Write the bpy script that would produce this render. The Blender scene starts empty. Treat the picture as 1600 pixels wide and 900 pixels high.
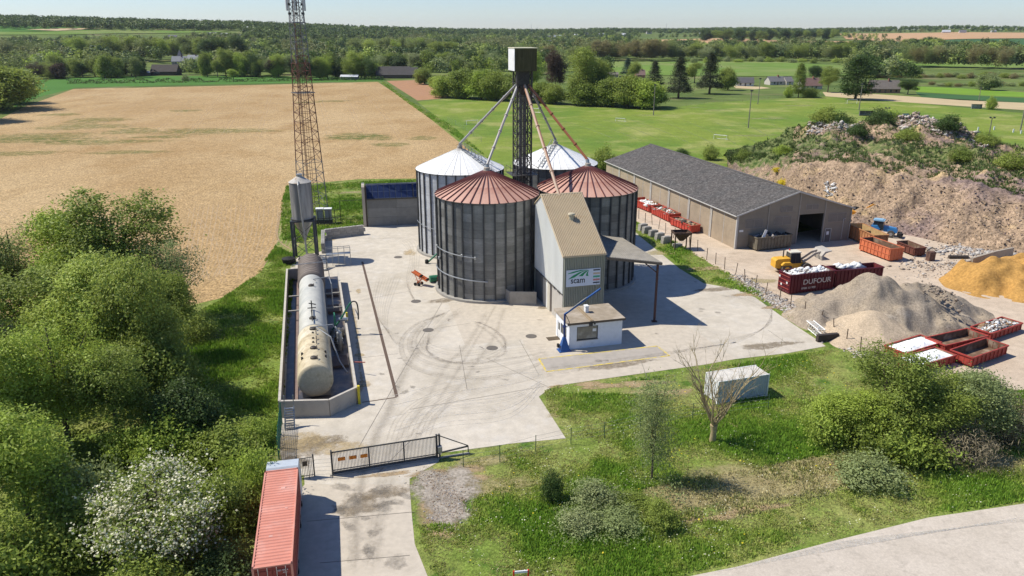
import bpy, bmesh, math, random
import numpy as np
from mathutils import Matrix, Vector
C = bpy.context.scene.collection
SC = bpy.context.scene
R = math.radians
# ------------------------------------------------------------------ camera
CAMH = 36.0; PITCH = R(18.6); F = 1200.0
cp, sp = math.cos(PITCH), math.sin(PITCH)
cam = bpy.data.cameras.new('camera'); cam.sensor_width = 36; cam.lens = 36*F/1600
cam.clip_start = 0.5; cam.clip_end = 20000
camo = bpy.data.objects.new('camera', cam); C.objects.link(camo)
camo.location = (0, 0, CAMH); camo.rotation_euler = (math.pi/2-PITCH, 0, 0)
SC.camera = camo
# ------------------------------------------------------------------ light
SUN_EL = R(52.5); SHX, SHY = 0.985, -0.17          # shadows fall towards +x, a little towards the camera
sd = Vector((-SHX*math.cos(SUN_EL), -SHY*math.cos(SUN_EL), math.sin(SUN_EL))).normalized()
W = bpy.data.worlds.new('World'); SC.world = W; W.use_nodes = True
nt = W.node_tree; nt.nodes.clear()
sky = nt.nodes.new('ShaderNodeTexSky'); sky.sky_type = 'NISHITA'; sky.sun_disc = False
sky.sun_elevation = SUN_EL; sky.sun_rotation = math.atan2(sd.x, sd.y)
sky.altitude = 100; sky.air_density = 1.0; sky.dust_density = 0.1; sky.ozone_density = 3.0
bg = nt.nodes.new('ShaderNodeBackground'); bg.inputs[1].default_value = 0.078
wo = nt.nodes.new('ShaderNodeOutputWorld')
tnt = nt.nodes.new('ShaderNodeVectorMath'); tnt.operation = 'MULTIPLY'; tnt.inputs[1].default_value = (.93, 1.04, 1.30); nt.links.new(sky.outputs[0], tnt.inputs[0]); nt.links.new(tnt.outputs[0], bg.inputs[0]); nt.links.new(bg.outputs[0], wo.inputs[0])
sl = bpy.data.lights.new('sun', 'SUN'); sl.energy = 4.3; sl.angle = R(0.5); sl.color = (1, 0.95, 0.84)
so = bpy.data.objects.new('sun', sl); C.objects.link(so)
so.rotation_euler = (-sd).to_track_quat('-Z', 'Y').to_euler(); so.location = (-60, 40, 120)
SC.view_settings.view_transform = 'Standard'; SC.view_settings.look = 'None'
SC.view_settings.exposure = 0.42; SC.view_settings.gamma = 1.0
try:
    SC.cycles.volume_bounces = 0; SC.cycles.max_bounces = 6; SC.cycles.transparent_max_bounces = 24
    SC.cycles.diffuse_bounces = 3; SC.cycles.volume_step_rate = 4
except Exception: pass
rnd = random.Random(7); NR = np.random.RandomState(11)
# ------------------------------------------------------------------ projection helpers (photo survey -> metres)
def V3(px, py, z=0.0):
    x = (px-800)/F; v = (450-py)/F
    d = (x, cp+v*sp, -sp+v*cp); t = (z-CAMH)/d[2]
    return Vector((d[0]*t, d[1]*t, z))
def HZ(Y, py):                      # height above datum of image row py at distance Y
    v = (450-py)/F
    return CAMH+(v*Y*cp-Y*sp)/(cp+v*sp)
def sst(t): t = np.clip(t, 0, 1); return t*t*(3-2*t)
_rp = np.array([-400, 0, 100, 200, 300, 400, 500, 600, 740, 840, 950, 1050, 1150, 1250, 1350, 1480, 1600, 2000], float)
_ry = np.array([16, 24, 27, 30, 33, 34, 38, 42, 44.5, 46, 44, 45, 43, 45, 43, 40, 42, 42], float)
_rd = np.array([1700, 1700, 1750, 1800, 1900, 2000, 2200, 2500, 3300, 3500, 3500, 3500, 3500, 3500, 3500, 3500, 3500, 3500], float)
_rz = np.array([HZ(d, y)-13 for d, y in zip(_rd, _ry)])
_rs = (_rp-800)/F
def hterr(x, y):
    x = np.asarray(x, float); y = np.asarray(y, float)
    s = np.where(y > 50, x/np.maximum(y, 50)*1.03, 0)
    Rz = np.interp(s, _rs, _rz); Rd = np.interp(s, _rs, _rd)
    y0 = np.interp(s, [-.67, -.2, 0, .67], [850, 800, 700, 520])
    t = (y-y0)/(Rd-y0)
    h = sst(t)*Rz + 1.2*np.sin(x/170.)*np.sin(y/210.)*sst((y-500)/500)
    return h
def PT(px, py, dz=0.0):             # point of the terrain seen at a pixel
    x = (px-800)/F; v = (450-py)/F
    d = np.array([x, cp+v*sp, -sp+v*cp])
    ts = np.concatenate([np.arange(20, 900, 3), np.arange(900, 6000, 8)])
    P = ts[:, None]*d[None]; z = CAMH+P[:, 2]
    hit = np.nonzero(z < hterr(P[:, 0], P[:, 1]))[0]
    if len(hit) == 0:
        i = len(ts)-1
    else: i = hit[0]
    q = P[i]; return Vector((q[0], q[1], float(hterr(q[0], q[1]))+dz))
# ------------------------------------------------------------------ materials
MATS = {}
def rgb(c): return (c[0], c[1], c[2], 1)
def _n(nt, t, **k):
    n = nt.nodes.new(t)
    for a, b in k.items(): setattr(n, a, b)
    return n
def mat(name, c, rough=.7, metal=0., var=.15, scale=1.0, c2=None, c2s=.3, c2t=(.45, .6), bump=0., bscale=8., spec=.3, coord='Object', rand=0., emit=None, stretch=None, c3=None, c3s=1., c3t=(.55, .65), speck=0., specks=9.):
    if name in MATS: return MATS[name]
    m = bpy.data.materials.new(name); m.use_nodes = True; t = m.node_tree; L = t.links
    b = t.nodes['Principled BSDF']; b.inputs['Roughness'].default_value = rough; b.inputs['Metallic'].default_value = metal
    b.inputs['Specular IOR Level'].default_value = spec
    if coord == 'World':
        co = _n(t, 'ShaderNodeNewGeometry').outputs['Position']
    else:
        co = _n(t, 'ShaderNodeTexCoord').outputs['Object']
    if stretch:
        mp = _n(t, 'ShaderNodeMapping'); mp.inputs['Scale'].default_value = stretch; L.new(co, mp.inputs[0]); co = mp.outputs[0]
    n1 = _n(t, 'ShaderNodeTexNoise'); n1.inputs['Scale'].default_value = scale; n1.inputs['Detail'].default_value = 6; n1.inputs['Roughness'].default_value = .65
    L.new(co, n1.inputs['Vector'])
    mr = _n(t, 'ShaderNodeMapRange'); mr.inputs[1].default_value = .3; mr.inputs[2].default_value = .7
    mr.inputs[3].default_value = 1-var; mr.inputs[4].default_value = 1+var; L.new(n1.outputs['Fac'], mr.inputs[0])
    base = _n(t, 'ShaderNodeRGB'); base.outputs[0].default_value = rgb(c); col = base.outputs[0]
    def layer(col, cc, s, th):
        n2 = _n(t, 'ShaderNodeTexNoise'); n2.inputs['Scale'].default_value = s; n2.inputs['Detail'].default_value = 7; n2.inputs['Roughness'].default_value = .6
        L.new(co, n2.inputs['Vector'])
        m2 = _n(t, 'ShaderNodeMapRange'); m2.inputs[1].default_value = th[0]; m2.inputs[2].default_value = th[1]; L.new(n2.outputs['Fac'], m2.inputs[0])
        mx = _n(t, 'ShaderNodeMix', data_type='RGBA'); L.new(m2.outputs[0], mx.inputs[0]); L.new(col, mx.inputs[6]); mx.inputs[7].default_value = rgb(cc)
        return mx.outputs[2]
    if c2: col = layer(col, c2, c2s, c2t)
    if c3: col = layer(col, c3, c3s, c3t)
    ml = _n(t, 'ShaderNodeVectorMath', operation='SCALE'); L.new(col, ml.inputs[0]); L.new(mr.outputs[0], ml.inputs['Scale']); col = ml.outputs[0]
    if speck:
        n9 = _n(t, 'ShaderNodeTexNoise'); n9.inputs['Scale'].default_value = specks; n9.inputs['Detail'].default_value = 3; n9.inputs['Roughness'].default_value = .8; L.new(co, n9.inputs['Vector'])
        m9 = _n(t, 'ShaderNodeMapRange'); m9.inputs[1].default_value = .38; m9.inputs[2].default_value = .62; m9.inputs[3].default_value = 1-speck; m9.inputs[4].default_value = 1+speck; L.new(n9.outputs['Fac'], m9.inputs[0])
        m8 = _n(t, 'ShaderNodeVectorMath', operation='SCALE'); L.new(col, m8.inputs[0]); L.new(m9.outputs[0], m8.inputs['Scale']); col = m8.outputs[0]
    if rand:
        oi = _n(t, 'ShaderNodeObjectInfo'); m3 = _n(t, 'ShaderNodeMapRange'); m3.inputs[3].default_value = 1-rand; m3.inputs[4].default_value = 1+rand
        L.new(oi.outputs['Random'], m3.inputs[0]); m4 = _n(t, 'ShaderNodeVectorMath', operation='SCALE'); L.new(col, m4.inputs[0]); L.new(m3.outputs[0], m4.inputs['Scale']); col = m4.outputs[0]
    L.new(col, b.inputs['Base Color'])
    if bump:
        n3 = _n(t, 'ShaderNodeTexNoise'); n3.inputs['Scale'].default_value = bscale; n3.inputs['Detail'].default_value = 5; L.new(co, n3.inputs['Vector'])
        bp = _n(t, 'ShaderNodeBump'); bp.inputs['Strength'].default_value = 1; bp.inputs['Distance'].default_value = bump
        L.new(n3.outputs['Fac'], bp.inputs['Height']); L.new(bp.outputs[0], b.inputs['Normal'])
    MATS[name] = m; return m
def leafmat(name, ca, cb, cc, hazed=False, byobj=True, trans=.38):
    """ca..cc : range of foliage colour; each leaf takes a tone, each plant a hue"""
    if name in MATS: return MATS[name]
    m = bpy.data.materials.new(name); m.use_nodes = True; t = m.node_tree; L = t.links
    b = t.nodes['Principled BSDF']; b.inputs['Roughness'].default_value = .55; b.inputs['Specular IOR Level'].default_value = .25
    at = _n(t, 'ShaderNodeAttribute', attribute_name='tint'); sx = _n(t, 'ShaderNodeSeparateColor'); L.new(at.outputs['Color'], sx.inputs[0])
    rp = _n(t, 'ShaderNodeValToRGB'); e = rp.color_ramp.elements; e[0].color = rgb(ca); e[1].color = rgb(cc); e.new(.5).color = rgb(cb)
    if byobj:
        oi = _n(t, 'ShaderNodeObjectInfo'); L.new(oi.outputs['Random'], rp.inputs[0])
    else: L.new(sx.outputs[1], rp.inputs[0])
    mr = _n(t, 'ShaderNodeMapRange'); mr.inputs[3].default_value = .75; mr.inputs[4].default_value = 1.75; L.new(sx.outputs[0], mr.inputs[0])
    ml = _n(t, 'ShaderNodeVectorMath', operation='SCALE'); L.new(rp.outputs[0], ml.inputs[0]); L.new(mr.outputs[0], ml.inputs['Scale'])
    L.new(ml.outputs[0], b.inputs['Base Color'])
    tr = _n(t, 'ShaderNodeBsdfTranslucent'); L.new(ml.outputs[0], tr.inputs[0])
    mx = _n(t, 'ShaderNodeMixShader'); mx.inputs[0].default_value = trans
    L.new(b.outputs[0], mx.inputs[1]); L.new(tr.outputs[0], mx.inputs[2]); L.new(mx.outputs[0], t.nodes['Material Output'].inputs[0])
    MATS[name] = m; return m
def add_cells(m, dz, lo, hi):
    t = m.node_tree; L = t.links; b = t.nodes['Principled BSDF']; src = b.inputs['Base Color'].links[0].from_socket
    sep = _n(t, 'ShaderNodeSeparateXYZ'); L.new(_n(t, 'ShaderNodeTexCoord').outputs['Object'], sep.inputs[0])
    d = _n(t, 'ShaderNodeMath', operation='DIVIDE'); L.new(sep.outputs[2], d.inputs[0]); d.inputs[1].default_value = dz; fl = _n(t, 'ShaderNodeMath', operation='FLOOR'); L.new(d.outputs[0], fl.inputs[0])
    oi = _n(t, 'ShaderNodeObjectInfo'); c = _n(t, 'ShaderNodeCombineXYZ'); mu = _n(t, 'ShaderNodeMath', operation='MULTIPLY'); L.new(oi.outputs['Random'], mu.inputs[0]); mu.inputs[1].default_value = 71.; L.new(mu.outputs[0], c.inputs[0]); L.new(fl.outputs[0], c.inputs[1])
    w = _n(t, 'ShaderNodeTexWhiteNoise'); L.new(c.outputs[0], w.inputs[0]); mr = _n(t, 'ShaderNodeMapRange'); mr.inputs[3].default_value = lo; mr.inputs[4].default_value = hi; L.new(w.outputs['Value'], mr.inputs[0])
    fr = _n(t, 'ShaderNodeMath', operation='FRACT'); L.new(d.outputs[0], fr.inputs[0]); gt = _n(t, 'ShaderNodeMapRange'); gt.inputs[1].default_value = .0; gt.inputs[2].default_value = .07; gt.inputs[3].default_value = .72; gt.inputs[4].default_value = 1.; L.new(fr.outputs[0], gt.inputs[0])
    mm = _n(t, 'ShaderNodeMath', operation='MULTIPLY'); L.new(mr.outputs[0], mm.inputs[0]); L.new(gt.outputs[0], mm.inputs[1])
    v = _n(t, 'ShaderNodeVectorMath', operation='SCALE'); L.new(src, v.inputs[0]); L.new(mm.outputs[0], v.inputs['Scale']); L.new(v.outputs[0], b.inputs['Base Color'])
def decal(name, c, strength=.8, nscale=1.2, lo=.35, hi=.6, nstretch=None):
    """ground mark: opacity = edge attribute * noise"""
    if name in MATS: return MATS[name]
    m = bpy.data.materials.new(name); m.use_nodes = True; t = m.node_tree; L = t.links
    b = t.nodes['Principled BSDF']; b.inputs['Roughness'].default_value = .9; b.inputs['Specular IOR Level'].default_value = .15
    at = _n(t, 'ShaderNodeAttribute', attribute_name='fade')
    g = _n(t, 'ShaderNodeNewGeometry').outputs['Position']
    n1 = _n(t, 'ShaderNodeTexNoise'); n1.inputs['Scale'].default_value = nscale; n1.inputs['Detail'].default_value = 8; n1.inputs['Roughness'].default_value = .7; L.new(g, n1.inputs[0])
    ad = _n(t, 'ShaderNodeMath', operation='ADD'); L.new(n1.outputs['Fac'], ad.inputs[0])
    sb = _n(t, 'ShaderNodeMapRange'); sb.inputs[3].default_value = -.5; sb.inputs[4].default_value = .12; L.new(at.outputs['Fac'], sb.inputs[0]); L.new(sb.outputs[0], ad.inputs[1])
    mr = _n(t, 'ShaderNodeMapRange'); mr.inputs[1].default_value = lo; mr.inputs[2].default_value = hi; mr.inputs[4].default_value = strength; L.new(ad.outputs[0], mr.inputs[0])
    n2 = _n(t, 'ShaderNodeTexNoise'); n2.inputs['Scale'].default_value = 4; n2.inputs['Detail'].default_value = 6; L.new(g, n2.inputs[0])
    m2 = _n(t, 'ShaderNodeMapRange'); m2.inputs[1].default_value = .3; m2.inputs[2].default_value = .7; m2.inputs[3].default_value = .75; m2.inputs[4].default_value = 1.25; L.new(n2.outputs['Fac'], m2.inputs[0])
    bs = _n(t, 'ShaderNodeRGB'); bs.outputs[0].default_value = rgb(c)
    ml = _n(t, 'ShaderNodeVectorMath', operation='SCALE'); L.new(bs.outputs[0], ml.inputs[0]); L.new(m2.outputs[0], ml.inputs['Scale']); L.new(ml.outputs[0], b.inputs['Base Color'])
    tr = _n(t, 'ShaderNodeBsdfTransparent'); mx = _n(t, 'ShaderNodeMixShader'); L.new(mr.outputs[0], mx.inputs[0]); L.new(tr.outputs[0], mx.inputs[1]); L.new(b.outputs[0], mx.inputs[2])
    L.new(mx.outputs[0], t.nodes['Material Output'].inputs[0]); MATS[name] = m; return m
# ------------------------------------------------------------------ object helpers
def tag(o, label=None, cat=None, group=None, kind=None):
    if label: o['label'] = label
    if cat: o['category'] = cat
    if group: o['group'] = group
    if kind: o['kind'] = kind
    return o
def empty(name, loc, rz=0., label=None, cat=None, group=None):
    o = bpy.data.objects.new(name, None); C.objects.link(o); o.location = loc; o.rotation_euler = (0, 0, rz)
    o.empty_display_size = .3
    return tag(o, label, cat, group)
def rmat(o): return Matrix.Translation(o.location) @ o.rotation_euler.to_matrix().to_4x4()
def put(name, me, parent=None, M=None, world=False):
    o = bpy.data.objects.new(name, me); C.objects.link(o)
    if parent: o.parent = parent
    if M is not None:
        o.matrix_local = (rmat(parent).inverted() @ M) if (world and parent) else M
    return o
class MB:
    def __init__(s): s.v = []; s.f = []; s.mi = []; s.m = 0
    def add(s, vs, fs):
        n = len(s.v); s.v += [tuple(a) for a in vs]; s.f += [tuple(i+n for i in q) for q in fs]; s.mi += [s.m]*len(fs)
    def hexa(s, b, t):
        s.add(list(b)+list(t), [(3, 2, 1, 0), (4, 5, 6, 7), (0, 1, 5, 4), (1, 2, 6, 5), (2, 3, 7, 6), (3, 0, 4, 7)])
    def box(s, x0, x1, y0, y1, z0, z1):
        s.hexa([(x0, y0, z0), (x1, y0, z0), (x1, y1, z0), (x0, y1, z0)], [(x0, y0, z1), (x1, y0, z1), (x1, y1, z1), (x0, y1, z1)])
    def beam(s, a, b, w, h=None, up=(0, 0, 1)):
        a = Vector(a); b = Vector(b); h = h or w; d = (b-a).normalized(); u = Vector(up)
        if abs(d.dot(u)) > .98: u = Vector((1, 0, 0))
        r = d.cross(u).normalized(); u = r.cross(d)
        q = [r*(-w/2)-u*h/2, r*(w/2)-u*h/2, r*(w/2)+u*h/2, r*(-w/2)+u*h/2]
        s.hexa([a+k for k in q][::-1], [b+k for k in q][::-1])
    def tube(s, pts, rad, n=8, cap=True):
        pts = [Vector(p) for p in pts]; k = len(pts)
        if not hasattr(rad, '__len__'): rad = [rad]*k
        vs = []; pr = None
        for i, p in enumerate(pts):
            d = (pts[min(i+1, k-1)]-pts[max(i-1, 0)]).normalized()
            if pr is None:
                pr = d.cross(Vector((0, 0, 1)))
                if pr.length < .05: pr = Vector((1, 0, 0))
            r = (pr-d*pr.dot(d)).normalized(); pr = r; u = d.cross(r)
            for j in range(n):
                a = 2*math.pi*j/n; vs.append(p+(r*math.cos(a)+u*math.sin(a))*rad[i])
        fs = [(i*n+j, i*n+(j+1) % n, (i+1)*n+(j+1) % n, (i+1)*n+j) for i in range(k-1) for j in range(n)]
        if cap: fs += [tuple(range(n))[::-1], tuple((k-1)*n+j for j in range(n))]
        s.add(vs, fs)
    def lathe(s, prof, n=32, cx=0, cy=0, cap=True):
        vs = [(cx+r*math.cos(2*math.pi*j/n), cy+r*math.sin(2*math.pi*j/n), z) for r, z in prof for j in range(n)]
        fs = [(i*n+j, i*n+(j+1) % n, (i+1)*n+(j+1) % n, (i+1)*n+j) for i in range(len(prof)-1) for j in range(n)]
        if cap: fs += [tuple(range(n))[::-1], tuple((len(prof)-1)*n+j for j in range(n))]
        s.add(vs, fs)
    def prism(s, poly, y0, y1):          # polygon in x,z extruded along y
        n = len(poly)
        s.add([(x, y0, z) for x, z in poly]+[(x, y1, z) for x, z in poly],
              [tuple(range(n)), tuple(range(n, 2*n))[::-1]]+[(i, i+n, (i+1) % n+n, (i+1) % n) for i in range(n)])
    def prismx(s, poly, x0, x1):         # polygon in y,z extruded along x
        n = len(poly)
        s.add([(x0, y, z) for y, z in poly]+[(x1, y, z) for y, z in poly],
              [tuple(range(n))[::-1], tuple(range(n, 2*n))]+[(i, (i+1) % n, (i+1) % n+n, i+n) for i in range(n)])
    def slab(s, poly, z0, z1):
        n = len(poly)
        s.add([(p[0], p[1], z0) for p in poly]+[(p[0], p[1], z1) for p in poly],
              [tuple(range(n))[::-1], tuple(range(n, 2*n))]+[(i, (i+1) % n, (i+1) % n+n, i+n) for i in range(n)])
    def mesh(s, name, mats, smooth=False):
        me = bpy.data.meshes.new(name); me.from_pydata(s.v, [], s.f)
        for m in (mats if isinstance(mats, (list, tuple)) else [mats]): me.materials.append(m)
        me.polygons.foreach_set('material_index', s.mi)
        bm = bmesh.new(); bm.from_mesh(me); bmesh.ops.recalc_face_normals(bm, faces=bm.faces); bm.to_mesh(me); bm.free()
        if smooth:
            me.polygons.foreach_set('use_smooth', [True]*len(me.polygons))
            try: me.set_sharp_from_angle(angle=R(40))
            except Exception: pass
        me.update(); return me
    def build(s, name, mats, parent=None, world=False, smooth=False, M=None):
        me = s.mesh(name, mats, smooth)
        if world and parent: me.transform(rmat(parent).inverted())
        return put(name, me, parent, M)
_ust = {}
def strut(name, m, a, b, r, parent=None, world=False, n=6, sq=False):
    """straight bar between two points, sharing one unit mesh per material"""
    k = (m.name, n, sq)
    if k not in _ust:
        q = MB()
        if sq: q.box(-1, 1, -1, 1, 0, 1)
        else: q.lathe([(1, 0), (1, 1)], n)
        _ust[k] = q.mesh(name, m, smooth=False)
    a = Vector(a); b = Vector(b); d = b-a
    M = Matrix.Translation(a) @ d.to_track_quat('Z', 'Y').to_matrix().to_4x4() @ Matrix.Diagonal((r, r, d.length, 1))
    return put(name, _ust[k], parent, M, world)
def copy_tree(o, parent=None, loc=None, rz=None, label=None, sc=None):
    c = o.copy(); C.objects.link(c)
    if parent: c.parent = parent
    if loc is not None: c.location = loc
    if rz is not None: c.rotation_euler = (0, 0, rz)
    if sc is not None: c.scale = sc if hasattr(sc, '__len__') else (sc, sc, sc)
    if label: c['label'] = label
    for ch in list(o.children): copy_tree(ch, c)
    return c
def sheet(name, pts, m, z=0.01, parent=None, kind='structure', holes=None):
    """flat ground sheet from world points"""
    me = bpy.data.meshes.new(name); bm = bmesh.new()
    vs = [bm.verts.new((p[0], p[1], z)) for p in pts]
    f = bm.faces.new(vs); f.normal_update(); bmesh.ops.triangulate(bm, faces=[f]); bmesh.ops.recalc_face_normals(bm, faces=bm.faces)
    for f in bm.faces:
        if f.normal.z < 0: f.normal_flip()
    bm.to_mesh(me); bm.free(); me.materials.append(m)
    o = put(name, me, parent)
    if kind: o['kind'] = kind
    return o
def drape(name, px, m, lift=.25, n=14, kind='structure'):
    """field on rising ground: pixel outline projected to the terrain, triangulated and draped"""
    P = [PT(*p) for p in px]
    me = bpy.data.meshes.new(name); bm = bmesh.new()
    f = bm.faces.new([bm.verts.new((p.x, p.y, 0)) for p in P]); f.normal_update(); bmesh.ops.triangulate(bm, faces=[f])
    for _ in range(12):
        es = [e for e in bm.edges if e.calc_length() > 60]
        if not es: break
        bmesh.ops.subdivide_edges(bm, edges=es, cuts=1); bmesh.ops.triangulate(bm, faces=bm.faces)
        if len(bm.faces) > 20000: break
    for v in bm.verts:
        v.co.z = float(hterr(v.co.x, v.co.y))+lift+max(0, v.co.y-500)*.0006
    for f in bm.faces:
        f.normal_update()
        if f.normal.z < 0: f.normal_flip()
    bm.to_mesh(me); bm.free(); me.materials.append(m)
    o = put(name, me); o['kind'] = kind; return o
def fade_mesh(name, vs, fs, fade, m):
    me = bpy.data.meshes.new(name); me.from_pydata(vs, [], fs); me.materials.append(m)
    a = me.attributes.new('fade', 'FLOAT', 'POINT'); a.data.foreach_set('value', fade); return me
class Decals:
    def __init__(s): s.v = []; s.f = []; s.a = []; s.k = 0
    def ribbon(s, pts, w, z=.02, end=True):
        pts = [Vector((p[0], p[1], 0)) for p in pts]; n = len(pts); o = len(s.v); s.k += 1; z += s.k*.00012
        for i, p in enumerate(pts):
            d = (pts[min(i+1, n-1)]-pts[max(i-1, 0)]).normalized(); r = Vector((d.y, -d.x, 0))
            e = min(1, min(i, n-1-i)/3.) if end else 1
            for k, q in ((-1, 0), (0, 1), (1, 0)):
                c = p+r*(w/2*k); s.v.append((c.x, c.y, z)); s.a.append(q*e)
        for i in range(n-1):
            for k in range(2):
                b = o+i*3+k; s.f.append((b, b+1, b+4, b+3))
    def blob(s, c, rx, ry, rot=0., z=.016, n=20, core=.45):
        o = len(s.v); s.k += 1; z += s.k*.0002
        s.v.append((c[0], c[1], z)); s.a.append(1.)
        for rr, aa in ((core, .9), (1., 0.)):
            for j in range(n):
                a = 2*math.pi*j/n; q = 1+.12*math.sin(3*a+s.k)+.08*math.sin(5*a+2*s.k)
                x = rx*rr*q*math.cos(a); y = ry*rr*q*math.sin(a)
                s.v.append((c[0]+x*math.cos(rot)-y*math.sin(rot), c[1]+x*math.sin(rot)+y*math.cos(rot), z)); s.a.append(aa)
        for j in range(n):
            k = (j+1) % n
            s.f.append((o, o+1+j, o+1+k)); s.f.append((o+1+j, o+1+n+j, o+1+n+k, o+1+k))
    def build(s, name, m, kind='stuff', label=None, cat=None):
        o = put(name, fade_mesh(name, s.v, s.f, s.a, m)); o['kind'] = kind; return tag(o, label, cat)
def smooth_line(pts, n=10):
    """Catmull-Rom through points"""
    P = [Vector(p) if len(p) == 3 else Vector((p[0], p[1], 0)) for p in pts]; out = []
    Q = [P[0]*2-P[1]]+P+[P[-1]*2-P[-2]]
    for i in range(1, len(Q)-2):
        for k in range(n):
            t = k/n; a, b, c, d = Q[i-1], Q[i], Q[i+1], Q[i+2]
            out.append(.5*((2*b)+(c-a)*t+(2*a-5*b+4*c-d)*t*t+(3*b-a-3*c+d)*t**3))
    out.append(P[-1]); return out
def G(px, py): return V3(px, py, 0)
def inpoly(x, y, poly):
    c = np.zeros(x.shape, bool); n = len(poly)
    for i in range(n):
        x1, y1 = poly[i][0], poly[i][1]; x2, y2 = poly[(i+1) % n][0], poly[(i+1) % n][1]
        k = ((y1 > y) != (y2 > y)) & (x < (x2-x1)*(y-y1)/((y2-y1) if y2 != y1 else 1e-9)+x1); c ^= k
    return c
SITE = R(15.3)
def fast_mesh(name, v, f, k, mats, tint=None, smooth=False):
    """numpy verts (n,3) and faces (m,k)"""
    me = bpy.data.meshes.new(name); nv, nf = len(v), len(f)
    me.vertices.add(nv); me.vertices.foreach_set('co', np.asarray(v, np.float32).ravel())
    me.loops.add(nf*k); me.loops.foreach_set('vertex_index', np.asarray(f, np.int32).ravel())
    me.polygons.add(nf); me.polygons.foreach_set('loop_start', np.arange(0, nf*k, k, dtype=np.int32))
    try: me.polygons.foreach_set('loop_total', np.full(nf, k, np.int32))
    except Exception: pass
    if smooth: me.polygons.foreach_set('use_smooth', np.ones(nf, bool))
    for m in (mats if isinstance(mats, (list, tuple)) else [mats]): me.materials.append(m)
    if tint is not None:
        a = me.color_attributes.new('tint', 'FLOAT_COLOR', 'POINT'); a.data.foreach_set('color', np.asarray(tint, np.float32).ravel())
    me.update(calc_edges=True); me.validate(); return me
# ================================================================== GROUND
M_grass = mat('meadow_grass', (.15, .205, .038), .9, var=.3, scale=.9, speck=.3, specks=3.5, c2=(.235, .245, .075), c2s=.12, c2t=(.42, .62), c3=(.08, .145, .022), c3s=.35, c3t=(.55, .65), coord='World', bump=.12, bscale=5, spec=.1)
M_concrete = mat('yard_concrete', (.53, .475, .395), .9, var=.12, scale=.8, speck=.05, specks=5, c2=(.45, .40, .325), c2s=.09, c2t=(.4, .65), c3=(.53, .485, .42), c3s=.5, c3t=(.52, .7), coord='World', bump=.01, bscale=30, spec=.15)
M_concrete2 = mat('yard_concrete_grey', (.48, .42, .34), .9, var=.12, scale=1.3, c2=(.49, .43, .35), c2s=.2, c2t=(.4, .65), coord='World', spec=.15)
M_road = mat('worn_asphalt', (.47, .41, .34), .9, var=.10, scale=3, c2=(.53, .465, .39), c2s=.25, c2t=(.4, .65), speck=.07, specks=7, c3=(.40, .35, .29), c3s=1.1, c3t=(.55, .7), coord='World', bump=.008, bscale=40, spec=.15)
M_dirt = mat('yard_dirt', (.47, .375, .28), .95, var=.13, scale=.8, speck=.12, specks=6, c2=(.55, .45, .345), c2s=.08, c2t=(.4, .65), c3=(.38, .30, .22), c3s=.3, c3t=(.56, .75), coord='World', bump=.03, bscale=6, spec=.1)
M_field = mat('stubble_field', (.365, .245, .118), .95, var=.2, scale=.6, speck=.42, specks=2.6, c2=(.43, .305, .16), c2s=.02, c2t=(.42, .6), c3=(.32, .205, .09), c3s=.05, c3t=(.5, .7), coord='World', bump=.1, bscale=2.2, spec=.1, stretch=(1, .55, 1))
M_brown = mat('ploughed_strip', (.36, .20, .11), .95, var=.12, scale=.3, coord='World', spec=.1)
M_lawn = mat('sports_lawn', (.18, .23, .036), .9, var=.16, scale=.25, speck=.16, specks=1.2, c2=(.12, .19, .028), c2s=.022, c2t=(.42, .6), c3=(.27, .28, .085), c3s=.05, c3t=(.5, .66), coord='World', spec=.1)
M_hill = mat('valley_grass', (.135, .175, .05), .95, var=.25, scale=.05, c2=(.085, .125, .035), c2s=.012, c2t=(.42, .6), c3=(.19, .17, .085), c3s=.02, c3t=(.55, .68), coord='World', spec=.05)
M_fgreen = mat('spring_crop', (.075, .17, .035), .95, var=.1, scale=.02, coord='World', spec=.05)
M_fgreen2 = mat('teal_crop', (.055, .12, .045), .95, var=.1, scale=.02, coord='World', spec=.05)
M_flight = mat('light_meadow', (.14, .22, .045), .95, var=.15, scale=.02, coord='World', c2=(.18, .22, .07), c2s=.01, spec=.05)
M_fore = mat('sandy_field', (.46, .29, .16), .95, var=.08, scale=.01, coord='World', spec=.05)
M_ftan = mat('tan_field', (.47, .37, .22), .95, var=.1, scale=.05, coord='World', spec=.05)
# terrain
def terrain():
    nx, ny = 260, 300
    u = np.linspace(-1, 1, nx); x = np.sinh(u*5.2)/np.sinh(5.2)*5200
    w = np.linspace(0, 1, ny); y = -260+np.sinh(w*4.0)/np.sinh(4.0)*9500
    X, Y = np.meshgrid(x, y); Z = hterr(X, Y)
    v = np.stack([X, Y, Z], -1).reshape(-1, 3)
    i = np.arange(nx-1)[None]+np.arange(ny-1)[:, None]*nx; i = i.ravel()
    f = np.stack([i, i+1, i+nx+1, i+nx], 1)
    o = put('ground', fast_mesh('ground', v, f, 4, [M_grass, M_hill], smooth=True)); o['kind'] = 'structure'
    yc = v[f[:, 0], 1]; xc = v[f[:, 0], 0]
    o.data.polygons.foreach_set('material_index', ((yc > 330) | (np.abs(xc) > 600)).astype(np.int32))
terrain()
FIELD = [(-700, 520), (-500, 300), (-150, 215), (0, 186), (40, 166), (115, 139), (350, 134), (590, 128), (640, 160), (720, 224), (765, 262), (650, 279), (560, 280), (447, 290), (440, 330), (432, 380), (408, 425), (345, 466), (200, 500), (-100, 530)]
sheet('stubble_field', [G(*p) for p in FIELD], M_field, .010)
sheet('ploughed_strip', [G(*p) for p in [(604, 126.5), (655, 125), (705, 153), (652, 157)]], M_brown, .012)
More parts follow.
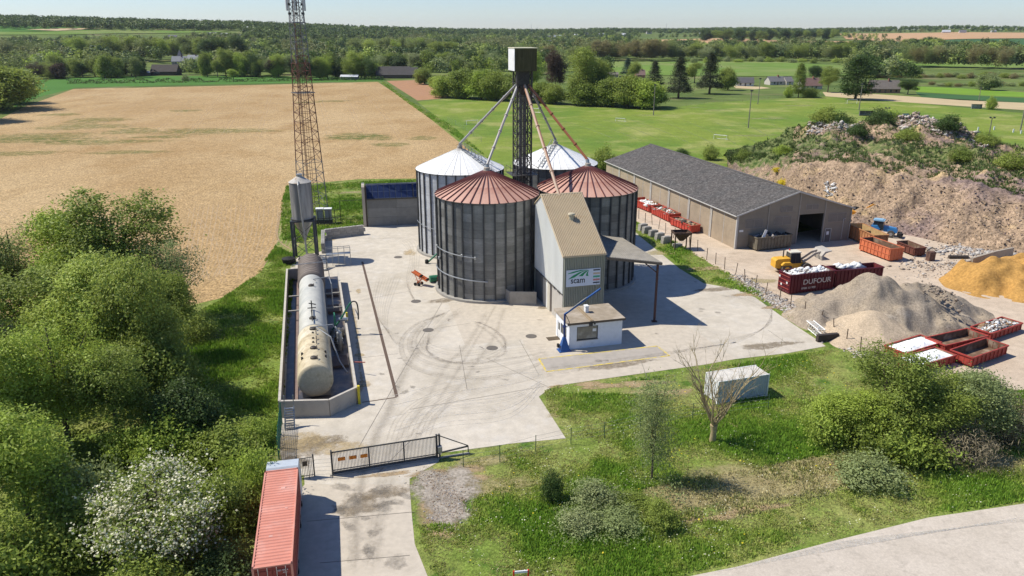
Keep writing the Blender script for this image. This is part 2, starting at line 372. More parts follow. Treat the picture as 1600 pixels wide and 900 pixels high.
LAWN = [(652, 159), (706, 154), (760, 156), (900, 166), (1025, 172), (1110, 160), (1290, 151), (1420, 160), (1600, 177), (1900, 215), (1900, 330), (1500, 300), (1180, 250), (1090, 250), (940, 250), (800, 262), (765, 250), (700, 196)]
sheet('sports_lawn', [G(*p) for p in LAWN], M_lawn, .008)
DIRT = [(960, 300), (985, 305), (1150, 380), (1325, 350), (1345, 330), (1500, 350), (1700, 360), (2100, 520), (1800, 620), (1600, 612), (1450, 590), (1350, 562), (1250, 506), (1200, 470), (1150, 437), (1095, 403), (1040, 372), (985, 340)]
sheet('gravel_yard', [G(*p) for p in DIRT], M_dirt, .010)
YARD = [(455, 405), (505, 392), (512, 356), (570, 350), (655, 345), (700, 330), (960, 330), (1003, 372), (1062, 420), (1100, 443), (1148, 451), (1180, 465), (1225, 497), (1275, 530), (1290, 541), (1230, 552), (1150, 561), (1100, 570), (950, 591), (864, 603), (842, 620), (884, 685), (800, 693), (690, 708), (685, 722), (640, 748), (640, 757), (476, 757), (475, 742), (445, 748), (437, 700), (440, 640)]
sheet('concrete_yard', [G(*p) for p in YARD], M_concrete, .016)
sheet('access_road', [G(*p) for p in [(476, 757), (640, 757), (643, 800), (648, 850), (668, 900), (700, 960), (900, 1000), (300, 1400), (330, 1000), (380, 900), (440, 800)]], M_concrete2, .013)
ROAD = [(900, 980), (1075, 901), (1150, 886), (1300, 846), (1450, 809), (1600, 787), (2000, 725), (2300, 900), (2300, 1500), (300, 1500), (500, 1050)]
sheet('country_road', [G(*p) for p in ROAD], M_road, .014)
# greyer wedges in the concrete
sheet('concrete_repair', [G(*p) for p in [(700, 474), (727, 540), (815, 530), (862, 604), (950, 591), (1100, 570), (1150, 561), (1060, 500), (1000, 470), (860, 470)]], M_concrete2, .019)
0 and sheet('worn_slab', [G(*p) for p in [(1062, 421), (1145, 452), (1222, 497), (1180, 520), (1080, 480), (1040, 450)]], mat('pale_slab', (.42, .39, .34), .9, var=.08, scale=1, coord='World', spec=.15), .019)
# far fields
drape('far_crop_field', [(-60, 40), (30, 40), (135, 42), (150, 47), (60, 50), (-60, 53)], M_fgreen)
drape('far_meadow', [(-100, 53), (60, 50.5), (150, 47.5), (360, 49), (340, 51), (250, 53), (100, 55), (-100, 58)], M_flight)
drape('far_tan_field', [(40, 47.6), (115, 45.4), (160, 46), (90, 50)], M_ftan, .9)
drape('left_crop_field', [(55, 126), (120, 121), (230, 119), (400, 119), (600, 123), (600, 127), (350, 132), (120, 137), (60, 152), (20, 170), (45, 140)], M_fgreen, .02)
drape('far_orange_field', [(1000, 63), (1110, 60.5), (1200, 63), (1290, 65), (1392, 66), (1385, 74), (1290, 76), (1180, 73), (1090, 70)], M_fore)
drape('ridge_sandy_field', [(1310, 53.5), (1450, 52), (1700, 51.5), (1700, 59), (1600, 60.5), (1480, 62.5), (1400, 65.5), (1322, 62)], M_fore)
drape('ridge_green_field', [(1378, 66.5), (1480, 63), (1600, 61), (1750, 60), (1750, 78), (1600, 77), (1500, 76), (1370, 75)], M_fgreen2)
drape('valley_meadow', [(932, 97), (1210, 97), (1330, 104), (1330, 118), (1210, 120), (930, 117)], M_flight)
drape('slope_meadow', [(1300, 90), (1400, 78), (1500, 78), (1640, 82), (1640, 108), (1450, 104), (1330, 98)], M_flight)
drape('bright_crop_field', [(1425, 135), (1500, 138), (1640, 147), (1640, 154), (1500, 148), (1432, 144)], mat('bright_crop', (.16, .27, .035), .95, var=.1, scale=.05, coord='World', spec=.05), .05)
drape('teal_crop_field', [(1430, 145), (1500, 149), (1640, 155), (1640, 163), (1500, 157), (1440, 152)], M_fgreen2, .05)
drape('tan_track_field', [(1285, 144), (1365, 147.5), (1450, 153), (1600, 161), (1800, 172), (1800, 186), (1600, 172.5), (1450, 163), (1355, 156), (1290, 151)], M_ftan, .05)
drape('gravel_forecourt', [(1145, 134.5), (1190, 136), (1205, 138), (1180, 140), (1150, 138)], M_ftan, .05)
# ---- marks on the ground
D = Decals()
def arc(pts, w, n=12): D.ribbon(smooth_line([G(*p) for p in pts], n), w, .024)
for k in range(-5, 7):                       # turning circles of the lorries
    o = k*4.2+rnd.uniform(-1.5, 1.5)
    arc([(700-o*.3, 486+o*.2), (668-o*.9, 504+o*.2), (648-o, 530+o*.35), (660-o*.7, 556+o*.8), (720, 570+o), (800, 562+o), (868, 548+o*.5)], rnd.choice([.3, .5, 1.2, 1.8]))
for k in range(9):
    o = k*5
    arc([(590+o, 430-o*.2), (583+o*.6, 470+o*.4), (596+o*.4, 505+o*.6), (632+o*.3, 528+o*.5), (700, 540+o*.5), (790, 538+o*.2)], rnd.uniform(.2, .6))
for k in range(10):
    o = k*7
    arc([(600+o*1.1, 700-o*.2), (622+o, 650), (680+o*.6, 612+o*.2), (770, 590+o*.3), (860, 575+o*.2), (1000, 556+o*.1), (1150, 535)], rnd.uniform(.2, .6))
for k in range(6):
    o = k*6
    arc([(560+o, 372), (620+o, 376), (640+o*.4, 400+o), (635+o*.2, 440+o*.4), (650+o*.2, 480)], rnd.uniform(.2, .5))
for k in range(7):
    o = k*6
    arc([(1060, 545+o*.3), (1130, 532+o*.3), (1190, 515), (1205, 495-o*.5), (1170, 470-o*.2), (1120, 462)], rnd.uniform(.2, .6))
for k in range(5):
    o = rnd.uniform(-60, 60); arc([(760+o*.6, 470+k*2), (720+o, 520+k*5), (690+o, 570), (650+o*.8, 640), (600+o*.5, 715), (580+o*.4, 800), (570+o*.3, 900)], rnd.choice([1.2, 1.8, 2.4]))
for k in range(5):
    o = rnd.uniform(-10, 10); arc([(735+o, 500), (770+o, 512+k*3), (790, 535+k*4), (760, 560+o), (700+o, 566), (668, 548), (672, 520+k*3)], rnd.choice([.3, .6, 1.2]))
D.build('tyre_marks', decal('tyre_grime', (.30, .265, .22), .24, 1.6, .3, .8))
D = Decals()
for k in range(16):
    y = rnd.uniform(612, 690); D.ribbon(smooth_line([G(rnd.uniform(540, 640), y+15), G(690, y-18), G(800, y-34), G(860, 592-k)], 8), rnd.uniform(.15, .4), .03)
for k in range(8): D.ribbon(smooth_line([G(1060+k*30, 905-k*7), G(1300+k*10, 860-k*3), G(1700, 790+k*2)], 8), .35, .03)
D.build('pale_wheel_tracks', decal('track_dust', (.56, .52, .46), .5, 1.2, .35, .6))
D = Decals()
for px, py, rx, ry in [(690, 775, 2.4, 5.5), (700, 800, 2.2, 3.4), (672, 760, 2.5, 4), (715, 755, 3, 4)]: D.blob(G(px, py), rx, ry, .2, .034)
D.build('bare_gravel_patch', decal('patch_gravel', (.36, .315, .26), .95, 1.0, .3, .6))
D = Decals()                                  # dark grime and soil washed on to the concrete
for px, py, rx, ry in [(470, 700, 5, 3.5), (500, 690, 4, 2), (455, 725, 3, 2), (690, 470, 3, 1.6), (860, 480, 3, 1.5), (1120, 452, 6, 1.6), (960, 570, 8, 1.6), (1200, 540, 7, 1.5), (560, 790, 3, 2.5), (600, 770, 4, 1.5)]:
    D.blob(G(px, py), rx, ry, .26, .02)
D.build('soil_stains', decal('soil_stain', (.24, .19, .13), .6, .9, .38, .62))
D = Decals()
for i in range(46):
    px, py = rnd.uniform(560, 1150), rnd.uniform(380, 680)
    if py > 600 and px > 820: continue
    if 650 < px < 1000 and py < 500: continue
    D.blob(G(px, py), rnd.uniform(.2, 1.0), rnd.uniform(.2, .8), rnd.random()*3, .03)
for i in range(14): D.blob(G(rnd.uniform(520, 640), rnd.uniform(760, 900)), rnd.uniform(.4, 1.8), rnd.uniform(.4, 1.4), rnd.random()*3, .03)
D.build('oil_stains', decal('oil_stain', (.20, .18, .155), .42, 2.2, .36, .7))
D = Decals()
D.ribbon(smooth_line([G(548, 470), G(556, 510), G(560, 545), G(563, 580), G(566, 600), G(558, 624)], 8), 1.3, .033)
for px, py, rx, ry in [(561, 555, 1, 1.2), (568, 600, 1.3, 1.6), (640, 395, 2, 3), (560, 455, .6, 2), (515, 375, 2, 1), (470, 690, 4, 3), (530, 700, 4, 2), (1180, 455, 4, 1)]: D.blob(G(px, py), rx, ry, .2, .035)
D.build('grain_dust_stains', decal('grain_dust', (.47, .36, .20), .6, 1.1, .36, .66))
D = Decals()
for px, py, rx, ry in [(150, 188, 14, 9), (130, 198, 20, 8), (205, 205, 11, 8), (95, 179, 10, 5), (60, 213, 22, 8), (40, 219, 30, 6), (150, 222, 24, 5), (330, 205, 26, 7), (555, 212, 12, 6), (585, 215, 8, 6), (540, 216, 8, 4), (290, 173, 8, 4), (520, 158, 12, 4), (480, 160, 8, 3), (200, 238, 14, 3), (660, 216, 6, 4), (250, 214, 12, 3), (20, 240, 16, 4), (610, 226, 7, 4)]:
    D.blob(G(px, py), rx*1.7, ry*2.4, .1, .02)
D.build('green_weeds_in_field', decal('weeds', (.17, .20, .05), .75, .35, .44, .80))
D = Decals()                                  # sowing tracks and furrow
D.ribbon([G(-60, 221), G(120, 214), G(300, 211), G(420, 210), G(600, 203)], .8, .022)
D.build('green_furrow', decal('furrow', (.10, .13, .03), .9, .4, .2, .45))
D = Decals()
for k in range(26):
    x = 250+k*7.5
    D.ribbon(smooth_line([G(x+rnd.uniform(-3, 3), 478-k*2.2), G(x+28, 420-k*1.5), G(x+40, 360-k*.5), G(x+52-k*.5, 300)], 6), rnd.uniform(.4, .9), .02)
for k in range(5): D.ribbon([G(592-k*9, 154+k*1), G(645-k*2, 190+k*3)], 1.0, .02)
for k in range(16):
    for d_ in (0, 5): D.ribbon(smooth_line([G(560-k*34+d_, 136), G(590-k*44+d_, 170), G(640-k*62+d_*1.5, 240)], 8), .6, .02)
for k in range(10):
    for d_ in (0, 7): D.ribbon(smooth_line([G(-40+k*40+d_, 300+k*1), G(60+k*34+d_, 380), G(190+k*20+d_, 470)], 8), .5, .02)
for k in range(9): D.ribbon(smooth_line([G(-100, 150+k*9), G(250, 148+k*8), G(500, 150+k*6), G(610, 156+k*7)], 5), 1.8, .02)
D.build('pale_drill_lines', decal('drill_dust', (.60, .45, .28), .62, .4, .35, .68))
D = Decals()                                  # footpath and track in the grass left of the yard
D.ribbon(smooth_line([G(560, 312), G(500, 318), G(445, 326), G(436, 345), G(434, 372), G(452, 388), G(480, 396)], 8), 1.3, .03)
for px, py, rx, ry in [(1000, 600, 5, 1.4), (940, 604, 4, 1), (870, 604, 1.6, .6), (920, 600, 3, 1), (1060, 612, 3, 1), (690, 775, 2.6, 5.4), (680, 800, 2.4, 4), (700, 760, 3, 4), (690, 820, 2, 3), (672, 740, 3, 1), (720, 735, 4, 1.4), (735, 750, 3, 1.5), (1130, 770, 7, 1.5), (1220, 750, 7, 1.2), (1320, 725, 5, 1.2), (1060, 815, 4, .8), (1120, 810, 3, .7), (1480, 740, 4, 1), (1560, 720, 4, 1.4), (1180, 795, 5, .8), (440, 465, 1, 1), (390, 575, 1.3, .8), (600, 742, 4, .6), (560, 350, 1, 1), (455, 360, 1.2, 3), (1120, 640, 4, 1.2), (1180, 625, 4, 1), (1170, 460, 4, 1.4), (1215, 480, 4, 1.2), (1100, 420, 5, 1.6), (1260, 500, 3, 1.2), (620, 285, 6, 1.4), (1040, 395, 2, 1)]:
    D.blob(G(px, py), rx, ry, .2, .02)
D.build('dry_earth_patches', decal('dry_earth', (.40, .29, .17), .85, .7, .36, .62))
D = Decals()
for px, py, rx, ry in [(1080, 770, 9, 3), (1200, 762, 12, 3.2), (1300, 742, 12, 3.4), (1440, 722, 9, 3), (1560, 712, 9, 3), (1020, 800, 6, 2), (900, 640, 6, 2), (780, 760, 5, 2), (1130, 745, 10, 2.6), (1240, 735, 10, 2.4), (1100, 775, 8, 2), (1350, 715, 8, 2.2), (1010, 790, 6, 1.8), (760, 720, 5, 1.4), (720, 760, 3, 3), (1180, 440, 6, 2), (1130, 660, 5, 2), (1180, 770, 8, 2), (1500, 700, 6, 1.5), (560, 300, 9, 2.2), (350, 520, 6, 4), (1010, 620, 8, 2.5), (1030, 395, 5, 2.5)]:
    D.blob(G(px, py), rx, ry, .25, .024)
D.build('dry_grass_patches', decal('straw_grass', (.38, .32, .16), .85, .5, .34, .7))
D = Decals()                                   # football lines
for L in [[(800, 196), (1100, 226), (1250, 240)], [(1440, 202), (1520, 214), (1600, 205)], [(1500, 186), (1600, 178)], [(1100, 170), (1290, 160)], [(1430, 170), (1600, 190)]]:
    D.ribbon([G(*p) for p in L], .35, .02)
for k in range(12): D.ribbon(smooth_line([G(820+k*46, 176+k*1), G(900+k*42, 195+k*2), G(1010+k*36, 236+k*2)], 6), 1.6, .018)
D.build('mown_grass_lines', decal('cut_grass', (.27, .31, .12), .55, .15, .35, .62))
D = Decals()
for px, py, rx, ry in [(1010, 180, 12, 3.5), (1120, 172, 12, 4), (1090, 168, 10, 3), (1250, 165, 14, 6), (1200, 185, 14, 6), (1180, 212, 14, 5), (1290, 200, 10, 5)]:
    D.blob(G(px, py), rx, ry, .1, .016)
D.build('bleached_turf', decal('bleached', (.30, .31, .12), .7, .15, .36, .66))
# drain channel and thin joints
def strip(name, pts, w, m, z): 
    a, b = [Vector((p.x, p.y, 0)) for p in pts]; d = (b-a).normalized(); r = Vector((-d.y, d.x, 0))*w/2
    return sheet(name, [a-r, b-r, b+r, a+r], m, z)
M_drain = mat('drain_rust', (.11, .075, .055), .8, var=.3, scale=6)
strip('drain_channel', [G(566, 409), G(620, 620)], .34, M_drain, .030)
strip('drain_channel', [G(620, 621), G(566, 629)], .16, M_drain, .031)
M_joint = mat('slab_joint', (.17, .15, .125), .9)
for a, b in [((560, 470), (640, 455)), ((690, 474), (560, 700)), ((640, 640), (850, 604)), ((590, 740), (640, 690)), ((1000, 560), (1010, 588)), ((1120, 548), (1128, 566)), ((640, 520), (735, 505)), ((540, 562), (622, 553)), ((1200, 516), (1230, 537)), ((760, 560), (855, 604)), ((480, 815), (648, 800)), ((500, 880), (640, 868)), ((718, 540), (730, 610)), ((812, 532), (842, 586)), ((930, 820), (930, 820.1))]:
    strip('slab_joint', [G(*a), G(*b)], .05, M_joint, .027)
def disc(name, px, py, r, m, label, ring=True):
    c = G(px, py); q = MB(); q.lathe([(r*1.12, 0), (r*1.12, .022), (r, .026), (r*.97, .018), (.01, .018)], 24)
    o = q.build(name, m, None); o.location = (c.x, c.y, .016); return o
M_iron = mat('cast_iron', (.13, .115, .10), .75, var=.2, scale=8)
for px, py, lb in [(650, 471, 'round iron manhole cover level with the orange auger, in the yard'), (669, 516, 'round iron manhole cover inside the outer turning circle tracks'), (769, 544, 'round iron manhole cover on the slab left of the white office'), (622, 402, 'round iron manhole cover nearest the rear white silo'), (830, 525.6, 'worn squarish gully cover between the loading building and manholes')]:
    tag(disc('manhole_cover', px, py, .62 if py < 600 else .7, M_iron, lb), lb, 'manhole cover', 'drain covers in the concrete yard')
q = MB(); q.box(-.9, .9, -.55, .55, 0, .03)
for i in range(8): q.box(-.85+i*.22, -.75+i*.22, -.5, .5, .03, .045)
o = q.build('floor_grating', mat('grating_brown', (.10, .075, .05), .8, var=.3, scale=8), None); p = G(866, 529); o.location = (p.x, p.y, .017); o.rotation_euler.z = SITE
tag(o, 'dark rectangular floor grating by the left door of the office', 'grating')
# weighbridge
wa, wb, wc, wd = G(842, 561), G(1027, 541), G(1046, 556), G(854, 581)
wr = empty('weighbridge', ((wa.x+wc.x)/2, (wa.y+wc.y)/2, .018), 0, 'long weighbridge deck outlined in worn yellow paint before the office', 'weighbridge')
sheet('deck', [p-wr.location for p in (wd, wc, wb, wa)], mat('weigh_deck', (.37, .33, .285), .9, var=.1, scale=1.4, coord='World', c2=(.31, .28, .24), c2s=.4, c2t=(.5, .7)), .008, wr, kind=None)
M_yel = mat('worn_yellow_paint', (.62, .47, .08), .8, var=.25, scale=5, c2=(.45, .39, .28), c2s=1.5, c2t=(.45, .62), coord='World')
for a, b in ((wa, wb), (wb, wc), (wd, wc), (wa, wd)):
    a = Vector((a.x, a.y, 0)); b = Vector((b.x, b.y, 0)); d = (b-a).normalized(); r = Vector((-d.y, d.x, 0))*.11
    sheet('yellow_line', [p-Vector((wr.location.x, wr.location.y, 0)) for p in (a-r, b-r, b+r, a+r)], M_yel, .016, wr, kind=None)
# ================================================================== SILOS AND PLANT
M_sheet = mat('galv_sheet', (.18, .177, .165), .55, .3, var=.16, scale=1.6, bump=.012, bscale=3, rand=.22, stretch=(1, 1, 4), c2=(.21, .21, .195), c2s=.45, c2t=(.45, .65))
M_sheetw = mat('galv_sheet_bright', (.50, .51, .52), .5, .2, var=.12, scale=1.6, rand=.12, stretch=(1, 1, 4))
M_rib = mat('silo_stiffener', (.075, .076, .075), .6, .3, var=.2, scale=3)
M_redroof = mat('red_roof_sheet', (.52, .30, .225), .5, .0, var=.12, scale=.9, c2=(.32, .13, .09), c2s=.28, c2t=(.5, .7), c3=(.56, .34, .27), c3s=.4, c3t=(.55, .72), rand=.07, spec=.4)
M_redseam = mat('red_roof_seam', (.13, .04, .035), .6, var=.2, scale=2)
M_whiteroof = mat('white_roof_sheet', (.82, .81, .78), .45, .0, var=.05, scale=1.2, c2=(.62, .60, .55), c2s=.5, c2t=(.52, .72), rand=.03)
M_galv = mat('galvanised_steel', (.34, .35, .35), .45, .6, var=.15, scale=4)
M_darksteel = mat('dark_steel', (.07, .066, .062), .6, .3, var=.25, scale=4)
M_rust = mat('rusty_steel', (.30, .115, .055), .85, .1, var=.25, scale=3, c2=(.45, .24, .15), c2s=1.2, c2t=(.5, .65))
M_pipe = mat('pale_pipe', (.42, .41, .39), .5, .3, var=.12, scale=2, c2=(.25, .16, .11), c2s=.7, c2t=(.55, .65))
M_concw = mat('old_concrete', (.33, .31, .275), .9, var=.15, scale=1.2, c2=(.22, .205, .18), c2s=.6, c2t=(.5, .7), bump=.02, bscale=10)
M_white = mat('white_paint', (.74, .74, .73), .6, var=.05, scale=1.5, c2=(.62, .62, .61), c2s=.8, c2t=(.5, .75))
M_green = mat('green_steel', (.03, .16, .09), .5, .1, var=.2, scale=3)
M_blue = mat('blue_steel', (.03, .10, .30), .45, .1, var=.15, scale=3)
M_orange = mat('orange_steel', (.60, .15, .05), .55, .0, var=.15, scale=3)
M_black = mat('black_rubber', (.02, .02, .02), .8, var=.2, scale=5)
M_glass = mat('dark_glass', (.03, .04, .045), .12, 0, var=.1, scale=1, spec=.6)
M_brick = mat('tan_blockwork', (.36, .285, .205), .9, var=.10, scale=.8, c2=(.31, .245, .175), c2s=.25, c2t=(.45, .65))
M_roofgrey = mat('fibre_cement_roof', (.095, .086, .08), .95, var=.25, scale=1.1, speck=.32, specks=2.2, c2=(.085, .08, .076), c2s=.35, c2t=(.45, .62), c3=(.17, .165, .155), c3s=3, c3t=(.55, .7), spec=.15)
M_cream = mat('cream_profiled_sheet', (.53, .425, .285), .6, var=.06, scale=1, c2=(.38, .27, .15), c2s=.5, c2t=(.58, .75))
M_olive = mat('olive_profiled_sheet', (.34, .34, .27), .6, var=.1, scale=1.2, c2=(.25, .25, .19), c2s=.5, c2t=(.55, .7), stretch=(1, 1, .25))
M_wsheet = mat('white_profiled_sheet', (.80, .80, .76), .6, var=.06, scale=1, c2=(.68, .68, .64), c2s=.5, c2t=(.5, .75), stretch=(1, 1, .2))
add_cells(M_sheet, 1.14, .78, 1.3); add_cells(M_sheetw, 1.14, .88, 1.1); SILOS = {}
def silo(cx, cy, Rr, He, Ha, red, label):
    root = empty('grain_silo', (cx, cy, .018), R(4), label, 'grain silo')
    n = 30; ms = M_sheet if red else (M_sheetw if cx < 0 else M_sheet)
    q = MB(); q.lathe([(Rr+.55, 0), (Rr+.55, .32), (Rr+.3, .36), (Rr-.2, .36)], 60); q.build('base', M_concw, root)
    a = 2*math.pi/n; q = MB(); rows = 12; z0 = .36
    # one curved strip of twelve lapped sheets, corrugated relief
    rn = 8
    for r in range(rows):
        za = z0+(He-z0)*r/rows; zb = z0+(He-z0)*(r+1)/rows; off = .0 if r % 2 else .012
        for (aa, ab) in ((0, .5), (.5, 1)):
            t0, t1 = a*aa, a*ab
            vs = [((Rr+off)*math.cos(t), (Rr+off)*math.sin(t), z) for t, z in ((t0, za), (t1, za), (t1, zb+.01), (t0, zb+.01))]
            vs += [((Rr-.05)*math.cos(t), (Rr-.05)*math.sin(t), z) for t, z in ((t0, za), (t1, za), (t1, zb+.01), (t0, zb+.01))]
            q.add(vs, [(0, 1, 2, 3), (7, 6, 5, 4), (0, 4, 5, 1), (3, 2, 6, 7)])
    wm = q.mesh('wall_panel', ms)
    q = MB(); q.box(-.02, .17, -.06, .06, z0, He-.02); q.box(.17, .20, -.10, .10, z0, He-.02); rm = q.mesh('stiffener', M_rib)
    for i in range(n):
        put('wall_panel', wm, root, Matrix.Rotation(a*i, 4, 'Z'))
        put('stiffener', rm, root, Matrix.Rotation(a*i, 4, 'Z') @ Matrix.Translation((Rr, 0, 0)))
    m = 36; b = 2*math.pi/m; rr0 = .55; zr = He
    q = MB(); ro = Rr+.22; zo = He-.04; zi = Ha
    P = [(ro*math.cos(b*t), ro*math.sin(b*t), zo) for t in (0, .5, 1)]+[(rr0*math.cos(b*t), rr0*math.sin(b*t), zi) for t in (0, .5, 1)]
    Q = [(x*.997, y*.997, z-.05) for x, y, z in P]
    q.add(P+Q, [(0, 1, 4, 3), (1, 2, 5, 4), (9, 10, 7, 6), (10, 11, 8, 7), (0, 6, 7, 1), (1, 7, 8, 2)])
    pm = q.mesh('roof_panel', M_redroof if red else M_whiteroof)
    q = MB(); q.beam((ro, 0, zo+.06), (rr0, 0, zi+.06), .11 if red else .04, .16 if red else .03); sm = q.mesh('roof_seam', M_redseam if red else M_whiteroof)
    for i in range(m):
        put('roof_panel', pm, root, Matrix.Rotation(b*i, 4, 'Z'))
        put('roof_seam', sm, root, Matrix.Rotation(b*i, 4, 'Z'))
    q = MB(); q.lathe([(.8, Ha-.16), (.66, Ha+.02), (.45, Ha+.14), (.42, Ha+.5), (.3, Ha+.55)], 16); q.build('roof_cap', mat('cap_tan', (.38, .33, .27), .7, var=.15, scale=3), root)
    q = MB(); q.lathe([(Rr+.26, He-.12), (Rr+.26, He-.05), (Rr+.02, He-.05)], 60, cap=False); q.build('eave_ring', M_rib, root)
    return root
s1 = silo(-3.55, 107.7, 7.2, 14.05, 17.1, True, 'front silo under a red ribbed conical roof, left of the loading building')
s2 = silo(-8.75, 128.8, 7.2, 14.05, 17.1, False, 'pale galvanised silo with white conical roof beside the solar panels')
s3 = silo(11.1, 112.0, 7.2, 14.05, 17.0, True, 'red roofed silo behind the loading building and over the canopy')
s4 = silo(7.5, 134.0, 7.2, 14.05, 17.1, False, 'rearmost silo with white conical roof, half hidden behind the lattice tower')
# pipes round the front silo's wall, as parts of it
def ring_pipe(root, R0, z0, z1, a0, a1, r=.07, name='conduit'):
    q = MB(); pts = []
    for i in range(25):
        t = a0+(a1-a0)*i/24; pts.append((R0*math.cos(t), R0*math.sin(t), z0+(z1-z0)*i/24))
    q.tube(pts, r, 6); return q.build(name, M_galv, root)
ring_pipe(s1, 7.5, 6.9, 6.5, R(195), R(255)); ring_pipe(s1, 7.5, 3.7, 3.1, R(185), R(268), .09)
ring_pipe(s2, 7.5, 5.4, 4.6, R(190), R(265), .05)
for t, z in ((255, 6.5), (240, 6.7), (196, 6.9), (203, 5.4)):
    q = MB(); q.lathe([(.16, 0), (.16, .35), (.1, .4)], 8); o = q.build('wall_bracket', M_galv, s1); o.location = (7.55*math.cos(R(t)), 7.55*math.sin(R(t)), z-.2)
# roof ladders with hoops toward the tower
def roof_walk(root, cx, cy, ang, n=9):
    ca, sa = math.cos(ang), math.sin(ang); z0, z1 = 17.1, 14.05
    q = MB()
    for s in (-.35, .35):
        a = (cx+.7*ca-s*sa, cy+.7*sa+s*ca, z0+.05); b = (cx+7.2*ca-s*sa, cy+7.2*sa+s*ca, z1+.15)
        q.beam(a, b, .07); q.beam((a[0], a[1], a[2]+1.0), (b[0], b[1], b[2]+1.0), .06)
    q.build('walkway_rail', M_galv, root, world=True)
    for i in range(n):
        t = (i+.3)/n; r = .7+6.5*t; z = z0+(z1-z0)*t; q = MB()
        for s in (-.35, .35): q.beam((cx+r*ca-s*sa, cy+r*sa+s*ca, z), (cx+r*ca-s*sa, cy+r*sa+s*ca, z+1.1), .06)
        q.beam((cx+r*ca+.35*sa, cy+r*sa-.35*ca, z+.08), (cx+r*ca-.35*sa, cy+r*sa+.35*ca, z+.08), .1, .05)
        q.build('walkway_post', M_galv, root, world=True)
TC = Vector((1.6, 120.6, 0))
roof_walk(s2, -8.75, 128.8, math.atan2(120.6-128.8, 1.6+8.75)); roof_walk(s4, 7.5, 134, math.atan2(120.6-134, 1.6-7.5))
# ------------------------------------------------------------------ elevator tower
tw = empty('bucket_elevator_tower', (TC.x, TC.y, 0), SITE, 'tall dark lattice tower between four silos topped by a sheet metal box', 'elevator tower')
hw = 1.15; HT = 30.2; ns = 16
cr = [(-hw, -hw), (hw, -hw), (hw, hw), (-hw, hw)]
for x, y in cr: strut('leg', M_darksteel, (x, y, 0), (x, y, HT), .09, tw, sq=True)
for k in range(ns):
    za, zb = HT*k/ns, HT*(k+1)/ns
    for i in range(4):
        a, b = cr[i], cr[(i+1) % 4]
        if za > 12:
            strut('brace', M_darksteel, (a[0], a[1], za), (b[0], b[1], zb if i % 2 else zb), .045, tw, sq=True)
            strut('brace', M_darksteel, (b[0], b[1], za), (a[0], a[1], zb), .045, tw, sq=True)
        strut('crossbar', M_darksteel, (a[0], a[1], zb), (b[0], b[1], zb), .05, tw, sq=True)
for x, y in ((-.35, -.1), (.35, .1)):
    q = MB(); q.box(x-.22, x+.22, y-.3, y+.3, 0, HT); q.build('elevator_leg', mat('leg_casing', (.13, .13, .13), .5, .3, var=.15, scale=2), tw)
q = MB()
for s in (-.25, .25): q.beam((hw+.25, s, 0), (hw+.25, s, HT), .05)
for i in range(90): q.beam((hw+.25, -.25, i*.335), (hw+.25, .25, i*.335), .035)
q.build('ladder', M_darksteel, tw)['kind'] = 'stuff'
for z in (14.5, 15.2):
    q = MB(); q.box(-2.1, 2.1, -2.0, 2.0, z-.06, z)
    for x in np.linspace(-2.1, 2.1, 7): q.beam((x, -2.0, z), (x, -2.0, z+1.1), .05); q.beam((x, 2.0, z), (x, 2.0, z+1.1), .05)
    q.beam((-2.1, -2, z+1.1), (2.1, -2, z+1.1), .05); q.beam((-2.1, -2, z+.55), (2.1, -2, z+.55), .04); q.beam((-2.1, -2, z+1.1), (-2.1, 2, z+1.1), .05); q.beam((2.1, -2, z+1.1), (2.1, 2, z+1.1), .05)
    if z < 15: q.build('service_platform', M_darksteel, tw)
bw = 1.72
q = MB()
n = 16
def corr(q, x0, x1, y, z0, z1, n, d, flip=1):      # profiled sheet along x
    xs = []; w = (x1-x0)/n
    for i in range(n):
        a = x0+w*i; xs += [(a, 0), (a+w*.35, 0), (a+w*.5, d), (a+w*.85, d)]
    xs.append((x1, 0)); k = len(xs)
    vs = [(x, y-flip*dy, z0) for x, dy in xs]+[(x, y-flip*dy, z1) for x, dy in xs]
    q.add(vs, [(i, i+1, k+i+1, k+i) for i in range(k-1)])
corr(q, -bw, bw, -bw, 30.1, 33.3, 18, .09); q.box(-bw+.02, bw-.02, -bw+.02, bw-.02, 30.1, 33.25)
q.build('head_house', mat('dark_olive_sheet', (.095, .09, .045), .8, var=.35, scale=1.6, stretch=(3, 3, .4), c2=(.10, .10, .05), c2s=1.2, c2t=(.5, .65)), tw)  # dark olive sheet, tone varying in vertical streaks
q = MB(); q.box(-bw-.05, -bw, -bw-.06, bw, 30.15, 33.35); q.build('side_sheet', M_white, tw)
q = MB(); q.box(-bw-.12, bw+.12, -bw-.15, bw+.1, 33.36, 33.46); q.build('head_roof', mat('head_roof_cream', (.62, .57, .40), .7, var=.1, scale=2), tw)
q = MB(); q.box(-.9, .9, -.8, .8, 28.0, 30.1); q.build('distributor', M_darksteel, tw)
q = MB(); q.lathe([(.5, 26.6), (1.0, 27.6), (1.0, 28.0)], 12); q.build('distributor_cone', M_darksteel, tw)
def spout(a, b, r, m, flanges=5):
    strut('downspout', m, a, b, r, tw, world=True, n=10)
    a = Vector(a); b = Vector(b)
    for i in range(1, flanges):
        p = a.lerp(b, i/flanges); d = (b-a).normalized()*.08
        strut('flange', m, p-d, p+d, r*1.45, tw, world=True, n=10)
D0 = Vector((TC.x, TC.y, 28.3))
spout(D0+Vector((-.9, .1, -.2)), (-8.6, 128.6, 18.1), .19, M_pipe)
spout(D0+Vector((-.7, -.7, -.2)), (-3.5, 107.9, 18.0), .19, M_pipe)
spout(D0+Vector((.9, .6, -.2)), (7.4, 133.6, 18.2), .17, mat('grey_pipe', (.20, .20, .20), .5, .3, var=.15, scale=2))
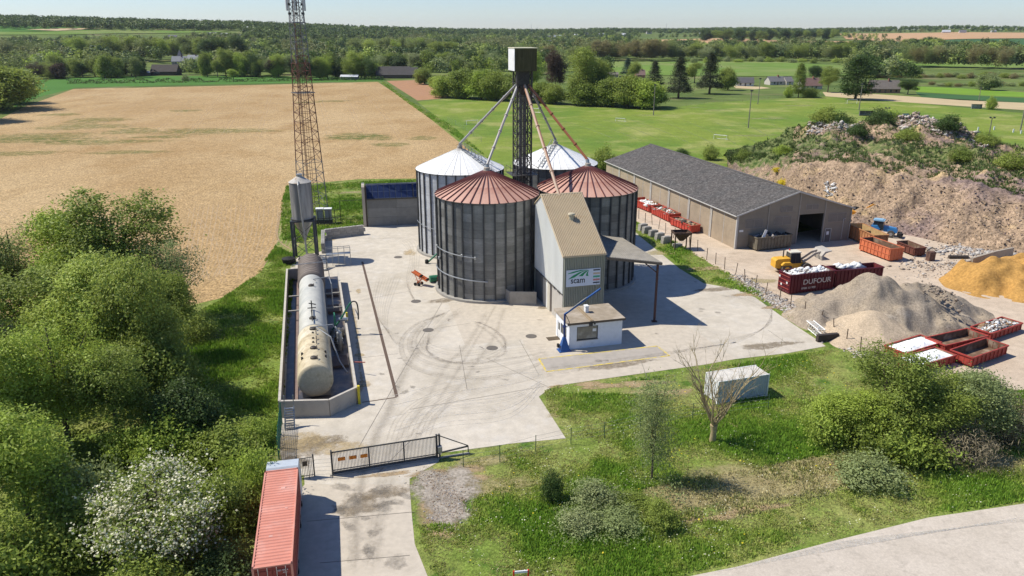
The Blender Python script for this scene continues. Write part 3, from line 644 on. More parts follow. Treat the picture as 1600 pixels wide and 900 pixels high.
spout(D0+Vector((.9, -.4, -.2)), (11.0, 112.3, 18.0), .20, M_rust)
spout(D0+Vector((.3, -.9, -.3)), (6.35, 101.4, 14.9), .22, mat('cream_rust_pipe', (.48, .36, .27), .7, var=.1, scale=2, c2=(.36, .14, .07), c2s=.5, c2t=(.47, .55)))
for p, q_ in (((-8.6, 128.6, 18.1), (-8.75, 128.8, 17.2)), ((-3.5, 107.9, 18.0), (-3.55, 107.7, 17.2)), ((7.4, 133.6, 18.2), (7.5, 134, 17.2)), ((11.0, 112.3, 18), (11.1, 112, 17.2))):
    strut('spout_end', M_galv, p, q_, .27, tw, world=True, n=10)
# ------------------------------------------------------------------ loading building
LB = empty('loading_building', (6.4, 92.0, .017), SITE, 'tall cream roofed grain loading building with white side and advertising board', 'building')
w, dp, z1, zr, z2, rr = 5.6, 12.3, 9.1, 15.0, 13.2, 9.3
q = MB(); q.prismx([(0, 4.15), (0, z1), (rr, zr), (dp, z2), (dp, 4.15)], .06, .12)
# vertical profile ribs on the white side
for i in range(40):
    y = i*dp/40+.1; zt = z1+(zr-z1)*y/rr if y < rr else zr+(z2-zr)*(y-rr)/(dp-rr)
    q.box(.0, .061, y, y+.12, 4.15, zt-.08)
q.build('side_cladding', M_wsheet, LB)
q = MB(); q.prismx([(0, 0), (0, z1), (rr, zr), (dp, z2), (dp, 0)], w-.12, w-.06); q.build('right_wall', M_olive, LB)
q = MB(); corr(q, 0.02, w-.02, -.005, 1.0, z1-.02, 24, .14); q.box(0.05, w-.05, 0.03, .1, .6, z1-.05); q.build('front_cladding', M_olive, LB)
q = MB(); q.box(.0, w, dp-.1, dp, 0, z2-.02); q.build('back_wall', M_olive, LB)
q = MB(); n = 26
for i in range(n):
    x = -.12+(w+.24)*i/n; q.beam((x+.05, -.22, z1-.02+.1), (x+.05, rr, zr+.16), .09, .2)
q.hexa([(-.15, -.25, z1-.1), (w+.15, -.25, z1-.1), (w+.15, rr, zr), (-.15, rr, zr)], [(-.15, -.25, z1+.02), (w+.15, -.25, z1+.02), (w+.15, rr, zr+.1), (-.15, rr, zr+.1)])
q.build('roof_sheet', M_cream, LB)
q = MB(); q.hexa([(-.15, rr, zr), (w+.15, rr, zr), (w+.15, dp+.2, z2-.1), (-.15, dp+.2, z2-.1)], [(-.15, rr, zr+.1), (w+.15, rr, zr+.1), (w+.15, dp+.2, z2+.02), (-.15, dp+.2, z2+.02)]); q.build('rear_roof_sheet', M_cream, LB)
q = MB(); q.beam((-.16, rr, zr+.13), (w+.16, rr, zr+.13), .3, .1); q.build('ridge_cap', M_cream, LB)
t = .56; yv = rr*t; zv = z1+(zr-z1)*t
q = MB(); q.lathe([(.33, 0), (.33, .75), (.5, .78), (.42, .95), (.05, 1.0)], 14); o = q.build('roof_vent', mat('vent_tan', (.48, .42, .3), .7), LB); o.location = (w*.5, yv, zv)
# lower storey on the left side: dark bay, pillars, door and concrete
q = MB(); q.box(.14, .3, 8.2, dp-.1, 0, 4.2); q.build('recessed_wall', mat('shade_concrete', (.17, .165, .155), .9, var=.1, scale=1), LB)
for y0_, y1_ in ((7.2, 8.2), (5.2, 6.3)):
    q = MB(); q.box(.02, .4, y0_, y1_, 0, 4.2); q.build('pillar', mat('pillar_cream', (.50, .47, .40), .85, var=.08, scale=1.5), LB)
q = MB(); q.box(.12, .3, 6.3, 7.2, 0, 4.2); q.build('infill_wall', M_wsheet, LB)
q = MB(); q.box(.35, .45, 4.3, 5.2, 0, 4.2); q.build('brown_door', mat('door_brown', (.13, .07, .04), .7, var=.2, scale=3), LB)
q = MB(); q.box(.03, .4, 0.02, 4.3, 0, 4.2); q.build('concrete_panel', mat('pale_panel', (.44, .41, .37), .9, var=.08, scale=1), LB)
q = MB(); q.beam((-.03, 0, 4.12), (-.03, dp, 4.12), .1, .08)
for i in range(6): q.beam((-.06, 1+i*1.9, 4.1), (-.06, 1.7+i*1.9, 4.1), .2, .16)
q.build('cladding_edge', M_darksteel, LB)
q = MB(); q.tube([(w-1.1, -.16, 6.3), (w-1.1, -.16, 3.2)], .05, 6); q.build('downpipe', M_galv, LB)
q = MB(); q.tube([(w-.7, -.5, 2.2), (w-.7, -.5, 4.9)], .035, 6); q.build('flue_pipe', M_galv, LB)
# sign
SG = empty('sign_board', (6.4, 92.0, .017), SITE, 'pale advertising board with green field logo and dark lettering on the loading building', 'sign')
sx0, sx1, sz0, sz1 = .38, 4.95, 5.15, 7.35; ys = -.2
q = MB(); q.box(sx0, sx1, ys, ys+.06, sz0, sz1); q.build('board', mat('sign_white', (.62, .66, .74), .5, var=.03, scale=2), SG)
M_sgreen = mat('sign_green', (.02, .26, .11), .5, var=.05, scale=2)
def flat(name, polys, m, y, par):
    q = MB()
    for p in polys:
        n = len(p); q.add([(a, y, b) for a, b in p], [tuple(range(n))]); q.add([(a, y+.01, b) for a, b in p], [tuple(range(n))[::-1]])
    return q.build(name, m, par)
def S(u, v): return (sx0+(sx1-sx0)*u, sz1-(sz1-sz0)*v)
def band(top, bot): return [S(*p) for p in top]+[S(*p) for p in bot[::-1]]
flat('green_field_logo', [
    band([(.05, .19), (.2, .10), (.42, .03), (.62, .04)], [(.05, .22), (.2, .19), (.42, .09), (.62, .045)]),
    band([(.06, .53), (.2, .33), (.4, .14), (.62, .06)], [(.065, .54), (.24, .45), (.44, .19), (.62, .065)]),
    band([(.36, .40), (.46, .24), (.56, .12), (.64, .07)], [(.48, .41), (.53, .28), (.60, .16), (.645, .075)]),
    band([(.57, .40), (.585, .28), (.62, .16), (.655, .08)], [(.65, .44), (.63, .30), (.64, .18), (.66, .08)])], M_sgreen, ys-.012, SG)
def text(name, s, size, loc, rot, m, par, ext=.006, bold=0.0, sx=1.0):
    cu = bpy.data.curves.new(name, 'FONT'); cu.body = s; cu.size = size; cu.extrude = ext; cu.offset = bold; cu.align_x = 'LEFT'
    cu.materials.append(m); o = bpy.data.objects.new(name, cu); C.objects.link(o); dg = bpy.context.evaluated_depsgraph_get(); me = bpy.data.meshes.new_from_object(o.evaluated_get(dg)); bpy.data.objects.remove(o)
    o = put(name, me, par); o.location = loc; o.rotation_euler = rot; o.scale = (sx, 1, 1); return o
M_ink = mat('sign_ink', (.02, .02, .025), .5)
p = S(.13, .80); text('lettering', 'scam', 1.12, (p[0], ys-.01, p[1]), (R(90), 0, 0), M_ink, SG, bold=.012, sx=.86)
p = S(.06, .93); text('small_lettering', 'la force de la terre', .15, (p[0], ys-.01, p[1]), (R(90), 0, 0), mat('sign_grey', (.3, .33, .38), .5), SG) if False else None
for i, c in enumerate([(.04, .04, .06), (.55, .42, .30), (.08, .36, .22), (.50, .20, .20), (.04, .05, .07)]):
    v = .06+i*.19; a, b = S(.79, v), S(.985, v+.11 if i not in (0, 4) else v+.08)
    q = MB(); q.box(a[0], b[0], ys-.012, ys, b[1], a[1]); q.build('colour_panel', mat('sign_colour', c, .5, var=.03) if False else mat('sign_colour_%s' % 'abcde'[i], c, .5, var=.03), SG)
# ------------------------------------------------------------------ canopy
CN = empty('loading_canopy', (18.5, 93.3, .017), 0, 'grey sheet canopy on one brown post right of the loading building', 'canopy')
L = CN.location
pc = [(11.95, 93.4), (18.95, 92.9), (15.3, 104.2), (11.8, 104.2)]; zc = [8.75, 8.15, 8.45, 8.75]
M_can = mat('canopy_sheet', (.30, .275, .235), .75, var=.12, scale=1.2, c2=(.24, .22, .19), c2s=.35, c2t=(.45, .65))
q = MB(); B = [(x-L.x, y-L.y, z-L.z) for (x, y), z in zip(pc, zc)]; q.hexa([(a, b, c-.1) for a, b, c in B], B)
q.build('roof_sheet', M_can, CN)
q = MB()
for i in range(22):
    t = (i+.5)/22; a = Vector(B[0]).lerp(Vector(B[1]), t); b = Vector(B[3]).lerp(Vector(B[2]), t); q.beam(a+Vector((0, 0, .02)), b+Vector((0, 0, .02)), .06, .05)
q.build('roof_profile', M_can, CN)
q = MB(); q.beam(Vector(B[0])-Vector((0, .05, .2)), Vector(B[1])-Vector((0, .05, .2)), .14, .3); q.beam(Vector(B[1])-Vector((0, 0, .2)), Vector(B[2])-Vector((0, 0, .2)), .14, .3); q.beam(Vector(B[0]).lerp(Vector(B[3]), .5)-Vector((0, 0, .28)), Vector(B[1]).lerp(Vector(B[2]), .5)-Vector((0, 0, .28)), .12, .3); q.build('edge_beam', mat('beam_brown', (.14, .11, .085), .7, .1, var=.2, scale=3), CN)
q = MB(); q.box(-.13, .13, -.13, .13, 0, 7.95); q.box(-.35, .35, -.35, .35, 0, .05); q.beam((-.0, 0, 6.6), (-1.6, .3, 7.85), .12); q.build('post', mat('post_brown', (.09, .045, .035), .7, .1, var=.25, scale=3), CN)
# ------------------------------------------------------------------ white office
OF = empty('weighbridge_office', (6.75, 84.0, .018), SITE, 'small white flat-roofed office with wide window at the weighbridge', 'office')
ow, od, oh = 6.7, 4.9, 3.15
M_ow = mat('office_white', (.72, .74, .77), .7, var=.05, scale=2, c2=(.60, .62, .64), c2s=1.1, c2t=(.55, .75), bump=.01, bscale=12)
q = MB(); wx0, wx1, wz0, wz1 = .95, 3.6, 1.05, 2.75
q.box(0, wx0, 0, .2, 0, oh); q.box(wx1, ow, 0, .2, 0, oh); q.box(wx0, wx1, 0, .2, 0, wz0); q.box(wx0, wx1, 0, .2, wz1, oh); q.build('front_wall', M_ow, OF)
q = MB(); q.box(0, .2, .2, 1.0, 0, oh); q.box(0, .2, 3.1, 3.3, 0, oh); q.box(0, .2, 4.3, od, 0, oh); q.box(0, .2, 1.0, 3.1, 2.3, oh); q.box(0, .2, 1.0, 3.1, 0, 1.0); q.box(0, .2, 3.3, 4.3, 2.2, oh); q.build('left_wall', M_ow, OF)
q = MB(); q.box(ow-.2, ow, .2, od, 0, oh); q.build('right_wall', M_ow, OF)
q = MB(); q.box(.2, ow-.2, od-.2, od, 0, oh); q.build('back_wall', M_ow, OF)
fr = MB(); fr.box(wx0, wx1, .03, .12, wz0, wz0+.1); fr.box(wx0, wx1, .03, .12, wz1-.08, wz1); fr.box(wx0, wx0+.08, .03, .12, wz0+.1, wz1-.08); fr.box(wx1-.08, wx1, .03, .12, wz0+.1, wz1-.08)
wf = fr.build('window', M_darksteel, OF)
q = MB(); q.box(wx0+.08, wx1-.08, .08, .1, wz0+.1, wz1-.08); q.build('pane', mat('office_glass', (.20, .19, .15), .15, var=.2, scale=1.2, c2=(.30, .29, .24), c2s=.7, c2t=(.45, .55), spec=.6), wf)
q = MB(); q.box(2.95, 3.4, .055, .07, 2.0, 2.35); q.build('notice', M_white, wf)
q = MB(); q.box(wx0-.05, wx1+.05, -.07, .03, wz0-.07, wz0); q.build('window_sill', M_concw, OF)
q = MB(); q.box(.05, .12, 3.3, 4.3, 0, 2.2); dd = q.build('door', M_white, OF)
q = MB(); q.box(.03, .05, 3.5, 4.1, 1.1, 2.0); q.build('door_glass', M_glass, dd)
q = MB(); q.box(.05, .12, 1.0, 3.1, 1.0, 2.3); q.build('side_window', M_glass, OF)
q = MB(); q.box(-.25, ow+.2, -.25, od+.2, oh, oh+.22); q.box(-.3, ow+.25, -.3, od+.25, oh+.22, oh+.27); q.build('roof_slab', mat('roof_felt', (.30, .245, .18), .95, var=.15, scale=1.5, c2=(.38, .32, .25), c2s=.5, c2t=(.45, .6)), OF)
q = MB(); q.box(-.31, ow+.26, -.32, -.29, oh+.02, oh+.28); q.build('fascia', mat('fascia_brown', (.12, .09, .065), .8), OF)
for y0_, y1_ in ((-.3, 5.1),):
    for x in (2.55, 2.8):
        q = MB(); q.beam((x+.1*0, y0_-.05, oh+.36), (x, y1_, oh+.36), .1, .12); q.build('roof_rail', mat('timber', (.33, .25, .16), .9), OF)
q = MB(); q.box(2.3, 2.75, -.45, -.32, oh-.25, oh+.1); q.box(2.9, 3.1, -.45, -.32, oh-.1, oh+.25); q.build('lamp_bracket', M_darksteel, OF)
q = MB(); q.box(2.95, 3.35, 2.6, 3.2, oh+.27, oh+1.15); q.box(2.9, 3.4, 2.55, 3.25, oh+1.0, oh+1.12); q.build('chimney', M_white, OF)
# blue sampling arm
BC = empty('sampling_crane', (6.15, 83.75, .03), SITE, 'blue grain sampling arm on a tapered pedestal at the office corner', 'crane')
q = MB(); q.hexa([(-.6, -.5, 0), (.6, -.5, 0), (.6, .5, 0), (-.6, .5, 0)], [(-.16, -.16, 1.7), (.16, -.16, 1.7), (.16, .16, 1.7), (-.16, .16, 1.7)]); q.box(-.75, .75, -.6, .6, 0, .08); q.build('pedestal', M_blue, BC)
q = MB(); q.lathe([(.13, 1.7), (.13, 4.6)], 10); q.lathe([(.26, 2.95), (.26, 3.1)], 12); q.build('column', mat('navy_steel', (.02, .04, .14), .5, var=.15, scale=3), BC)
q = MB(); q.beam((0, 0, 4.55), (4.7, .9, 7.0), .15, .18); q.build('boom', M_blue, BC)
q = MB(); q.beam((.3, .05, 4.8), (2.8, .5, 6.2), .07); q.build('hydraulic_ram', M_galv, BC)
q = MB(); q.tube([(.1, -.1, 4.5), (.5, -.3, 3.6), (.2, -.3, 3.0)], .04, 6); q.box(-.85, -.6, -.2, .2, .5, .9); q.build('hose', M_black, BC)
# concrete kerb bin against the front silo
bb = empty('concrete_bay', (0, 0, .018), 0, 'low concrete bay wall standing against the front silo and loading building', 'bay wall')
for a, b, nm in ((G(796.5, 476), G(838, 476.5), 'front_panel'), (G(786, 468), G(796.5, 476), 'side_panel')):
    q = MB(); d = (b-a).normalized(); q.beam(a+Vector((0, 0, .95)), b+Vector((0, 0, .95)), .16, 1.9); q.build(nm, M_concw, bb)
# green augers beside the silos
def auger(a, b, r, m, label, cat='auger'):
    a, b = Vector(a), Vector(b); rt = empty('grain_auger', (a.x, a.y, a.z), 0, label, cat)
    strut('tube', m, a, b, r, rt, world=True, n=10)
    q = MB(); q.lathe([(.3, 0), (.3, .5), (.2, .6)], 10); q.build('inlet', M_black, rt)
    return rt
auger(G(667, 412)+Vector((0, 0, .1)), V3(690, 390, 2.2), .14, M_green, 'green auger tube leaning between the pale silo and front silo')
g = empty('auger_motor', G(678, 441), 0, 'green electric fan with red guard at the foot of the front silo', 'motor')
q = MB(); q.tube([(-.6, -.2, .6), (.5, .2, .6)], .5, 14); q.build('motor_body', M_green, g)
q = MB(); q.box(.5, 1.1, -.3, .4, .1, .9); q.build('guard', mat('dark_red', (.35, .04, .03), .6), g)
OA = empty('orange_conveyor', G(656, 446), R(-25), 'small orange wheeled bag conveyor parked left of the front silo', 'conveyor')
q = MB(); q.beam((-1.1, 0, 2.0), (1.4, 0, .9), .75, .12); q.beam((-1.1, -.38, 2.1), (1.4, -.38, 1.0), .06, .2); q.beam((-1.1, .38, 2.1), (1.4, .38, 1.0), .06, .2); q.build('belt_frame', M_orange, OA)
q = MB()
for s in (-.35, .35):
    q.beam((-.6, s, 1.8), (.1, s, .25), .07); q.beam((.6, s, 1.2), (-.5, s, .25), .07); q.beam((-.55, s, .9), (.4, s, .9), .05)
q.build('undercarriage', M_orange, OA)
for x, s in ((-.5, -.42), (-.5, .42), (.1, -.42), (.1, .42)):
    q = MB(); q.tube([(x, s-.07, .25), (x, s+.07, .25)], .25, 12); q.build('wheel', M_black, OA)
q = MB(); q.tube([(1.3, -.4, 1.1), (1.3, .4, 1.1)], .14, 8); q.tube([(.4, -.45, 1.6), (.4, .1, 1.6)], .16, 8); q.build('motor', M_black, OA)
# ------------------------------------------------------------------ solar bunker + block walls
SB = empty('solar_bunker', (-28.0, 144.0, .018), R(10.5), 'concrete bunker with sloping blue solar panels behind the pale silo', 'shed')
bwid, bd = 17.0, 5.0; pf, pb = 5.3, 7.6
q = MB(); q.prismx([(-.1, 0), (-.1, 7.7), (.4, 8.0), (bd, 7.6), (bd, 0)], -.55, 0.); q.build('side_wall', mat('bleached_wood', (.43, .38, .31), .9, var=.12, scale=2, stretch=(4, 4, .5)), SB)
q = MB(); q.box(.0, .28, -.16, -.02, 0, 8.0); q.build('corner_post', mat('dark_brown', (.06, .045, .038), .8), SB)
for i in range(3):
    for j in range(3):
        q = MB(); q.box(.3+i*5.6, .3+i*5.6+5.56, .02+(.03 if (i+j) % 2 else 0), .2, j*1.75, j*1.75+1.73); q.build('wall_panel', mat('bunker_grey_%d' % ((i*2+j) % 3) if False else 'bunker_grey', (.21, .21, .20), .9, var=.13, scale=.8, rand=.2), SB)
q = MB(); q.box(.3, bwid, bd-.2, bd, 0, 5.0); q.build('back_wall', M_concw, SB)
q = MB(); q.beam((.2, -.15, 5.3), (bwid, -.15, 5.3), .18, .2); q.build('gutter', M_darksteel, SB)
M_pv = mat('solar_cell', (.012, .022, .07), .35, 0, var=.25, scale=2, spec=.3)
q = MB(); pw, ph = 1.05, 2.15; q.box(0, pw-.05, 0, ph-.05, 0, .05); q.m = 1
for f_ in (0, .5, 1): q.box(0, pw-.05, (ph-.08)*f_, (ph-.08)*f_+.03, .05, .06)
q.box(0, .03, 0, ph-.05, .05, .058)
pvm = q.mesh('solar_panel', [M_pv, mat('pv_frame', (.10, .13, .2), .5)])
sl_ = math.atan2(2.3, 2.2)
for i in range(15):
    for j in range(1):
        M = Matrix.Translation((.35+i*1.1+(.15 if i > 7 else 0), -.05, 5.42)) @ Matrix.Rotation(sl_, 4, 'X') @ Matrix.Translation((0, j*1.6, 0))
        o = put('solar_panel', pvm, SB, M @ Matrix.Diagonal((1, 1.45, 1, 1)))
q = MB(); q.hexa([(.2, -.02, 5.3), (bwid, -.02, 5.3), (bwid, 2.2, 7.6), (.2, 2.2, 7.6)], [(.2, -.05, 5.38), (bwid, -.05, 5.38), (bwid, 2.17, 7.68), (.2, 2.17, 7.68)]); q.hexa([(.2, 2.2, 7.6), (bwid, 2.2, 7.6), (bwid, bd, 7.3), (.2, bd, 7.3)], [(.2, 2.2, 7.68), (bwid, 2.2, 7.68), (bwid, bd, 7.38), (.2, bd, 7.38)]); q.build('panel_frame', M_darksteel, SB)
M_block = mat('stack_block', (.36, .34, .31), .9, var=.2, scale=1.5, rand=.12, c2=(.22, .21, .19), c2s=.7, c2t=(.5, .7))
q = MB(); q.box(0, 1.16, 0, .56, 0, .57); q.box(.2, .45, .1, .46, .57, .61); q.box(.7, .95, .1, .46, .57, .61); blk = q.mesh('concrete_block', M_block)
def block_wall(a, b, rows, label):
    a, b = Vector(a), Vector(b); d = (b-a); n = max(1, int(d.length/1.2)); ang = math.atan2(d.y, d.x)
    r = empty('block_wall', (a.x, a.y, .018), ang, label, 'wall')
    for k in range(rows):
        for i in range(n): put('block', blk, r, Matrix.Translation((i*1.2+(k % 2)*.3, 0, k*.6)))
block_wall(G(509, 374), G(575, 366), 3, 'dark stacked concrete block wall running toward the solar bunker')
block_wall(G(508, 396), G(508, 373), 3, 'short stacked block wall ending at the pallets near the feed silo')
# ================================================================== MAST
mb = G(490, 341)
MA = empty('telecom_mast', (mb.x, mb.y, 0), R(35), 'tall square lattice mast, rusty below and grey above, with panel antennas', 'mast')
M_mrust = mat('mast_rust', (.16, .075, .055), .8, .1, var=.25, scale=2); M_mgrey = mat('mast_grey', (.17, .17, .18), .55, .4, var=.2, scale=2)
Hm = 45.0
def mw(z): return 2.35-1.45*min(1, z/40.)
levels = [0.]
while levels[-1] < Hm-1: levels.append(levels[-1]+max(1.15, mw(levels[-1])*1.05))
def mc(z): 
    a = mw(z); return [(-a, -a, z), (a, -a, z), (a, a, z), (-a, a, z)]
for i in range(4):
    for z0_, z1_, mm in ((0, 12, M_mgrey), (12, 30, M_mrust), (30, levels[-1], M_mgrey)):
        strut('leg', mm, mc(z0_)[i], mc(z1_)[i], .09 if z0_ < 30 else .07, MA)
for k in range(len(levels)-1):
    za, zb = levels[k], levels[k+1]; mm = M_mgrey if (za < 10 or za > 30) else M_mrust; ca_, cb_ = mc(za), mc(zb)
    for i in range(4):
        j = (i+1) % 4
        if k % 2: strut('brace', mm, ca_[i], cb_[j], .036, MA, sq=True)
        else: strut('brace', mm, ca_[j], cb_[i], .036, MA, sq=True)
        strut('crossbar', mm, cb_[i], cb_[j], .034, MA, sq=True)
q = MB()
for s in (-.2, .2): q.beam((.3+s, 0, 1), (.3+s, 0, Hm-2), .06)
for s in (-.3, -.15, 0): q.beam((-.3+s, .2, 1), (-.3+s, .2, Hm-2), .07)
q.build('cable_ladder', M_mrust, MA)['kind'] = 'stuff'
for z in (24.6, 37.2):
    q = MB(); a = mw(z)+.25
    for p_, q_ in (((-a, -a), (a, -a)), ((a, -a), (a, a)), ((a, a), (-a, a)), ((-a, a), (-a, -a))): q.beam((*p_, z), (*q_, z), .12)
    q.beam((-a, 0, z), (a, 0, z), .1); q.beam((0, -a, z), (0, a, z), .1); q.build('ring_frame', M_mgrey, MA)
for a_ in range(6):
    t = R(a_*60+5); x, y = 1.75*math.cos(t), 1.75*math.sin(t); q = MB(); q.box(-.18, .18, -.12, .12, 39.3, 42.4); q.beam((-.35, 0, 37.4), (-.35, 0, 42.6), .08)
    q.beam((-.35, 0, 38.2), (-1.1, 0, 38.2), .06); q.beam((-.35, 0, 41.4), (-1.1, 0, 41.4), .06)
    q.build('panel_antenna', mat('antenna_grey', (.50, .50, .50), .5, var=.1, scale=3), MA, M=Matrix.Translation((x, y, 0)) @ Matrix.Rotation(t, 4, 'Z'))
    q = MB(); q.box(-.2, .2, -.15, .15, 38.6, 39.0); q.box(-.2, .2, -.15, .15, 40.2, 40.6); q.build('radio_unit', M_darksteel, MA, M=Matrix.Translation((x*.78, y*.78, 0)) @ Matrix.Rotation(t, 4, 'Z'))
for k, (px, py) in enumerate(((501, 344), (514, 345))):
    p = V3(px, py, 4.0); e = empty('equipment_cabinet', (p.x, p.y-3, 0), R(8), 'grey radio cabinet on the mast platform, %s' % ('nearer the feed silo' if k == 0 else 'nearer the block wall'), 'cabinet', 'cabinets at the foot of the mast')
    p = G(px, 349); e.location = (p.x, p.y, 0)
    q = MB(); q.box(-.65, .65, -.5, .5, .8, 2.9); q.build('body', M_galv, e); q = MB(); q.box(-.55, .55, -.54, -.5, .95, 2.75); q.build('door', mat('cabinet_grey', (.22, .24, .27), .5, .1, var=.1), e)
    q = MB(); q.box(-.75, .75, -.6, .6, 2.9, 3.05); q.build('lid', M_whiteroof, e); q = MB(); q.box(-.75, .75, -.6, .6, .0, .8); q.build('base', M_darksteel, e)
q = MB(); a, b = G(498, 353), G(533, 350)
for z in (.3, 1.4): q.beam(a+Vector((0, 0, z)), b+Vector((0, 0, z)), .12)
for t in (0, .25, .5, .75, 1): p = a.lerp(b, t); q.beam(p, p+Vector((0, 0, 2.9)), .1)
q.beam(b+Vector((0, 0, 2.9)), a+Vector((0, 0, 2.9)), .08); q.beam(b+Vector((0, 0, 4.6)), b, .1); q.beam(b+Vector((0, 0, 4.6)), V3(572, 312, 4.6), .07)
tag(q.build('cable_bridge', M_darksteel, None), 'dark steel cable rack from the mast cabinets to the solar bunker', 'cable rack')
# ================================================================== FEED SILO ON LEGS
fb = G(479, 404)
FS = empty('feed_silo', (fb.x, fb.y, 0), R(10), 'grey cylindrical hopper silo on four dark legs below the mast', 'feed silo')
M_fs = mat('feed_silo_skin', (.20, .195, .185), .7, .1, var=.2, scale=1.2, c2=(.42, .40, .37), c2s=.35, c2t=(.5, .62), stretch=(1, 1, .12))
q = MB(); q.lathe([(1.72, 6.9), (1.72, 12.9)], 40, cap=False); q.build('shell', M_fs, FS, smooth=True)
q = MB(); q.lathe([(1.8, 12.85), (.55, 13.65), (.5, 13.7)], 40); q.build('roof', mat('feed_roof', (.46, .43, .38), .7, var=.15, scale=2, c2=(.3, .2, .13), c2s=1.2, c2t=(.55, .7)), FS, smooth=True)
q = MB(); q.lathe([(.45, 13.6), (.45, 14.0), (.5, 14.02), (.5, 14.1), (.02, 14.14)], 16); q.build('hatch', M_galv, FS)
q = MB(); q.lathe([(1.7, 6.85), (.35, 3.7), (.25, 3.2)], 32); q.build('hopper_cone', M_galv, FS, smooth=True)
q = MB(); q.lathe([(1.95, 6.7), (1.95, 6.95), (1.7, 6.95)], 32); q.build('ring_beam', M_darksteel, FS)
fc = [(-1.75, -1.75), (1.75, -1.75), (1.75, 1.75), (-1.75, 1.75)]
M_leg = mat('leg_steel', (.075, .08, .09), .6, .3, var=.2, scale=2)
for i in range(4):
    x, y = fc[i]; strut('leg', M_leg, (x, y, 0), (x, y, 6.8), .17, FS, sq=True); x2, y2 = fc[(i+1) % 4]
    for za, zb in ((.3, 3.3), (3.3, 6.4)):
        strut('brace', M_leg, (x, y, za), (x2, y2, zb), .035, FS, sq=True); strut('brace', M_leg, (x2, y2, za), (x, y, zb), .035, FS, sq=True)
    strut('crossbar', M_leg, (x, y, 6.7), (x2, y2, 6.7), .12, FS, sq=True); strut('crossbar', M_leg, (x, y, 3.3), (x2, y2, 3.3), .04, FS, sq=True)
q = MB(); q.tube([(-.1, -1.5, 13.1), (-.1, -2.0, 12.7), (.35, -2.05, .4)], .15, 10)
for z in np.arange(3, 12.5, 1.8): q.beam((0, -1.7, z), (.2, -2.0, z), .1)
q.build('fill_pipe', mat('pipe_light', (.36, .36, .35), .5, .3, var=.1, scale=2), FS)
q = MB(); q.box(-1.3, .6, -.9, .6, 0, .1); q.lathe([(.9, .1), (1.1, .9), (.2, 1.2)], 12, -2.6, -2.5); q.build('dark_drum', M_black, FS)
# ================================================================== TANKS AND BUND
M_tcream = mat('tank_cream', (.54, .455, .30), .6, var=.14, scale=.7, speck=.08, specks=4, c2=(.33, .25, .14), c2s=.8, c2t=(.5, .72), c3=(.60, .56, .46), c3s=.35, c3t=(.5, .7), spec=.4)
M_twhite = mat('tank_grey_white', (.50, .49, .44), .6, var=.08, scale=.8, c2=(.36, .37, .35), c2s=.35, c2t=(.5, .7), spec=.4)
M_tbrown = mat('tank_brown', (.20, .165, .14), .7, var=.12, scale=1)
AX = math.atan2(1, 0)+R(14.6)        # tank axis direction
ax = Vector((math.cos(AX), math.sin(AX), 0))
t0 = V3(493, 596, 2.35); t0 = Vector((t0.x, t0.y, 0))
def tank(s0, s1, r, m, label, ribs=0, n=48):
    p = t0+ax*s0; rt = empty('storage_tank', (p.x, p.y, .018), AX, label, 'storage tank'); Ln = s1-s0; zc_ = 2.3
    prof = [(0, .02), (.04, r*.45), (.12, r*.8), (.24, r*.96), (.36, r), (Ln-.36, r), (Ln-.12, r*.85), (Ln, .02)]
    vs = [(x, rr_*math.cos(2*math.pi*j/n), zc_+rr_*math.sin(2*math.pi*j/n)) for x, rr_ in prof for j in range(n)]
    q = MB(); q.add(vs, [(i*n+j, i*n+(j+1) % n, (i+1)*n+(j+1) % n, (i+1)*n+j) for i in range(len(prof)-1) for j in range(n)]); q.build('shell', m, rt, smooth=True)
    if ribs:
        for i in range(ribs):
            x = .5+(Ln-1)*i/(ribs-1); q = MB(); q.add([(x+dx, (r+dr)*math.cos(2*math.pi*j/n), zc_+(r+dr)*math.sin(2*math.pi*j/n)) for dx, dr in ((-.16, 0), (-.06, .09), (.06, .09), (.16, 0)) for j in range(n)], [(a*n+j, a*n+(j+1) % n, (a+1)*n+(j+1) % n, (a+1)*n+j) for a in range(3) for j in range(n)]); q.build('band', m, rt)
    else:
        for x in np.arange(2.6, Ln-1, 3.0):
            q = MB(); q.add([(x+dx, (r+.012)*math.cos(2*math.pi*j/n), zc_+(r+.012)*math.sin(2*math.pi*j/n)) for dx in (-.04, .04) for j in range(n)], [(j, (j+1) % n, n+(j+1) % n, n+j) for j in range(n)]); q.build('weld_seam', m, rt)
    for x in np.arange(1.6, Ln, 4.2):
        q = MB(); q.box(x-.2, x+.2, -r*.8, r*.8, .0, zc_-r*.6); q.build('saddle', M_concw, rt)
    return rt
tk1 = tank(0, 11.9, 1.78, M_tcream, 'cream stained horizontal tank, front one of the line in the bund')
tk2 = tank(12.0, 32.0, 1.66, M_twhite, 'long pale grey horizontal tank in the middle of the bund')
tk3 = tank(32.1, 42.2, 1.78, M_tbrown, 'dark brown ribbed horizontal tank at the far end of the bund', ribs=11)
def on_tank(rt, x, r, w=.35, h=.25):
    q = MB(); q.lathe([(w, 2.3+r-.05), (w, 2.3+r+h*.6), (w*.6, 2.3+r+h)], 12, x, 0); q.tube([(x-.5, -.35, 2.3+r+.1), (x+.0, -.35, 2.3+r+.3)], .05, 6); return q.build('manhole_neck', mat('valve_dark', (.07, .06, .05), .6, .2, var=.3, scale=6), rt)
for x in (1.9, 4.6, 10.2): on_tank(tk1, x, 1.75)
for x in (2.0, 14.5): on_tank(tk2, x, 1.64)
for x in (6.2, 7.4, 9.0): on_tank(tk1, x, 1.73, .12, .2)
for x in (3., 4.2):
    for y in (-1.2, 1.2): q = MB(); q.box(x-.1, x+.1, y-.1, y+.1, 3.5, 3.85); q.build('lifting_lug', M_darksteel, tk1)
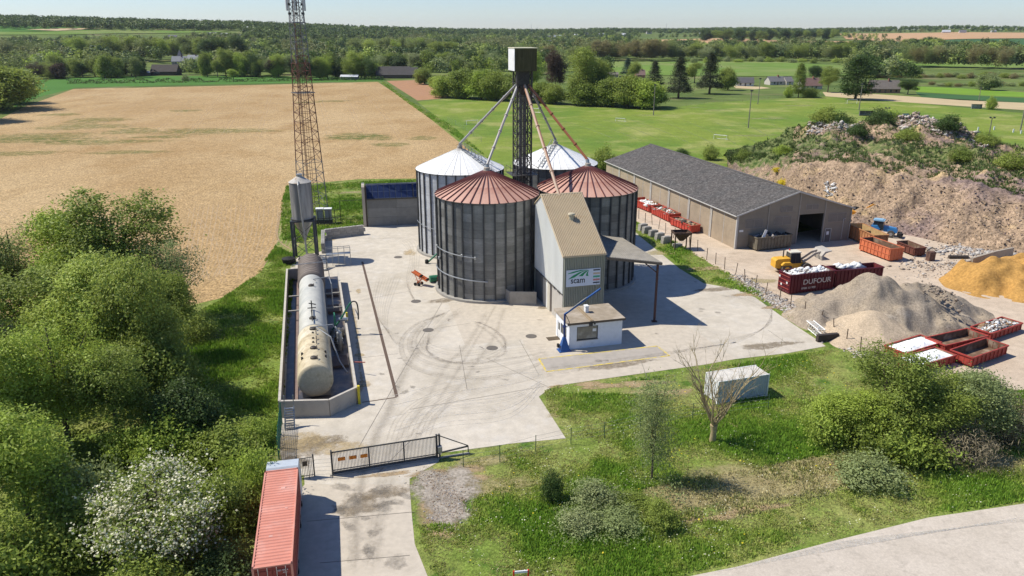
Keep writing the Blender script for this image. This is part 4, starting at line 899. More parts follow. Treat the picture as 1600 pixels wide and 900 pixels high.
q = MB(); q.tube([(1.6, 0, 4.0), (1.6, 0, 4.6), (1.6, 0, 5.2)], .07, 6); q.beam((.4, 0, 4.25), (5.2, 0, 4.25), .1); q.beam((4.8, -.5, 4.3), (4.8, .5, 4.3), .09); q.tube([(4.8, 0, 3.9), (4.8, 0, 5.2)], .08, 6); q.beam((4.5, -.5, 4.8), (5.1, .3, 4.8), .1); q.build('vent_valve', M_darksteel, tk2)
q = MB(); q.tube([(-1.2, .3, 4.1), (-1.2, -2.2, 4.2), (-1.4, -3.0, 3.0)], .07, 8); q.tube([(-1.2, -.3, 4.1), (-3.0, -1.9, 3.4), (-4.8, -2.6, 1.2), (-6.4, -3.3, .4)], .09, 8); q.build('feed_pipe', M_galv, tk2)
q = MB(); q.tube([(16.5, -.6, 4.0), (16.2, -.3, 4.3), (16.2, -2.4, 4.5), (13.0, -2.6, 4.5), (13, -2.6, 1.0)], .06, 8); q.tube([(24, 2.4, 4.2), (24, -2.4, 4.4), (24, -2.6, 1)], .06, 8); q.build('overhead_pipe', M_galv, tk2)
# bund
BU = empty('tank_bund', (t0.x, t0.y, .018), AX, 'concrete bund walls around the three horizontal tanks', 'bund')
def bl(px, py, z=0): 
    p = V3(px, py, z); v = Matrix.Rotation(-AX, 3, 'Z') @ (Vector((p.x, p.y, 0))-t0); return v
M_bund = mat('bund_concrete', (.40, .365, .31), .9, var=.12, scale=1, c2=(.27, .25, .215), c2s=.5, c2t=(.52, .72), stretch=(1, 1, .5), bump=.02, bscale=8)
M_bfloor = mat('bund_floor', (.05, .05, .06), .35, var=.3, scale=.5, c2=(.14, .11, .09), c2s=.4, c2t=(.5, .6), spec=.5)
Hb = 1.75
yl = 3.15; yr = -3.9; xe = 42.5
fl_ = bl(461, 661); fm = bl(519, 650); frr = bl(549, 631); flc = bl(443, 661)
q = MB(); q.beam((-2.4, yl+.35, Hb/2), (xe, yl+.35, Hb/2), .26, Hb); q.build('left_wall', M_bund, BU)
q = MB(); q.beam((frr.x, yr, Hb*.45), (xe-3, yr, Hb*.45), .24, Hb*.9); q.build('right_wall', M_bund, BU)
q = MB(); q.beam((xe, yl+.2, Hb/2), (xe, .8, Hb/2), .24, Hb); q.build('end_wall', M_bund, BU)
pl_ = [(-2.4, yl+.35), (fm.x, fm.y+.2), (frr.x, yr)]
q = MB(); q.beam((pl_[0][0], pl_[0][1], Hb/2), (pl_[1][0], pl_[1][1], Hb/2), .24, Hb); q.build('front_wall', M_bund, BU)
q = MB(); q.beam((pl_[1][0], pl_[1][1], Hb/2), (pl_[2][0], pl_[2][1], Hb/2), .24, Hb-.01); q.build('front_wall', M_bund, BU)
for a, b in (((-2.4, yl+.35), (xe, yl+.35)), ((frr.x, yr), (xe-3, yr)), (pl_[0], pl_[1]), (pl_[1], pl_[2])):
    q = MB(); q.beam((a[0], a[1], Hb*(1 if a[1] > 0 or True else .9)+.03-(.175 if a[1] == yr and b[1] == yr else 0)), (b[0], b[1], Hb+.03-(.175 if a[1] == yr and b[1] == yr else 0)), .26, .06); q.build('wall_coping', mat('coping', (.47, .43, .37), .9, var=.12, scale=2), BU)
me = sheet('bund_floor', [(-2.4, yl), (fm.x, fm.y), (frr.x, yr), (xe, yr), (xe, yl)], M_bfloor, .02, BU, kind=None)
q = MB(); q.box(0, xe-2, 1.9, 2.35, .03, .12); q.build('walkway_strip', mat('strip_brown', (.22, .16, .14), .9, var=.15, scale=2), BU)
for x in (8, 17, 26, 33):
    q = MB(); q.box(x, x+2.8, yr+.3, -1.9, .03, .3); q.build('sleeper_slab', mat('slab_dark', (.10, .085, .085), .8, var=.3, scale=1), BU)
for x in (24.5, 30.5):
    q = MB(); q.box(x, x+.25, yr+.1, yl, Hb-.5, Hb-.35); q.build('cross_beam', M_concw, BU)
q = MB()
for i in range(10): q.tube([(12+rnd.random()*5, -2.0-rnd.random()*1.5, .4), (12+rnd.random()*5, -2.6, .8+rnd.random()), (12+rnd.random()*6, -3.3, .5+rnd.random())], .06, 6)
q.build('pipework', M_galv, BU)
q = MB(); q.lathe([(.3, 0), (.3, 2.3), (.15, 2.5)], 16, 13.0, -2.9); q.build('white_cylinder', M_galv, BU)
q = MB(); q.tube([(15.5, -2.5, .3), (16.5, -2.9, .9), (17.5, -2.5, .3)], .7, 10); q.build('sack_heap', mat('tarp_grey', (.16, .155, .13), .9), BU)
q = MB(); q.box(frr.x-.35, frr.x-.05, yr-.35, yr-.1, 0, 2.0); tag(q.build('yellow_post', mat('yellow_paint', (.62, .50, .03), .5, var=.08, scale=3), BU), 'yellow guard angle at the bund corner')
q = MB(); q.box(20.0, 20.3, yr-.35, yr-.1, 1.0, 2.1); q.build('yellow_marker', MATS['yellow_paint'], BU)
q = MB(); q.beam((6.3, yr-.1, 1.3), (5.4, yr-1.4, 1.5), .09); q.build('striped_pole', mat('pole_red', (.45, .12, .08), .6), BU)
# ladder over the bund
lp = G(454, 668); LD = empty('steel_ladder', (lp.x, lp.y, .018), R(10), 'galvanised step ladder leaning on the front bund wall', 'ladder')
for s in (-.42, .42):
    strut('stringer', M_galv, (s, -.5, 0), (s, .55, 1.95), .06, LD, sq=True); strut('handrail', M_galv, (s, .55, 1.95), (s, .6, 3.1), .04, LD, sq=True)
for i in range(9):
    t = (i+.6)/9.5; q = MB(); q.box(-.4, .4, -.5+1.05*t-.1, -.5+1.05*t+.1, 1.95*t, 1.95*t+.05); q.build('tread', M_galv, LD)
# green loading arm
gp = G(530, 532); GA = empty('liquid_loading_arm', (gp.x, gp.y, .018), 0, 'green curved filling arm reaching over the right bund wall', 'loading arm')
pts = [V3(521, 513, 2.6), V3(530, 496, 4.2), V3(541, 482, 5.6)]; 
a0 = V3(519, 516, 2.2); a1 = V3(549, 476, 4.6); a2 = V3(553, 472, 4.8); a3 = V3(557, 474, 4.6); a4 = V3(559.5, 484, 3.6); a5 = V3(560, 497, 2.4)
a1.y = a0.y+2.0
def vx(px, py, Y): 
    v = (450-py)/F; z = HZ(Y, py); f = Y*cp+(CAMH-z)*sp; return Vector(((px-800)/F*f, Y, z))
Y0 = gp.y+1.5
pp = smooth_line([vx(519, 516, Y0), vx(532, 499, Y0+.4), vx(545, 477, Y0+.8), vx(551, 471, Y0+.9), vx(557, 473, Y0+.9), vx(559.5, 484, Y0+.9), vx(560, 499, Y0+.9)], 5)
q = MB(); q.tube(pp[:14], .12, 8); q.build('arm_pipe', M_green, GA, world=True)
q = MB(); q.tube(pp[13:], .09, 8); q.build('drop_hose', M_darksteel, GA, world=True)
q = MB(); b0 = vx(519, 516, Y0); q.tube([Vector((b0.x, b0.y, .1)), b0], .16, 8); q.tube([Vector((b0.x+.5, b0.y-.3, .1)), Vector((b0.x+.5, b0.y-.3, 2.8))], .12, 8); q.beam(Vector((b0.x+.5, b0.y-.3, 2.8)), Vector((b0.x+.1, b0.y+1.2, 2.6)), .15); q.build('stand_pipe', M_green, GA, world=True)
q = MB(); p = b0; q.box(p.x+.7, p.x+1.9, p.y+.2, p.y+.9, 1.9, 2.1); q.build('hose_tray', M_galv, GA, world=True)
# catwalk by the brown tank
wp = G(506, 418); CWK = empty('access_stair', (wp.x, wp.y, .018), AX, 'small steel stair and landing between brown tank and right bund wall', 'stair')
for s in (-.45, .45): strut('stringer', M_darksteel, (-2, s, 0), (.4, s, 1.9), .07, CWK, sq=True)
for i in range(7): q = MB(); q.box(-2+i*.34, -1.78+i*.34, -.42, .42, .2+i*.27, .24+i*.27); q.build('tread', M_galv, CWK)
q = MB()
for z in (1.9, 2.9): q.beam((.4, -.5, z), (.4, -4.3, z), .07); q.beam((1.4, -.5, z), (1.4, -4.3, z), .07)
for y in np.linspace(-.5, -4.3, 5): q.beam((.4, y, 0), (.4, y, 2.9), .06); q.beam((1.4, y, 0), (1.4, y, 2.9), .06)
q.box(.4, 1.4, -4.3, -.5, 1.85, 1.92); q.build('landing', M_galv, CWK)
# ================================================================== GATE
ga, gb = G(521, 742), G(682, 716); gd = gb-ga; gang = math.atan2(gd.y, gd.x)
GT = empty('sliding_gate', (ga.x, ga.y, .018), gang, 'long grey sliding bar gate with three orange notices', 'gate')
gl = gd.length; gh = 2.15; M_gate = mat('gate_paint', (.085, .085, .082), .5, .3, var=.15, scale=3)
for nm, z, w_ in (('bottom_rail', .2, .16), ('top_rail', gh, .1), ('middle_rail', .42, .06)):
    q = MB(); q.beam((0, 0, z), (gl, 0, z), .08, w_); q.build(nm, M_gate, GT)
for x in (0, gl*.345, gl*.68, gl):
    q = MB(); q.beam((x, 0, .2), (x, 0, gh), .07, .09); q.build('frame_post', M_gate, GT)
n = 74; q = MB(); q.box(-.026, .026, -.02, .02, .28, gh-.04); barm = q.mesh('bar', mat('gate_bar_light', (.50, .47, .42), .5, .3))
for i in range(1, n): put('bar', barm, GT, Matrix.Translation((gl*i/n, 0, 0)))
for i in range(3):
    x = .45+i*.95; q = MB(); q.box(x, x+.62, -.05, -.03, 1.25-.02*i, 1.58-.02*i); o = q.build('notice_plate', mat('notice_orange', (.70, .22, .02), .6, var=.08, scale=6, c2=(.35, .10, .02), c2s=9, c2t=(.55, .6)), GT)
for x in (-.05, gl+.06, gl+.3):
    q = MB(); q.box(x-.07, x+.07, -.16, .1, 0, 2.35); q.build('guide_post', M_gate, GT)
q = MB(); q.beam((gl+.1, 0, 2.3), (gl+2.9, 0, .75), .07); q.beam((gl+.1, 0, .45), (gl+2.9, 0, .7), .12); q.beam((gl+2.9, 0, .7), (gl+2.9, 0, 0), .08); q.build('tail_frame', M_gate, GT)
q = MB(); q.beam((-.3, -.1, .06), (gl+3, -.1, .06), .2, .08); q.build('ground_track', M_concw, GT)
q = MB(); q.box(gl+.1, gl+.45, -.5, -.1, .7, 1.3); q.build('motor_box', M_galv, GT)
pg = G(466, 748); PGT = empty('pedestrian_gate', (pg.x, pg.y, .018), gang, 'narrow grey pedestrian gate with a small plate beside the sliding gate', 'gate')
for x in (0, 1.35): q = MB(); q.box(x-.06, x+.06, -.06, .06, 0, 2.1); q.build('gate_post', M_gate, PGT)
for z in (.15, 1.85): q = MB(); q.beam((.08, 0, z), (1.28, 0, z), .05); q.build('gate_rail', M_gate, PGT)
for i in range(9): put('bar', barm, PGT, Matrix.Translation((.15+i*.13, 0, -.25)))
q = MB(); q.box(.45, .85, -.04, -.02, 1.1, 1.55); q.build('plate', mat('plate_brown', (.10, .07, .05), .6), PGT)
def fence(name, pts, h, label, pm, wires=4, r=.035, cat='fence', lean=0., wire=True, mesh_m=None):
    p0 = pts[0]; rt = empty(name, (p0.x, p0.y, 0), 0, label, cat)
    tops = []
    for i, p in enumerate(pts):
        t = Vector((p.x+rnd.uniform(-lean, lean), p.y+rnd.uniform(-lean, lean), h)); tops.append(t)
        strut('post', pm, (p.x, p.y, 0), t, r, rt, world=True)
    if wire:
        q = MB()
        for i in range(len(pts)-1):
            for k in range(wires):
                f_ = (k+1)/wires*.95; q.beam(pts[i].lerp(tops[i], f_), pts[i+1].lerp(tops[i+1], f_), .012)
        o = q.build('wire', mesh_m or M_galv, rt, world=True); o['kind'] = 'stuff'
    return rt
M_postb = mat('fence_post_brown', (.12, .085, .06), .9, var=.2, scale=4); M_postg = mat('fence_post_green', (.05, .10, .06), .7, var=.2, scale=4)
fence('wire_fence', [G(*p) for p in ((520, 746), (484, 748))], 1.9, 'short wire fence between pedestrian gate and sliding gate', M_gate, 5)
fence('wire_fence', [G(*p) for p in ((464, 748), (446, 751))], 1.9, 'short wire fence left of the pedestrian gate by the truck cab', M_gate, 5)
fence('wire_fence', [G(*p) for p in ((724, 730), (781, 722), (837, 706), (892, 694), (944, 685), (1000, 672), (1082, 654), (1135, 648), (1200, 640))], 1.7, 'thin green wire fence crossing the grass in front of the yard', M_postg, 4)
fence('wire_fence', [G(*p) for p in ((1180, 465), (1225, 500))], .01, 'hidden', M_postg) if False else None
fp = [(985, 333), (998, 342), (1008, 348), (1019, 351), (1029, 358), (1040, 365), (1052, 372), (1078, 388), (1090, 392), (1104, 406), (1118, 413), (1132, 421), (1149, 430), (1164, 441), (1180, 450), (1196, 462), (1218, 470), (1235, 482), (1257, 493), (1280, 507), (1303, 521), (1322, 537), (1344, 552)]
fence('wire_fence', [G(*p) for p in fp], 2.0, 'long line of leaning brown posts between silo yard and gravel yard', M_postb, 3, .06, lean=.25)
# green mesh fence at the wood's edge
gfp = [G(436, 718), G(437, 700), G(439, 680), G(441, 662)]
gf = empty('green_mesh_fence', (gfp[0].x, gfp[0].y, 0), 0, 'tall green mesh fence between the wood and the bund ladder', 'fence')
for p in gfp: strut('post', M_green, (p.x, p.y, 0), (p.x, p.y, 2.3), .05, gf, world=True)
q = MB()
for i in range(3):
    for k in range(24): a = gfp[i].lerp(gfp[i+1], k/24.); q.beam((a.x, a.y, .1), (a.x, a.y, 2.2), .025)
    for k in range(10): q.beam((gfp[i].x, gfp[i].y, .1+k*.23), (gfp[i+1].x, gfp[i+1].y, .1+k*.23), .02)
q.build('mesh_panel', mat('mesh_green', (.02, .15, .10), .6), gf, world=True)
# ================================================================== CONTAINER TRUCK
TR = empty('container_truck', (-15.1, 40.2, .02), R(13.0), 'lorry with pale cab carrying a long salmon red shipping container', 'truck')
Lc, wc_, hc, zb_ = 11.5, 2.46, 2.75, 1.25
M_cred = mat('container_roof_red', (.58, .235, .17), .55, var=.07, scale=.8, c2=(.64, .32, .25), c2s=.5, c2t=(.5, .7), c3=(.42, .13, .09), c3s=2, c3t=(.62, .75))
M_cside = mat('container_side_red', (.26, .05, .04), .6, var=.15, scale=1.5)
def corr_y(q, y0, y1, x0, x1, z, n, d):     # roof corrugation running across x
    ys = []; w = (y1-y0)/n
    for i in range(n):
        a = y0+w*i; ys += [(a, 0), (a+w*.3, 0), (a+w*.5, d), (a+w*.8, d)]
    ys.append((y1, 0)); k = len(ys)
    q.add([(x0, y, z-dy) for y, dy in ys]+[(x1, y, z-dy) for y, dy in ys], [(i, i+1, k+i+1, k+i) for i in range(k-1)])
hw_ = wc_/2; q = MB(); corr_y(q, .12, Lc-.12, -hw_+.1, hw_-.1, zb_+hc-.03, 34, .05); q.build('roof', M_cred, TR)
q = MB()
for sx_ in (-1, 1):
    ys = []; n = 40; w = (Lc-.24)/n
    for i in range(n): a = .12+w*i; ys += [(a, 0), (a+w*.25, 0), (a+w*.5, .045), (a+w*.75, .045)]
    ys.append((Lc-.12, 0)); k = len(ys)
    q.add([(sx_*(hw_-.02-d), y, zb_+.16) for y, d in ys]+[(sx_*(hw_-.02-d), y, zb_+hc-.1) for y, d in ys], [(i, i+1, k+i+1, k+i) for i in range(k-1)])
q.box(-hw_+.06, hw_-.06, .1, Lc-.1, zb_+.12, zb_+.2); q.box(-hw_+.1, hw_-.1, Lc-.1, Lc-.04, zb_+.1, zb_+hc-.1); q.build('side_wall', M_cside, TR)
q = MB()
for sx_ in (-1, 1):
    x = sx_*(hw_-.05); q.beam((x, 0, zb_+hc-.05), (x, Lc, zb_+hc-.05), .11, .1); q.beam((x, 0, zb_+.08), (x, Lc, zb_+.08), .11, .15)
    for y in (.06, Lc-.06): q.beam((x, y, zb_), (x, y, zb_+hc-.1), .12, .13)
for y in (.05, Lc-.05): q.beam((-hw_+.1, y, zb_+hc-.04), (hw_-.1, y, zb_+hc-.04), .1, .1); q.beam((-hw_+.1, y, zb_+.08), (hw_-.1, y, zb_+.08), .1, .15)
q.build('frame', M_cred, TR)
for s in (-1, 1):
    q = MB(); a, b = (-hw_+.12, -.01) if s < 0 else (.01, hw_-.12); q.box(a, b, .0, .06, zb_+.17, zb_+hc-.1)
    for i in range(5): q.box(a+.06, b-.06, -.03, .0, zb_+.3+i*.47, zb_+.55+i*.47)
    dr = q.build('rear_door', M_cside, TR)
    for x in ((a+.25), (a+.8)):
        q = MB(); q.tube([(x, -.07, zb_+.15), (x, -.07, zb_+hc-.08)], .025, 6); q.box(x-.05, x+.05, -.09, -.04, zb_+.9, zb_+1.0); q.build('lock_rod', mat('rod_pale', (.5, .45, .42), .5, .4), dr)
M_dec = mat('decal_white', (.75, .72, .70), .5)
text('lettering', '022 300 4', .16, (.30, -.045, zb_+2.32), (R(90), 0, 0), M_dec, TR); text('lettering', '45G1', .13, (.62, -.045, zb_+2.15), (R(90), 0, 0), M_dec, TR)
q = MB()
for sx_ in (-1, 1):
    for y in (0, Lc-.18): q.box(sx_*hw_-.09*(sx_ > 0)-.0, sx_*hw_+.09*(sx_ < 0), y, y+.18, zb_+hc-.02, zb_+hc+.02)
q.build('corner_casting', mat('casting_dark', (.10, .035, .03), .6), TR)
for x_, y_, a_ in ((-.4, 3.1, .7), (.5, 6.2, .5), (.1, 8.8, .9)):
    q = MB(); q.box(x_, x_+.35*a_, y_, y_+.28*a_, zb_+hc-.028, zb_+hc-.022); q.build('roof_patch', mat('patch_pale_red', (.60, .33, .27), .6), TR)
q = MB(); q.box(-.5, -.38, .2, Lc+1, .85, 1.2); q.box(.38, .5, .2, Lc+1, .85, 1.2); q.box(-1.2, 1.2, .1, .25, .7, .9); q.build('chassis', M_black, TR)
for y in (1.6, 2.9, 4.2, 9.6, 12.4):
    for s in (-1, 1):
        q = MB(); q.tube([(s*1.2, y, .5), (s*.85, y, .5)], .5, 18); wl = q.build('wheel', M_black, TR); q = MB(); q.tube([(s*1.21, y, .5), (s*1.1, y, .5)], .26, 12); q.build('rim', M_galv, wl)
q = MB(); y0_ = Lc+.35; q.prismx([(y0_, .8), (y0_, 3.55), (y0_+.35, 3.8), (y0_+1.5, 3.7), (y0_+2.1, 2.5), (y0_+2.2, .6), (y0_+.2, .6)], -1.2, 1.2); q.build('cab', mat('cab_pale', (.42, .46, .50), .4, var=.1, scale=2), TR)
q = MB(); q.prismx([(y0_+1.55, 3.55), (y0_+1.56, 3.6), (y0_+2.13, 2.55), (y0_+2.12, 2.5)], -1.1, 1.1); q.build('windscreen', M_glass, TR)
# ================================================================== WHITE STEEL BOX ON THE GRASS
WB = empty('white_shipping_container', (G(1120, 632).x, G(1120, 632).y, 0), R(18), 'white corrugated container standing in the grass behind the bare tree', 'container')
q = MB(); Lw = 5.9; corr(q, .1, Lw-.1, .0, .15, 2.45, 26, .05, -1); corr(q, .1, Lw-.1, 2.3, .15, 2.45, 26, .05); q.build('side_wall', mat('box_white', (.50, .53, .56), .6, var=.08, scale=1, c2=(.38, .40, .41), c2s=.8, c2t=(.55, .75)), WB)
q = MB(); q.box(.0, .08, .08, 2.22, .12, 2.45); q.box(Lw-.08, Lw, .08, 2.22, .12, 2.45)
for y in (.5, 1.15, 1.8): q.box(-.04, .0, y, y+.05, .2, 2.4)
q.build('end_door', MATS['white_paint'], WB)
q = MB(); q.box(.02, Lw-.02, .02, 2.28, 2.45, 2.52)
for i in range(22): q.box(.2+i*.255, .3+i*.255, .1, 2.2, 2.52, 2.56)
q.build('roof', mat('box_roof', (.56, .53, .48), .6, var=.1, scale=1.5, c2=(.40, .34, .26), c2s=1.2, c2t=(.56, .7)), WB)
q = MB()
for x in (0, Lw):
    for y in (0, 2.3): q.beam((x, y, 0), (x, y, 2.54), .12)
for y in (-.02, 2.32): q.beam((0, y, .1), (Lw, y, .1), .1, .16); q.beam((0, y, 2.5), (Lw, y, 2.5), .08, .1)
q.build('frame', M_whiteroof, WB)
# ================================================================== BARN
sc0 = G(1148, 389); BN = empty('long_barn', (sc0.x, sc0.y, .012), SITE, 'long tan barn with grey roof and an open doorway in its gable', 'barn')
bw_, bl_, he_, hr_ = 22.9, 59.6, 5.9, 9.4
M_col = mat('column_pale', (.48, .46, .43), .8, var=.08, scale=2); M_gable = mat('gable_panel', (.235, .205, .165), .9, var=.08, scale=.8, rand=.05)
nb = 7; bay = bl_/nb
for i in range(nb):
    for h_ in (0, 1):
        y0_ = i*bay+h_*bay/2
        for j in range(4):
            q = MB(); q.box(.0+(.008 if j % 2 else 0), .16, y0_+.02, y0_+bay/2-.02, j*1.45, j*1.45+1.435); q.build('wall_panel', M_brick, BN)
    q = MB(); q.box(-.14, .2, i*bay-.14, i*bay+.14, 0, he_); q.build('column', M_col, BN)
    q = MB(); q.box(-.03, .02, i*bay+bay/2-.05, i*bay+bay/2+.05, 0, he_-.05); q.build('joint_strip', M_col, BN)
q = MB(); q.box(bw_-.2, bw_, 0.2, bl_, 0, he_-.02); q.build('rear_long_wall', M_brick, BN)
q = MB(); q.prism([(0.2, 0), (0.2, he_-.1), (bw_/2, hr_-.1), (bw_-.2, he_-.1), (bw_-.2, 0)], bl_-.2, bl_); q.build('back_gable', M_brick, BN)
def gz(x): return he_+(hr_-he_)*(1-abs(x-bw_/2)/(bw_/2))
dx0, dx1, dz = 12.0, 17.3, 5.3
cols = [0.1, 6.0, 12.0, 17.3, bw_-.1]
for i in range(4):
    a, b = cols[i]+.1, cols[i+1]-.1
    lv = [0, 1.5, 3.0, 4.5, 5.9] if i != 2 else [5.3]
    for j in range(len(lv)):
        z0_ = lv[j]; z1_ = lv[j+1]-.012 if j < len(lv)-1 else None
        q = MB()
        if z1_ and z1_ < 5.89: q.box(a, b, 0+(.01 if j % 2 else 0), .2, z0_, z1_)
        elif z1_: q.box(a, b, 0.01, .2, z0_, z1_)
        else:
            poly = [(a, z0_), (a, gz(a)-.06)]+([(bw_/2, gz(bw_/2)-.06)] if a < bw_/2 < b else [])+[(b, gz(b)-.06), (b, z0_)]
            q.prism(poly[::-1], 0, .2)
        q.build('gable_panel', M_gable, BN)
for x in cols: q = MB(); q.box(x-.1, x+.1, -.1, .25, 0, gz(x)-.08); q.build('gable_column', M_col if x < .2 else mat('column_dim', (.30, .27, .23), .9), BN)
for a, b, z0_, z1_ in ((1.6, 5.0, 3.5, 5.0), (7.2, 10.6, 3.7, 5.2), (8.2, 10.6, 6.0, 7.0), (13.3, 15.8, 6.1, 7.0), (18.2, 21.8, 3.6, 5.1)):
    q = MB(); q.box(a, b, -.035, .0, z0_, z1_); wn = q.build('window', mat('window_polycarb', (.17, .155, .14), .5, var=.1, scale=1), BN)
    q = MB()
    for z in (z0_, z1_): q.beam((a, -.04, z), (b, -.04, z), .05)
    for x in (a, (a+b)/2, b): q.beam((x, -.04, z0_), (x, -.04, z1_), .05)
    q.build('window_frame', mat('win_frame', (.30, .27, .24), .8), wn)
q = MB(); q.box(17.9, 18.9, -.06, .0, 0, 2.3); q.build('side_door', mat('door_grey', (.13, .12, .11), .7), BN); q = MB(); q.box(18.1, 18.6, -.08, -.06, 1.3, 1.9); q.build('door_notice', M_white, BN)
q = MB(); q.beam((17.8, -.06, 0), (17.8, -.06, 2.4), .08); q.beam((19.0, -.06, 0), (19.0, -.06, 2.4), .08); q.beam((17.8, -.06, 2.4), (19, -.06, 2.4), .08); q.build('door_frame', M_col, BN)
q = MB(); q.box(.55, 1.3, -.05, -.01, 2.95, 3.3); q.build('number_plate', M_white, BN)
q = MB(); q.tube([(21.3, -.1, .3), (21.3, -.1, 4.0), (21.7, -.1, 4.0)], .05, 6); q.build('downpipe', M_col, BN)
for s in (0, 1):
    m_ = 11
    for i in range(m_):
        y0_ = -.3+(bl_+.6)*i/m_; y1_ = -.3+(bl_+.6)*(i+1)/m_; off = .0 if i % 2 else .015
        xe_, xr_ = (-.35, bw_/2+.0) if s == 0 else (bw_+.35, bw_/2)
        q = MB(); q.hexa([(xe_, y0_, he_-.08+off), (xr_, y0_, hr_+off), (xr_, y1_, hr_+off), (xe_, y1_, he_-.08+off)], [(xe_, y0_, he_+.02+off), (xr_, y0_, hr_+.1+off), (xr_, y1_, hr_+.1+off), (xe_, y1_, he_+.02+off)]); q.build('roof_sheet', M_roofgrey, BN)
q = MB(); q.beam((bw_/2, -.35, hr_+.13), (bw_/2, bl_+.35, hr_+.13), .45, .12); q.build('ridge_cap', mat('ridge_grey', (.11, .10, .095), .9, var=.2, scale=2), BN)
q = MB(); q.beam((-.35, -.38, he_-.03), (bw_/2, -.38, hr_+.05), .08, .24); q.beam((bw_/2, -.38, hr_+.05), (bw_+.35, -.38, he_-.03), .08, .24); q.build('verge_board', M_col, BN)
q = MB(); q.beam((-.42, -.3, he_-.12), (-.42, bl_+.3, he_-.12), .16, .14); q.build('gutter', M_col, BN)
for i in range(1, nb): q = MB(); q.tube([(-.2, i*bay+.25, .1), (-.2, i*bay+.25, he_-.2)], .06, 6); q.build('downpipe', M_white, BN)
q = MB()
for i in range(7):
    x = 12.5+i*.7; q.box(x, x+.5, 9+rnd.random()*4, 10+rnd.random()*6, .01, .8+rnd.random()*1.6)
tag(q.build('stored_crates', mat('dark_goods', (.09, .08, .07), .9, var=.4, scale=1), None, M=rmat(BN)), 'dark stored goods just inside the open barn doorway', 'crates')
# ================================================================== SKIPS
def skip_mesh_parts(L_, W_, H_, m, mi, rt, ribs=9, panels=False, low=False, taper=0., z0=.25, hooks=True):
    t = .07
    q = MB()
    def side(x0, x1, y, inner):
        q.add([(x0, y, z0), (x1, y, z0), (x1+taper*(1 if x1 > 0 else 0), y*(1+.0), H_), (x0-taper, y, H_)], [(0, 1, 2, 3)])
    hl, hw = L_/2, W_/2; tp = taper
    o = [(-hl+tp, -hw, z0), (hl-tp, -hw, z0), (hl-tp, hw, z0), (-hl+tp, hw, z0)]; p = [(-hl, -hw, H_), (hl, -hw, H_), (hl, hw, H_), (-hl, hw, H_)]
    oi = [(x*(1-t/abs(x)), y*(1-t/abs(y)), z0+.1) for x, y, z in o]; pi = [(x*(1-t/abs(x)), y*(1-t/abs(y)), H_) for x, y, z in p]
    q.add(o+p, [(0, 1, 5, 4), (1, 2, 6, 5), (2, 3, 7, 6), (3, 0, 4, 7), (3, 2, 1, 0)])
    q.add(p+pi, [(0, 1, 5, 4), (1, 2, 6, 5), (2, 3, 7, 6), (3, 0, 4, 7)])
    me = bpy.data.meshes.new('outer_body'); me.from_pydata(q.v, [], q.f); me.materials.append(m); put('outer_body', me, rt)
    me = bpy.data.meshes.new('inner_lining'); me.from_pydata(oi+pi, [], [(4, 5, 1, 0), (5, 6, 2, 1), (6, 7, 3, 2), (7, 4, 0, 3), (0, 1, 2, 3)]); me.materials.append(mi); put('inner_lining', me, rt)
    q = MB()
    for y in (-hw-.04, hw+.04): q.beam((-hl-.05, y, H_-.02), (hl+.05, y, H_-.02), .14, .16)
    for x in (-hl-.04, hl+.04): q.beam((x, -hw-.05, H_-.02), (x, hw+.05, H_-.02), .14, .155)
    q.build('rim', m, rt)
    q = MB(); zz = (H_-z0-.1)
    q.box(-.05, .05, -.1, 0, z0, H_-.1); rb = q.mesh('rib', m)
    for s in (-1, 1):
        for i in range(ribs):
            x = -hl+tp+.25+(L_-2*tp-.5)*i/(ribs-1); put('rib', rb, rt, Matrix.Translation((x, s*hw, 0)) @ Matrix.Rotation(0 if s < 0 else math.pi, 4, 'Z'))
    if panels:
        q = MB()
        for s in (-1, 1): q.beam((-hl, s*(hw+.05), z0+zz*.5), (hl, s*(hw+.05), z0+zz*.5), .08, .1)
        q.build('mid_rail', m, rt)
    for s in (-1, 1):
        q = MB()
        for i in range(4): y = -hw+.3+(W_-.6)*i/3; q.box(s*hl-.02*s-.05, s*hl+.05, y-.05, y+.05, z0, H_-.1)
        q.build('end_rib', m, rt)
    q = MB()
    for s in (-.5, .5): q.beam((-hl+.1, s, .16), (hl-.1, s, .16), .14, .2)
    q.build('runner', m, rt)
    q = MB(); q.tube([(-hl+.4, -hw, .12), (-hl+.4, hw, .12)], .12, 8); q.build('roller', m, rt)
def skip3(p0, p1, p2, H_, m, mi, label, name='skip', grp=None, z0=.25, **k):
    """rim corners: long edge p0-p1, short edge p1-p2, seen at rim height"""
    a, b, c = V3(*p0, H_), V3(*p1, H_), V3(*p2, H_); d = b-a; e = c-b; ang = math.atan2(d.y, d.x); L_ = d.length; W_ = min(max(e.length, 2.0), 2.6)
    nrm = Vector((-math.sin(ang), math.cos(ang), 0)); sgn = 1 if e.dot(nrm) > 0 else -1
    ctr = a+d/2+nrm*sgn*W_/2
    rt = empty(name, (ctr.x, ctr.y, .012), ang, label, 'skip', grp); skip_mesh_parts(L_, W_, H_, m, mi, rt, z0=z0, **k); return rt, L_, W_
M_skred = mat('skip_red', (.36, .055, .04), .6, var=.2, scale=1.5, c2=(.22, .04, .03), c2s=1.2, c2t=(.5, .65), rand=.1)
M_skbrt = mat('skip_bright_red', (.44, .06, .04), .5, var=.15, scale=1.5, c2=(.4, .07, .05), c2s=1, c2t=(.55, .7), rand=.08)
M_skor = mat('skip_orange', (.56, .165, .075), .6, var=.15, scale=1.5, c2=(.42, .11, .06), c2s=1, c2t=(.52, .7))
M_skyel = mat('skip_ochre', (.42, .20, .09), .7, var=.2, scale=1.5, c2=(.30, .12, .05), c2s=1, c2t=(.5, .65))
